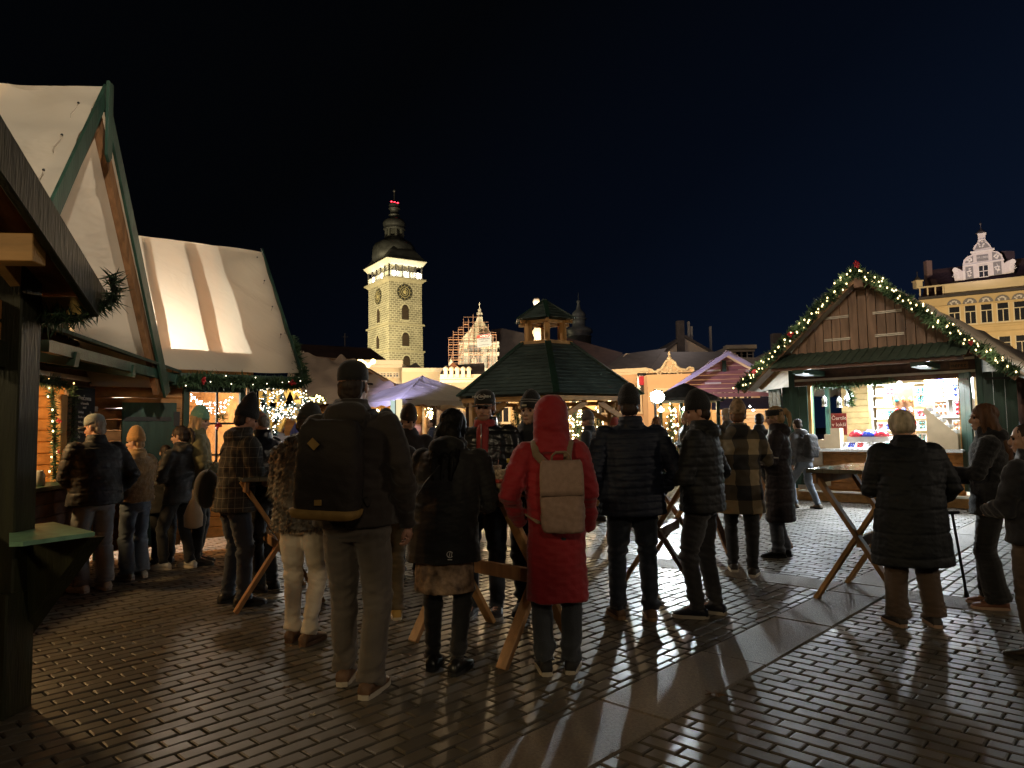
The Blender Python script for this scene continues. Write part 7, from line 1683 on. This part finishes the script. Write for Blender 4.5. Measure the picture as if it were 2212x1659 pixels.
jean_d = cloth('jeans_dark', (.028, .036, .055)); jean_g = cloth('jeans_grey', (.21, .22, .23)); jean_b = cloth('jeans_blue', (.11, .135, .175)); tro_g = cloth('trousers_grey_brown', (.115, .095, .078)); tro_k = cloth('trousers_black', (.012, .012, .014)); tro_w = cloth('trousers_off_white', (.62, .53, .42)); tro_br = cloth('trousers_brown', (.095, .062, .045)); tro_n = cloth('trousers_navy', (.02, .026, .04))
pf_k = mat('puffer_black', (.011, .012, .015), .6, .25, 6, .25, 50, sheen=.1); pf_n = mat('puffer_navy', (.015, .02, .038), .6, .2, 6, .25, 50); pf_g = mat('shiny_puffer', (.016, .017, .019), .3, .3, 6, .3, 22, spec=.6)
knit_k = cloth('knit_black', (.012, .012, .014), bump=.6, bs=90)
# near man with the dark backpack
T_ = None
def backpack(name, label, body_m, w_, h_, d_, zc, flap=True, trim=None, strap_m=None, handle=False, patches=(), tilt=0, xoff=0, back=.16, slim=1.0):
    """a bag on the back of the person built last"""
    T, M_, s = person.T, person.M, person.s
    o0 = T((xoff, -back, zc))
    r = bpy.data.objects.new(name, None); COL.objects.link(r); r.location = M_ @ o0; XF[r.name] = Matrix.Translation(M_ @ o0) @ M_.to_3x3().to_4x4(); r.rotation_euler = M_.to_3x3().to_euler(); tag(r, label, 'backpack')
    Rt = Matrix.Rotation(rad(tilt), 3, 'Y')
    def L(x, y, z): return (Rt @ V((x, y, z))) * s
    m = MB(); rings = []
    for z, a, b in ((-.5, .8, .75), (-.47, .95, .95), (-.3, 1, 1), (0, 1, 1), (.3, .96, .85), (.42, .9, .7), (.49, .75, .5)):
        rings.append([L(w_ / 2 * a * (abs(math.cos(t)) ** .45) * (1 if math.cos(t) > 0 else -1), d_ / 2 * b * (abs(math.sin(t)) ** .55) * (1 if math.sin(t) > 0 else -1) - d_ / 2 * b * .2, z * h_) for t in [2 * math.pi * i / 24 for i in range(24)]])
    m.loft(rings)
    b_ = skin_mesh('bag_body', m, body_m, r, .011, 2, lambda co, no: co + no * (wnoise(co * 9 / s, 5) * .004 * s)[:, None])
    if flap:
        m = MB(); m.loft([[L(w_ / 2 * k * .99 * x, -d_ * .62 * q - .004, z) for x in (-1, -.85, -.4, 0, .4, .85, 1)] + [L(w_ / 2 * k * .97 * x, -d_ * .62 * q + .014, z) for x in (1, .85, .4, 0, -.4, -.85, -1)] for z, k, q in ((h_ * .5, .88, .35), (h_ * .46, .95, .75), (h_ * .3, 1, .97), (h_ * .1, 1.0, 1.02), (h_ * .02, 1.0, 1.03))]); m.build('flap', body_m, r, True, local=True)
    if trim is not None:
        m = MB(); m.loft([[L(w_ / 2 * (.93 + g) * (abs(math.cos(t)) ** .45) * (1 if math.cos(t) > 0 else -1), d_ / 2 * (.93 + g) * (abs(math.sin(t)) ** .55) * (1 if math.sin(t) > 0 else -1) - d_ * .12 - .006, z * h_) for t in [2 * math.pi * i / 24 for i in range(24)]] for z, g in ((-.52, -.1), (-.505, .04), (-.47, .11), (-.42, .13))]); m.build('base_trim', trim, r, True, local=True)
    for x, z, sz, rt, pm in patches:
        m = MB(); m.box(L(x, -d_ * .6 - .01, z), (sz * s, .008, sz * s * .8), Matrix.Rotation(rad(rt), 3, 'Y')); m.build('patch', pm, r, False, local=True)
    if handle:
        m = MB(); m.tube([L(-.06 + .0, -.02, h_ * .48), L(-.055, -.03, h_ * .56), L(-.03, -.03, h_ * .61), L(.03, -.03, h_ * .61), L(.055, -.03, h_ * .56), L(.06, -.02, h_ * .48)], .008 * s, 6); m.build('grab_handle', strap_m or body_m, r, True, local=True)
    inv = XF[r.name].inverted()
    for sx in (-1, 1):
        pts = [T((sx * .07 + xoff * .5, -back + d_ * .3, zc + h_ * .44)), T((sx * .1, -.125, 1.4)), T((sx * .115, -.08, 1.475)), T((sx * .12, .02, 1.485)), T((sx * .13, .11, 1.42)), T((sx * .15, .15, 1.25)), T((sx * .17, .1, 1.1)), T((sx * .18, 0, zc - h_ * .3)), T((sx * .13 + xoff * .5, -back + d_ * .3, zc - h_ * .38))]
        m = MB(); m.tube([inv @ (M_ @ p) for p in pts], .026 * s, 8, flat=.3, ref=(0, 1, 0)); m.build('strap', strap_m or body_m, r, True, local=True)
    return r

# ------------------------------------------------------------------ the crowd
bm_bag = mat('bag_dark', (.022, .016, .012), .75, .2, 8, .3, 120); bm_tan = mat('bag_tan', (.3, .18, .05), .7, .2, 20); bm_beige = mat('bag_beige', (.38, .255, .2), .85, .12, 40, .5, 260)
hood_br = cloth('hoodie_brown', (.028, .02, .016))
person('tall man in a black cap and dark brown hoodie wearing a dark backpack', 768, 1490, 779, -6, jm_=hood_br, jlen=.88, puff=1.1, width=1.08, tro=tro_g, shoes=shoe_b, sole=sole_w, arms=('table', 'down'), head=(-3, -2), hat='cap', hatm=cloth('cap_black', (.012, .011, .01)), hair='bald', hairm=hd1, hood='down', stance=.1, step=(.12, -.06), seed=3, skin=skin2, flare=.006)
backpack('backpack', 'dark brown backpack with tan base and diamond patch on the tall man', bm_bag, .34, .5, .2, 1.2, False, bm_tan, patches=((-.05, .12, .05, 45, bm_tan), (-.01, -.17, .035, 0, bm_tan)), tilt=3, back=.22, xoff=-.04)
black_coat = cloth('softshell_black', (.009, .009, .01), .7)
p3 = person('woman in a black softshell coat, patterned brown skirt and black lace boots', 962, 1448, 886, -14, jm_=black_coat, jlen=.72, puff=1.06, tro=tro_k, shoes=mat('boot_black', (.012, .012, .012), .3, .2), arms=('table', 'table'), lean=14, head=(-25, 12), hair='long', hairm=hair_mat('hair_black', (.005, .004, .004)), hood='down', width=1.14, stance=.095, step=(.03, -.03), seed=5, long=(.86, .52, .2, mat('skirt_pattern', (.12, .07, .045), .55, .75, 14, .8, 26, hue=(.3, .2, .13)), 'skirt'), flare=-.012)
lg = MB(); T, M_, s = person.T, person.M, person.s
c = T((.1, -.172, .79)); lg.lathe(c, [(.018 * s, 0), (.018 * s, .003)], 6, Matrix.Rotation(rad(90), 3, 'X')); 
lm = MB()
for dx in (-.006, .008): lm.beam(c + V((dx * s, -.006, -.015 * s)), c + V((dx * s + .008 * s, -.006, .017 * s)), .004 * s, .003)
for k in range(10):
    t0, t1_ = 2 * math.pi * k / 12 + .6, 2 * math.pi * (k + 1) / 12 + .6; lm.beam(c + V((.02 * s * math.cos(t0), -.006, .02 * s * math.sin(t0))), c + V((.02 * s * math.cos(t1_), -.006, .02 * s * math.sin(t1_))), .004 * s, .003)
lm.box(c + V((0, -.006, -.032 * s)), (.03 * s, .003, .005 * s)); lm.build('jacket_emblem', wht, p3, local=True)
sb = MB(); sb.tube([M_ @ T(p) for p in ((.13, -.02, 1.47), (.02, -.15, 1.38), (-.1, -.17, 1.22), (-.2, -.12, 1.08))], .013 * s, 6, flat=.3); solo(sb, 'bag_strap', cloth('strap_black', (.02, .02, .022), .5), 'thin black bag strap across the back of the black softshell coat', 'bag strap', smooth=True)
red_m = mat('red_parka', (.34, .015, .022), .68, .12, 5, .22, 90, sheen=.3)
person('woman in a long red hooded coat with the hood up, seen from behind', 1207, 1452, 851, -3, jm_=red_m, jlen=.46, puff=1.12, tro=jean_g if False else cloth('jeans_charcoal', (.045, .05, .06)), shoes=mat('shoe_black_canvas', (.015, .014, .014), .6), sole=sole_w, arms=('pocket', 'pocket2'), head=(0, 5), hair='short', hairm=hb1, hood='up', stance=.085, step=(0, .03), seed=8, hem=.45, width=.86, flare=.01)
backpack('backpack', 'beige canvas backpack with a flap on the red coat', bm_beige, .275, .45, .13, 1.14, True, strap_m=cloth('strap_beige', (.26, .18, .11)), handle=True, back=.2, xoff=.055, tilt=-1)
person('man in a dark knitted beanie and long navy quilted jacket, seen from behind', 1372, 1336, 838, 4, jm_=pf_n, jlen=.8, puff=1.17, width=1.13, quilt=.056, tro=tro_n, shoes=shoe_b, sole=mat('sole_tan', (.3, .18, .09), .6), arms=('pocket', 'pocket'), head=(-10, 8), hat='beanie', hatm=knit_k, hair='short', hairm=hd1, stance=.12, step=(.05, -.02), seed=9, skin=skin2)
person('man in a black beanie and black quilted jacket with grey trousers, turned left in profile', 1524, 1330, 850, 62, jm_=pf_k, jlen=.84, puff=1.18, width=1.08, quilt=.075, tro=cloth('trousers_charcoal', (.05, .048, .05)), shoes=mat('shoe_navy', (.02, .02, .028), .5), sole=sole_w, arms=('hold', 'pocket'), head=(22, 8), hat='beanie', hatm=knit_k, hair='short', hairm=hd1, hood='down', stance=.1, step=(.04, -.06), seed=10, skin=skin2)
chk = plaid('check_coat', (.02, .02, .024), (.36, .28, .17), .3, .5, check=True)
person('person in a black and cream checked coat with a furry hood hat, seen from behind', 1606, 1238, 868, -20, jm_=chk, jlen=.62, puff=1.12, tro=tro_k, shoes=MATS['shoe_dark'], sole=sole_w, arms=('pocket', 'reach'), head=(0, 8), hat='beanie', hatm=mat('furry_hat', (.3, .19, .11), .8, .6, 25, .8, 60), hair='short', hairm=hb1, hood='down', stance=.1, step=(.1, -.12), seed=12)
person('blond woman with black headband and ponytail in a long dark quilted coat, in profile', 1688, 1203, 880, 68, jm_=mat('coat_aubergine', (.02, .014, .017), .65, .2, 6, .3, 40), jlen=.42, puff=1.12, quilt=.16, tro=cloth('jeans_slate', (.075, .085, .105)), shoes=MATS['boot_black'], arms=('hold', 'chest'), head=(8, 10), hat='headband', hatm=knit_k, hair='pony', hairm=hbl, hood='down', stance=.07, step=(.03, -.03), seed=13, hem=.5, flare=.015)
tr1 = MB(); q = P(1652, 990, 7.6); tr1.prism([q + V(p) for p in ((-.12, -.08, 0), (.12, -.08, 0), (.12, .08, 0), (-.12, .08, 0))], (0, 0, .012)); tr1.prism([q + V(p) for p in ((-.09, -.05, -.07), (.05, -.05, -.07), (.07, -.05, 0), (-.1, -.05, 0))], (0, .1, 0)); solo(tr1, 'food_tray', mat('paper_tray', (.4, .36, .32), .6), 'pale paper food tray held between the checked coat and the headband woman', 'tray')
person('man walking away with a black and white backpack near the left shutter of the stall', 1742, 1098, 905, 30, jm_=mat('jacket_grey_walk', (.1, .1, .11), .6, .5, 9), jlen=.9, puff=1.1, tro=jean_b, shoes=mat('shoe_taupe', (.16, .13, .1), .6), arms=('hang', 'pocket'), head=(-10, 6), lean=8, hair='short', hairm=hd1, hood='down', stance=.09, step=(.2, -.2), seed=14, knee=.04)
backpack('backpack', 'black backpack with pale panels on the walking man', mat('bag_black_white', (.05, .05, .055), .6, .8, 7), .3, .46, .2, 1.2, False, back=.2)
ol = person('elderly cream-haired woman in a dark quilted coat, cane by her right side', 1978, 1350, 892, -4, jm_=mat('coat_dark_down', (.009, .011, .015), .65, .25, 6, .4, 30), jlen=.5, puff=1.26, width=1.16, quilt=.19, tro=tro_br, shoes=mat('shoe_walk', (.05, .045, .045), .6), sole=mat('sole_peach', (.4, .27, .2), .6), arms=('table', 'out'), lean=11, head=(5, 14), hair='bun', hairm=hwh, hood='down', stance=.14, step=(.0, -.02), seed=15, hem=.8, flare=.02)
cn = thing('walking_cane', 'thin black walking cane beside the elderly woman', 'cane', G(2089, 1290))
q0 = G(2089, 1290); q1 = P(2057, 1110, q0.y - .12)
m_ = MB(); m_.tube([q0, q0.lerp(q1, .5), q1], [.013, .011, .011], 8); m_.build('shaft', black, cn, True)
m_ = MB(); m_.tube([q0, q0.lerp(q1, .07)], [.02, .016], 8); m_.build('rubber_tip', mat('rubber', (.02, .02, .02), .8), cn, True)
m_ = MB(); m_.caps([q1 + V((-.03, 0, .01)), q1 + V((.05, 0, .012))], .014, 8); m_.build('handle', black, cn, True)
person('woman with shoulder-length brown hair in a black jacket and wide black trousers', 2152, 1303, 874, 62, Yd=5.75, jm_=cloth('fleece_black', (.016, .016, .02), .9, .6, 60), jlen=.8, puff=1.15, tro=tro_k, flare=.035, shoes=mat('shoe_rust', (.2, .09, .06), .5), sole=mat('sole_peach', (.4, .27, .2), .6), arms=('reach', 'hold'), head=(6, 2), hair='long', hairm=hb1, hood='down', stance=.09, step=(.0, .02), seed=16)
person('man in a black jacket and brown trousers cut off by the right edge', 2250, 1420, 915, 30, Yd=4.5, jm_=cloth('jacket_black_rib', (.014, .014, .02), .7), jlen=.86, puff=1.14, width=1.1, tro=tro_br, shoes=MATS['shoe_dark'], arms=('hold', 'hold'), head=(20, 2), hair='short', hairm=hd1, hood='down', seed=17)
# facing men behind the table
capm = cloth('cap_black_front', (.02, .018, .016))
pc_ = person('man facing us in a lettered black cap, shiny puffer and red zip jumper', 1047, 1328, 843, 172, jm_=pf_g, jlen=.88, puff=1.22, width=1.05, quilt=.12, tro=jean_d, shoes=mat('shoe_grey_run', (.06, .06, .07), .5), sole=mat('sole_grey', (.35, .35, .36), .5), arms=('hold', 'chest'), head=(-4, 3), hat='cap', hatm=capm, hair='short', hairm=hd1, torso=mat('jumper_red', (.3, .035, .035), .7, .15, 20, .2, 90), beard=mat('stubble', (.3, .17, .12), .7), stance=.1, step=(0, .04), seed=18, skin=skin2)
T, H, M_, s, hl = person.T, person.H, person.M, person.s, person.hl
M3 = M_.to_3x3()
xd = M3 @ (hl @ V((-1, 0, 0))); yd = M3 @ (hl @ V((0, -.35, 1)))
text_on('HEAVENMEN', .026 * s, M_ @ H((0, .098, .087)), xd, yd, wht, pc_, 'cap_lettering', ext=.001)
lm = MB()
for k in range(20):
    t0, t1_ = 2 * math.pi * k / 20, 2 * math.pi * (k + 1) / 20; f = lambda t: H((.034 * math.cos(t), .1 - .022 * math.sin(t), .087 + .022 * math.sin(t))); lm.beam(f(t0), f(t1_), .002 * s, .002 * s)
lm.build('cap_emblem', wht, pc_, local=True)
bandm = knit_k
pb_ = person('smiling man in a striped black beanie, half hidden behind the red hood', 1157, 1322, 851, 168, jm_=cloth('jacket_navy_dark', (.012, .015, .022), .7), jlen=.84, puff=1.15, tro=tro_k, shoes=MATS['shoe_dark'], arms=('chest', 'pocket'), head=(-14, -2), hat='beanie', hatm=knit_k, hair='short', hairm=hd1, hood='down', seed=19, skin=skin1)
T, H, M_, s = person.T, person.H, person.M, person.s
for z in (.05, .068):
    m_ = MB(); m_.tube([H((.0865 * math.cos(t), .104 * math.sin(t) - .014, z + .02 + .0072 * math.sin(t))) for t in [2 * math.pi * i / 20 for i in range(21)]], .004 * s, 5); m_.build('hat_stripe', cloth('stripe_grey', (.25, .24, .24)), pb_, True, local=True)
m_ = MB(); m_.box(H((.012, .1, .045)), (.04 * s, .004, .014 * s)); m_.build('hat_label', cloth('label_cream', (.5, .45, .35)), pb_, local=True)
# behind the tall man
person('man in dark jacket and brown trousers with tan shoes, mostly hidden behind the tall man', 832, 1338, 890, 20, jm_=cloth('jacket_charcoal', (.02, .018, .022), .6), jlen=.86, puff=1.12, tro=cloth('trousers_ochre', (.12, .085, .045)), shoes=shoe_t, sole=sole_w, arms=('hold', 'pocket'), head=(0, 10), lean=6, hair='short', hairm=hd1, hat='beanie', hatm=knit_k, hood='down', seed=20)
furm = mat('fur_vest', (.04, .031, .024), .5, .5, 16, .8, 40, hue=(.09, .07, .05), spec=.5)
person('woman in a shaggy dark fur jacket and off-white jeans, half hidden behind the tall man', 652, 1385, 876, -12, jm_=furm, jlen=.84, puff=1.2, tro=tro_w, shoes=shoe_b, sole=shoe_b, arms=('table', 'table'), lean=10, head=(-8, 12), hair='short', hairm=hd1, hat='beanie', hatm=cloth('hood_dark', (.02, .018, .014)), hood='down', stance=.085, step=(.02, -.05), seed=21, fur=True, flare=-.005)
pld = plaid('plaid_jacket', (.03, .026, .022), (.2, .18, .15), .085, .06)
person('man in a tall black beanie and dark plaid jacket in profile', 503, 1306, 871, -48, jm_=pld, jlen=.82, puff=1.16, width=1.06, tro=jean_d, shoes=MATS['shoe_dark'], arms=('hold', 'chest'), lean=6, head=(-8, 12), hat='beanie', hatH=.07, hatm=knit_k, hair='short', hairm=hd1, hood='down', stance=.12, step=(.0, .05), seed=22, skin=skin2)
q = MB(); M_, T, s = person.M, person.T, person.s
q.tube([M_ @ T(p) for p in ((.08, .05, 1.49), (-.02, -.15, 1.36), (-.2, -.2, 1.14))], .016 * s, 6, flat=.3); q.ell(M_ @ T((-.25, -.16, 1.0)), (.1, .15, .17), None, 16, 10); solo(q, 'shoulder_bag', cloth('bag_black_cloth', (.02, .017, .015)), 'black shoulder bag hanging behind the plaid jacket', 'bag', smooth=True)
person('balding man with glasses in a black jacket leaning over the left table', 572, 1275, 887, 72, jm_=mat('leather_black', (.014, .014, .016), .3, .3, 8, .5, 20), jlen=.86, puff=1.15, width=1.05, tro=tro_k, arms=('hold', 'hold'), lean=8, head=(10, 22), hair='bald', hairm=hgr, glasses=True, seed=23, skin=skin2)
# queue at the drinks hut
person('man in a grey cap, black quilted jacket and grey jeans at the drinks counter', 200, 1276, 893, 58, jm_=pf_k, jlen=.86, puff=1.24, width=1.12, quilt=.11, tro=jean_g, shoes=shoe_w, sole=sole_w, arms=('hold', 'pocket'), head=(30, 6), lean=4, hat='cap', hatm=cloth('cap_grey', (.2, .22, .21)), hair='short', hairm=hgr, hood=None, stance=.1, step=(.02, -.05), seed=24, flare=.018, skin=skin2)
must = mat('teddy_mustard', (.34, .2, .08), .95, .25, 14, .9, 90, sheen=.6)
pw_ = person('woman in a mustard beanie, scarf and teddy jacket with blue jeans', 290, 1250, 926, 68, jm_=must, jlen=.92, puff=1.2, tro=jean_b, flare=.03, shoes=mat('shoe_two_tone', (.3, .28, .24), .5, .8, 8), sole=sole_w, arms=('belly', 'hold'), head=(24, 4), hat='beanie', hatm=cloth('beanie_mustard', (.4, .22, .08), bump=.7, bs=60), hair='short', hairm=hbl, hatH=.02, seed=25)
T, s = person.T, person.s
m_ = MB(); m_.lathe(T((0, 0, 1.46)), [(.1 * s, -.03 * s), (.125 * s, .02 * s), (.11 * s, .07 * s), (.07 * s, .08 * s)], 16); m_.caps([T((.03, .1, 1.5)), T((.06, .17, 1.36))], [.05 * s, .03 * s], 8); m_.build('scarf', cloth('scarf_tan', (.42, .27, .13), bump=.7, bs=50), pw_, True, local=True)
person('dark-haired woman with a ponytail in a black jacket, black trousers and cream trainers', 384, 1228, 922, 74, jm_=cloth('jacket_black_soft', (.012, .012, .015), .55), jlen=.8, puff=1.08, tro=tro_k, shoes=shoe_w, sole=sole_w, arms=('hold', 'hang'), head=(18, 8), hair='pony', hairm=hd1, hood='down', step=(.12, -.1), seed=26)
tb = MB(); q = P(418, 1112, 7.5); tb.lathe(q - V((0, 0, .14)), [(.04, 0), (.09, .02), (.095, .14), (.06, .24), (.02, .32), (.015, .4)], 12); solo(tb, 'tote_bag', cloth('tote_beige', (.28, .2, .13)), 'beige cloth bag hanging from the ponytail woman\'s hand', 'bag', smooth=True)
person('small dark-haired child between the mustard jacket and the ponytail woman', 352, 1215, 962, 30, jm_=cloth('coat_child', (.014, .013, .014)), jlen=.75, puff=1.2, tro=tro_k, arms=('down', 'down'), hair='short', hairm=hd1, head=(0, 10), seed=27)
person('woman in a green knitted hat with pompom and olive jacket beside the hut window', 424, 1218, 882, -70, Yd=8.15, jm_=cloth('jacket_olive', (.2, .18, .09)), jlen=.85, puff=1.15, tro=tro_k, arms=('hold', 'hold'), head=(-15, 8), hat='beanie', hatm=cloth('hat_green', (.12, .25, .17), bump=.8, bs=40), hair='long', hairm=hbl, hood='down', seed=28)
# farther people
person('man in a dark brown beanie between the tall man and the softshell coat', 884, 1245, 879, 200, jm_=cloth('jacket_far_a', (.025, .02, .02)), jlen=.84, puff=1.15, tro=tro_k, arms=('chest', 'hold'), head=(10, 20), hat='beanie', hatm=cloth('beanie_brown', (.045, .03, .02)), hair='short', hairm=hd1, hood='down', seed=29)
person('man in a dark knitted hat walking past the lit fir under the gazebo', 1276, 1125, 890, 70, Yd=11.4, jm_=cloth('jacket_far_b', (.02, .025, .035)), jlen=.82, puff=1.15, tro=tro_n, arms=('down', 'down'), head=(10, 8), hat='beanie', hatm=cloth('hat_norse', (.1, .08, .07), var=.7), hair='short', hairm=hgr, hood=None, step=(.15, -.15), seed=30, skin=skin2)
person('long-haired woman in a pale scarf near the food booth', 1424, 1080, 900, 75, Yd=15.5, jm_=cloth('jacket_far_c', (.09, .075, .065)), jlen=.7, puff=1.15, tro=tro_k, arms=('hold', 'down'), head=(0, 0), hair='long', hairm=hb1, hood='down', seed=31)
person('person in a white furry hat and black coat by the food booth', 1487, 1078, 893, 100, Yd=15.5, jm_=cloth('jacket_far_d', (.02, .02, .02)), jlen=.75, puff=1.2, tro=tro_k, arms=('hold', 'hold'), head=(0, 5), hat='beanie', hatm=cloth('hat_white', (.55, .5, .42), bump=.8), hair='long', hairm=hbl, hood='down', seed=32)
person('man in a light cap behind the checked coat', 1578, 1120, 882, 20, Yd=12.5, jm_=cloth('jacket_far_e', (.05, .045, .04)), jlen=.8, puff=1.15, tro=tro_k, arms=('down', 'down'), hair='short', hairm=hgr, hat='cap', hatm=cloth('cap_sand', (.4, .3, .2)), hood='down', seed=33)
person('person in a dark jacket between the checked coat and the green shutter', 1648, 1120, 893, -30, Yd=12.0, jm_=cloth('jacket_far_f', (.02, .022, .026)), jlen=.8, puff=1.15, tro=tro_k, arms=('down', 'down'), hair='short', hairm=hd1, seed=34)
person('man in a blue jacket bending over by the light arch', 634, 1040, 889, -80, Yd=17.5, jm_=cloth('jacket_blue', (.04, .05, .2)), jlen=.85, puff=1.15, tro=jean_b, arms=('hold', 'hold'), head=(0, 20), lean=14, hair='short', hairm=hd1, seed=35)
person('child in a white hat by the light arch', 605, 1035, 916, 160, Yd=17, jm_=cloth('jacket_far_g', (.3, .3, .35)), jlen=.75, puff=1.2, tro=jean_b, hair='short', hairm=hd1, hat='beanie', hatm=cloth('hat_white2', (.6, .58, .6)), seed=36)
person('man in dark clothes at the side window of the far right stall', 2200, 1060, 908, 75, Yd=12.2, jm_=cloth('jacket_far_h', (.02, .022, .03)), jlen=.85, puff=1.15, tro=tro_k, hair='short', hairm=hd1, hat='beanie', hatm=knit_k, arms=('hold', 'hold'), seed=37)
person('person in dark clothes passing behind the left posts of the pyramid tent', 935, 1050, 905, 90, Yd=17, jm_=cloth('jacket_far_i', (.03, .04, .08)), jlen=.8, puff=1.15, tro=jean_b, hair='short', hairm=hd1, seed=38)
person('person in a red hat by the post of the gazebo', 1332, 1100, 905, 110, Yd=13.2, jm_=cloth('jacket_far_j', (.03, .03, .035)), jlen=.8, puff=1.15, tro=tro_k, hair='short', hairm=hb1, hat='beanie', hatm=cloth('hat_red_far', (.3, .06, .05)), hood='down', seed=39)
# ------------------------------------------------------------------ things on the tables
cupm = mat('paper_cup', (.5, .38, .26), .55, .55, 55, hue=(.62, .5, .38), detail=1)
def cup(px, py, Y, label, straw):
    c = P(px, py, Y); b = MB(); b.lathe(c, [(.029, 0), (.041, .105), (.044, .108), (.044, .113), (.038, .113), (.026, .01), (.001, .01)], 18)
    o = solo(b, 'paper_cup', cupm, label, 'cup', 'paper cups on the middle table', True)
    b = MB(); b.lathe(c, [(.0345, .035), (.0372, .06)], 18); b.build('printed_band', mat('cup_red_print', (.35, .05, .04), .6, .7, 60), o, True)
    if straw: b = MB(); b.tube([c + V((0, 0, .02)), c + V((.018, 0, .15))], .003, 5); b.build('stirrer', mat('stirrer_pink', (.5, .25, .2), .5), o)
zt_ = 1.1
def on_table(px, py, z=1.1): return G(px, py, z)
q = G(1072, 1040, 1.1); q2 = G(1083, 1054, 1.1); q3 = G(1101, 1050, 1.1)
def cup_at(q, label, straw):
    b = MB(); b.lathe(q, [(.029, 0), (.041, .105), (.044, .108), (.044, .113), (.038, .113), (.026, .01), (.001, .01)], 18)
    o = solo(b, 'paper_cup', cupm, label, 'cup', 'paper cups on the middle table', True)
    b = MB(); b.lathe(q, [(.0345, .03), (.0372, .055)], 18); b.build('printed_band', mat('cup_red_print', (.35, .05, .04), .6, .7, 60), o, True)
    if straw: b = MB(); b.tube([q + V((0, 0, .02)), q + V((.018, 0, .15))], .003, 5); b.build('stirrer', mat('stirrer_pink', (.5, .25, .2), .5), o)
cup_at(q, 'paper cup with a stirrer, rear one of the two on the middle table', True); cup_at(q2, 'printed paper cup, front one of the two on the middle table', False)
b = MB(); b.lathe(q3, [(.03, 0), (.032, .01), (.032, .1), (.022, .13), (.014, .14), (.014, .15)], 16)
o = solo(b, 'water_bottle', mat('bottle_plastic', (.55, .55, .5), .08, .1, spec=.9, trans=.85), 'small clear plastic bottle with yellow cap beside the paper cups', 'bottle', smooth=True)
b = MB(); b.lathe(q3, [(.017, .148), (.017, .175), (.001, .176)], 12); b.build('bottle_cap', mat('cap_yellow', (.6, .42, .06), .5), o, True)
for q, nm, lb in ((G(1462, 1022, 1.1), 'food_tray', 'white paper tray on the table beside the navy jacket'), (G(1476, 1010, 1.1), 'food_tray', 'second pale tray farther back on the table beside the navy jacket')):
    b = MB(); b.loft([[q + V((a * x, e * y, z)) for x, y in ((-1, -1), (1, -1), (1, 1), (-1, 1))] for z, a, e in ((.0, .07, .05), (.03, .09, .065), (.03, .085, .06), (.006, .066, .046))]); solo(b, nm, mat('paper_tray', (.4, .36, .32), .6), lb, 'tray')
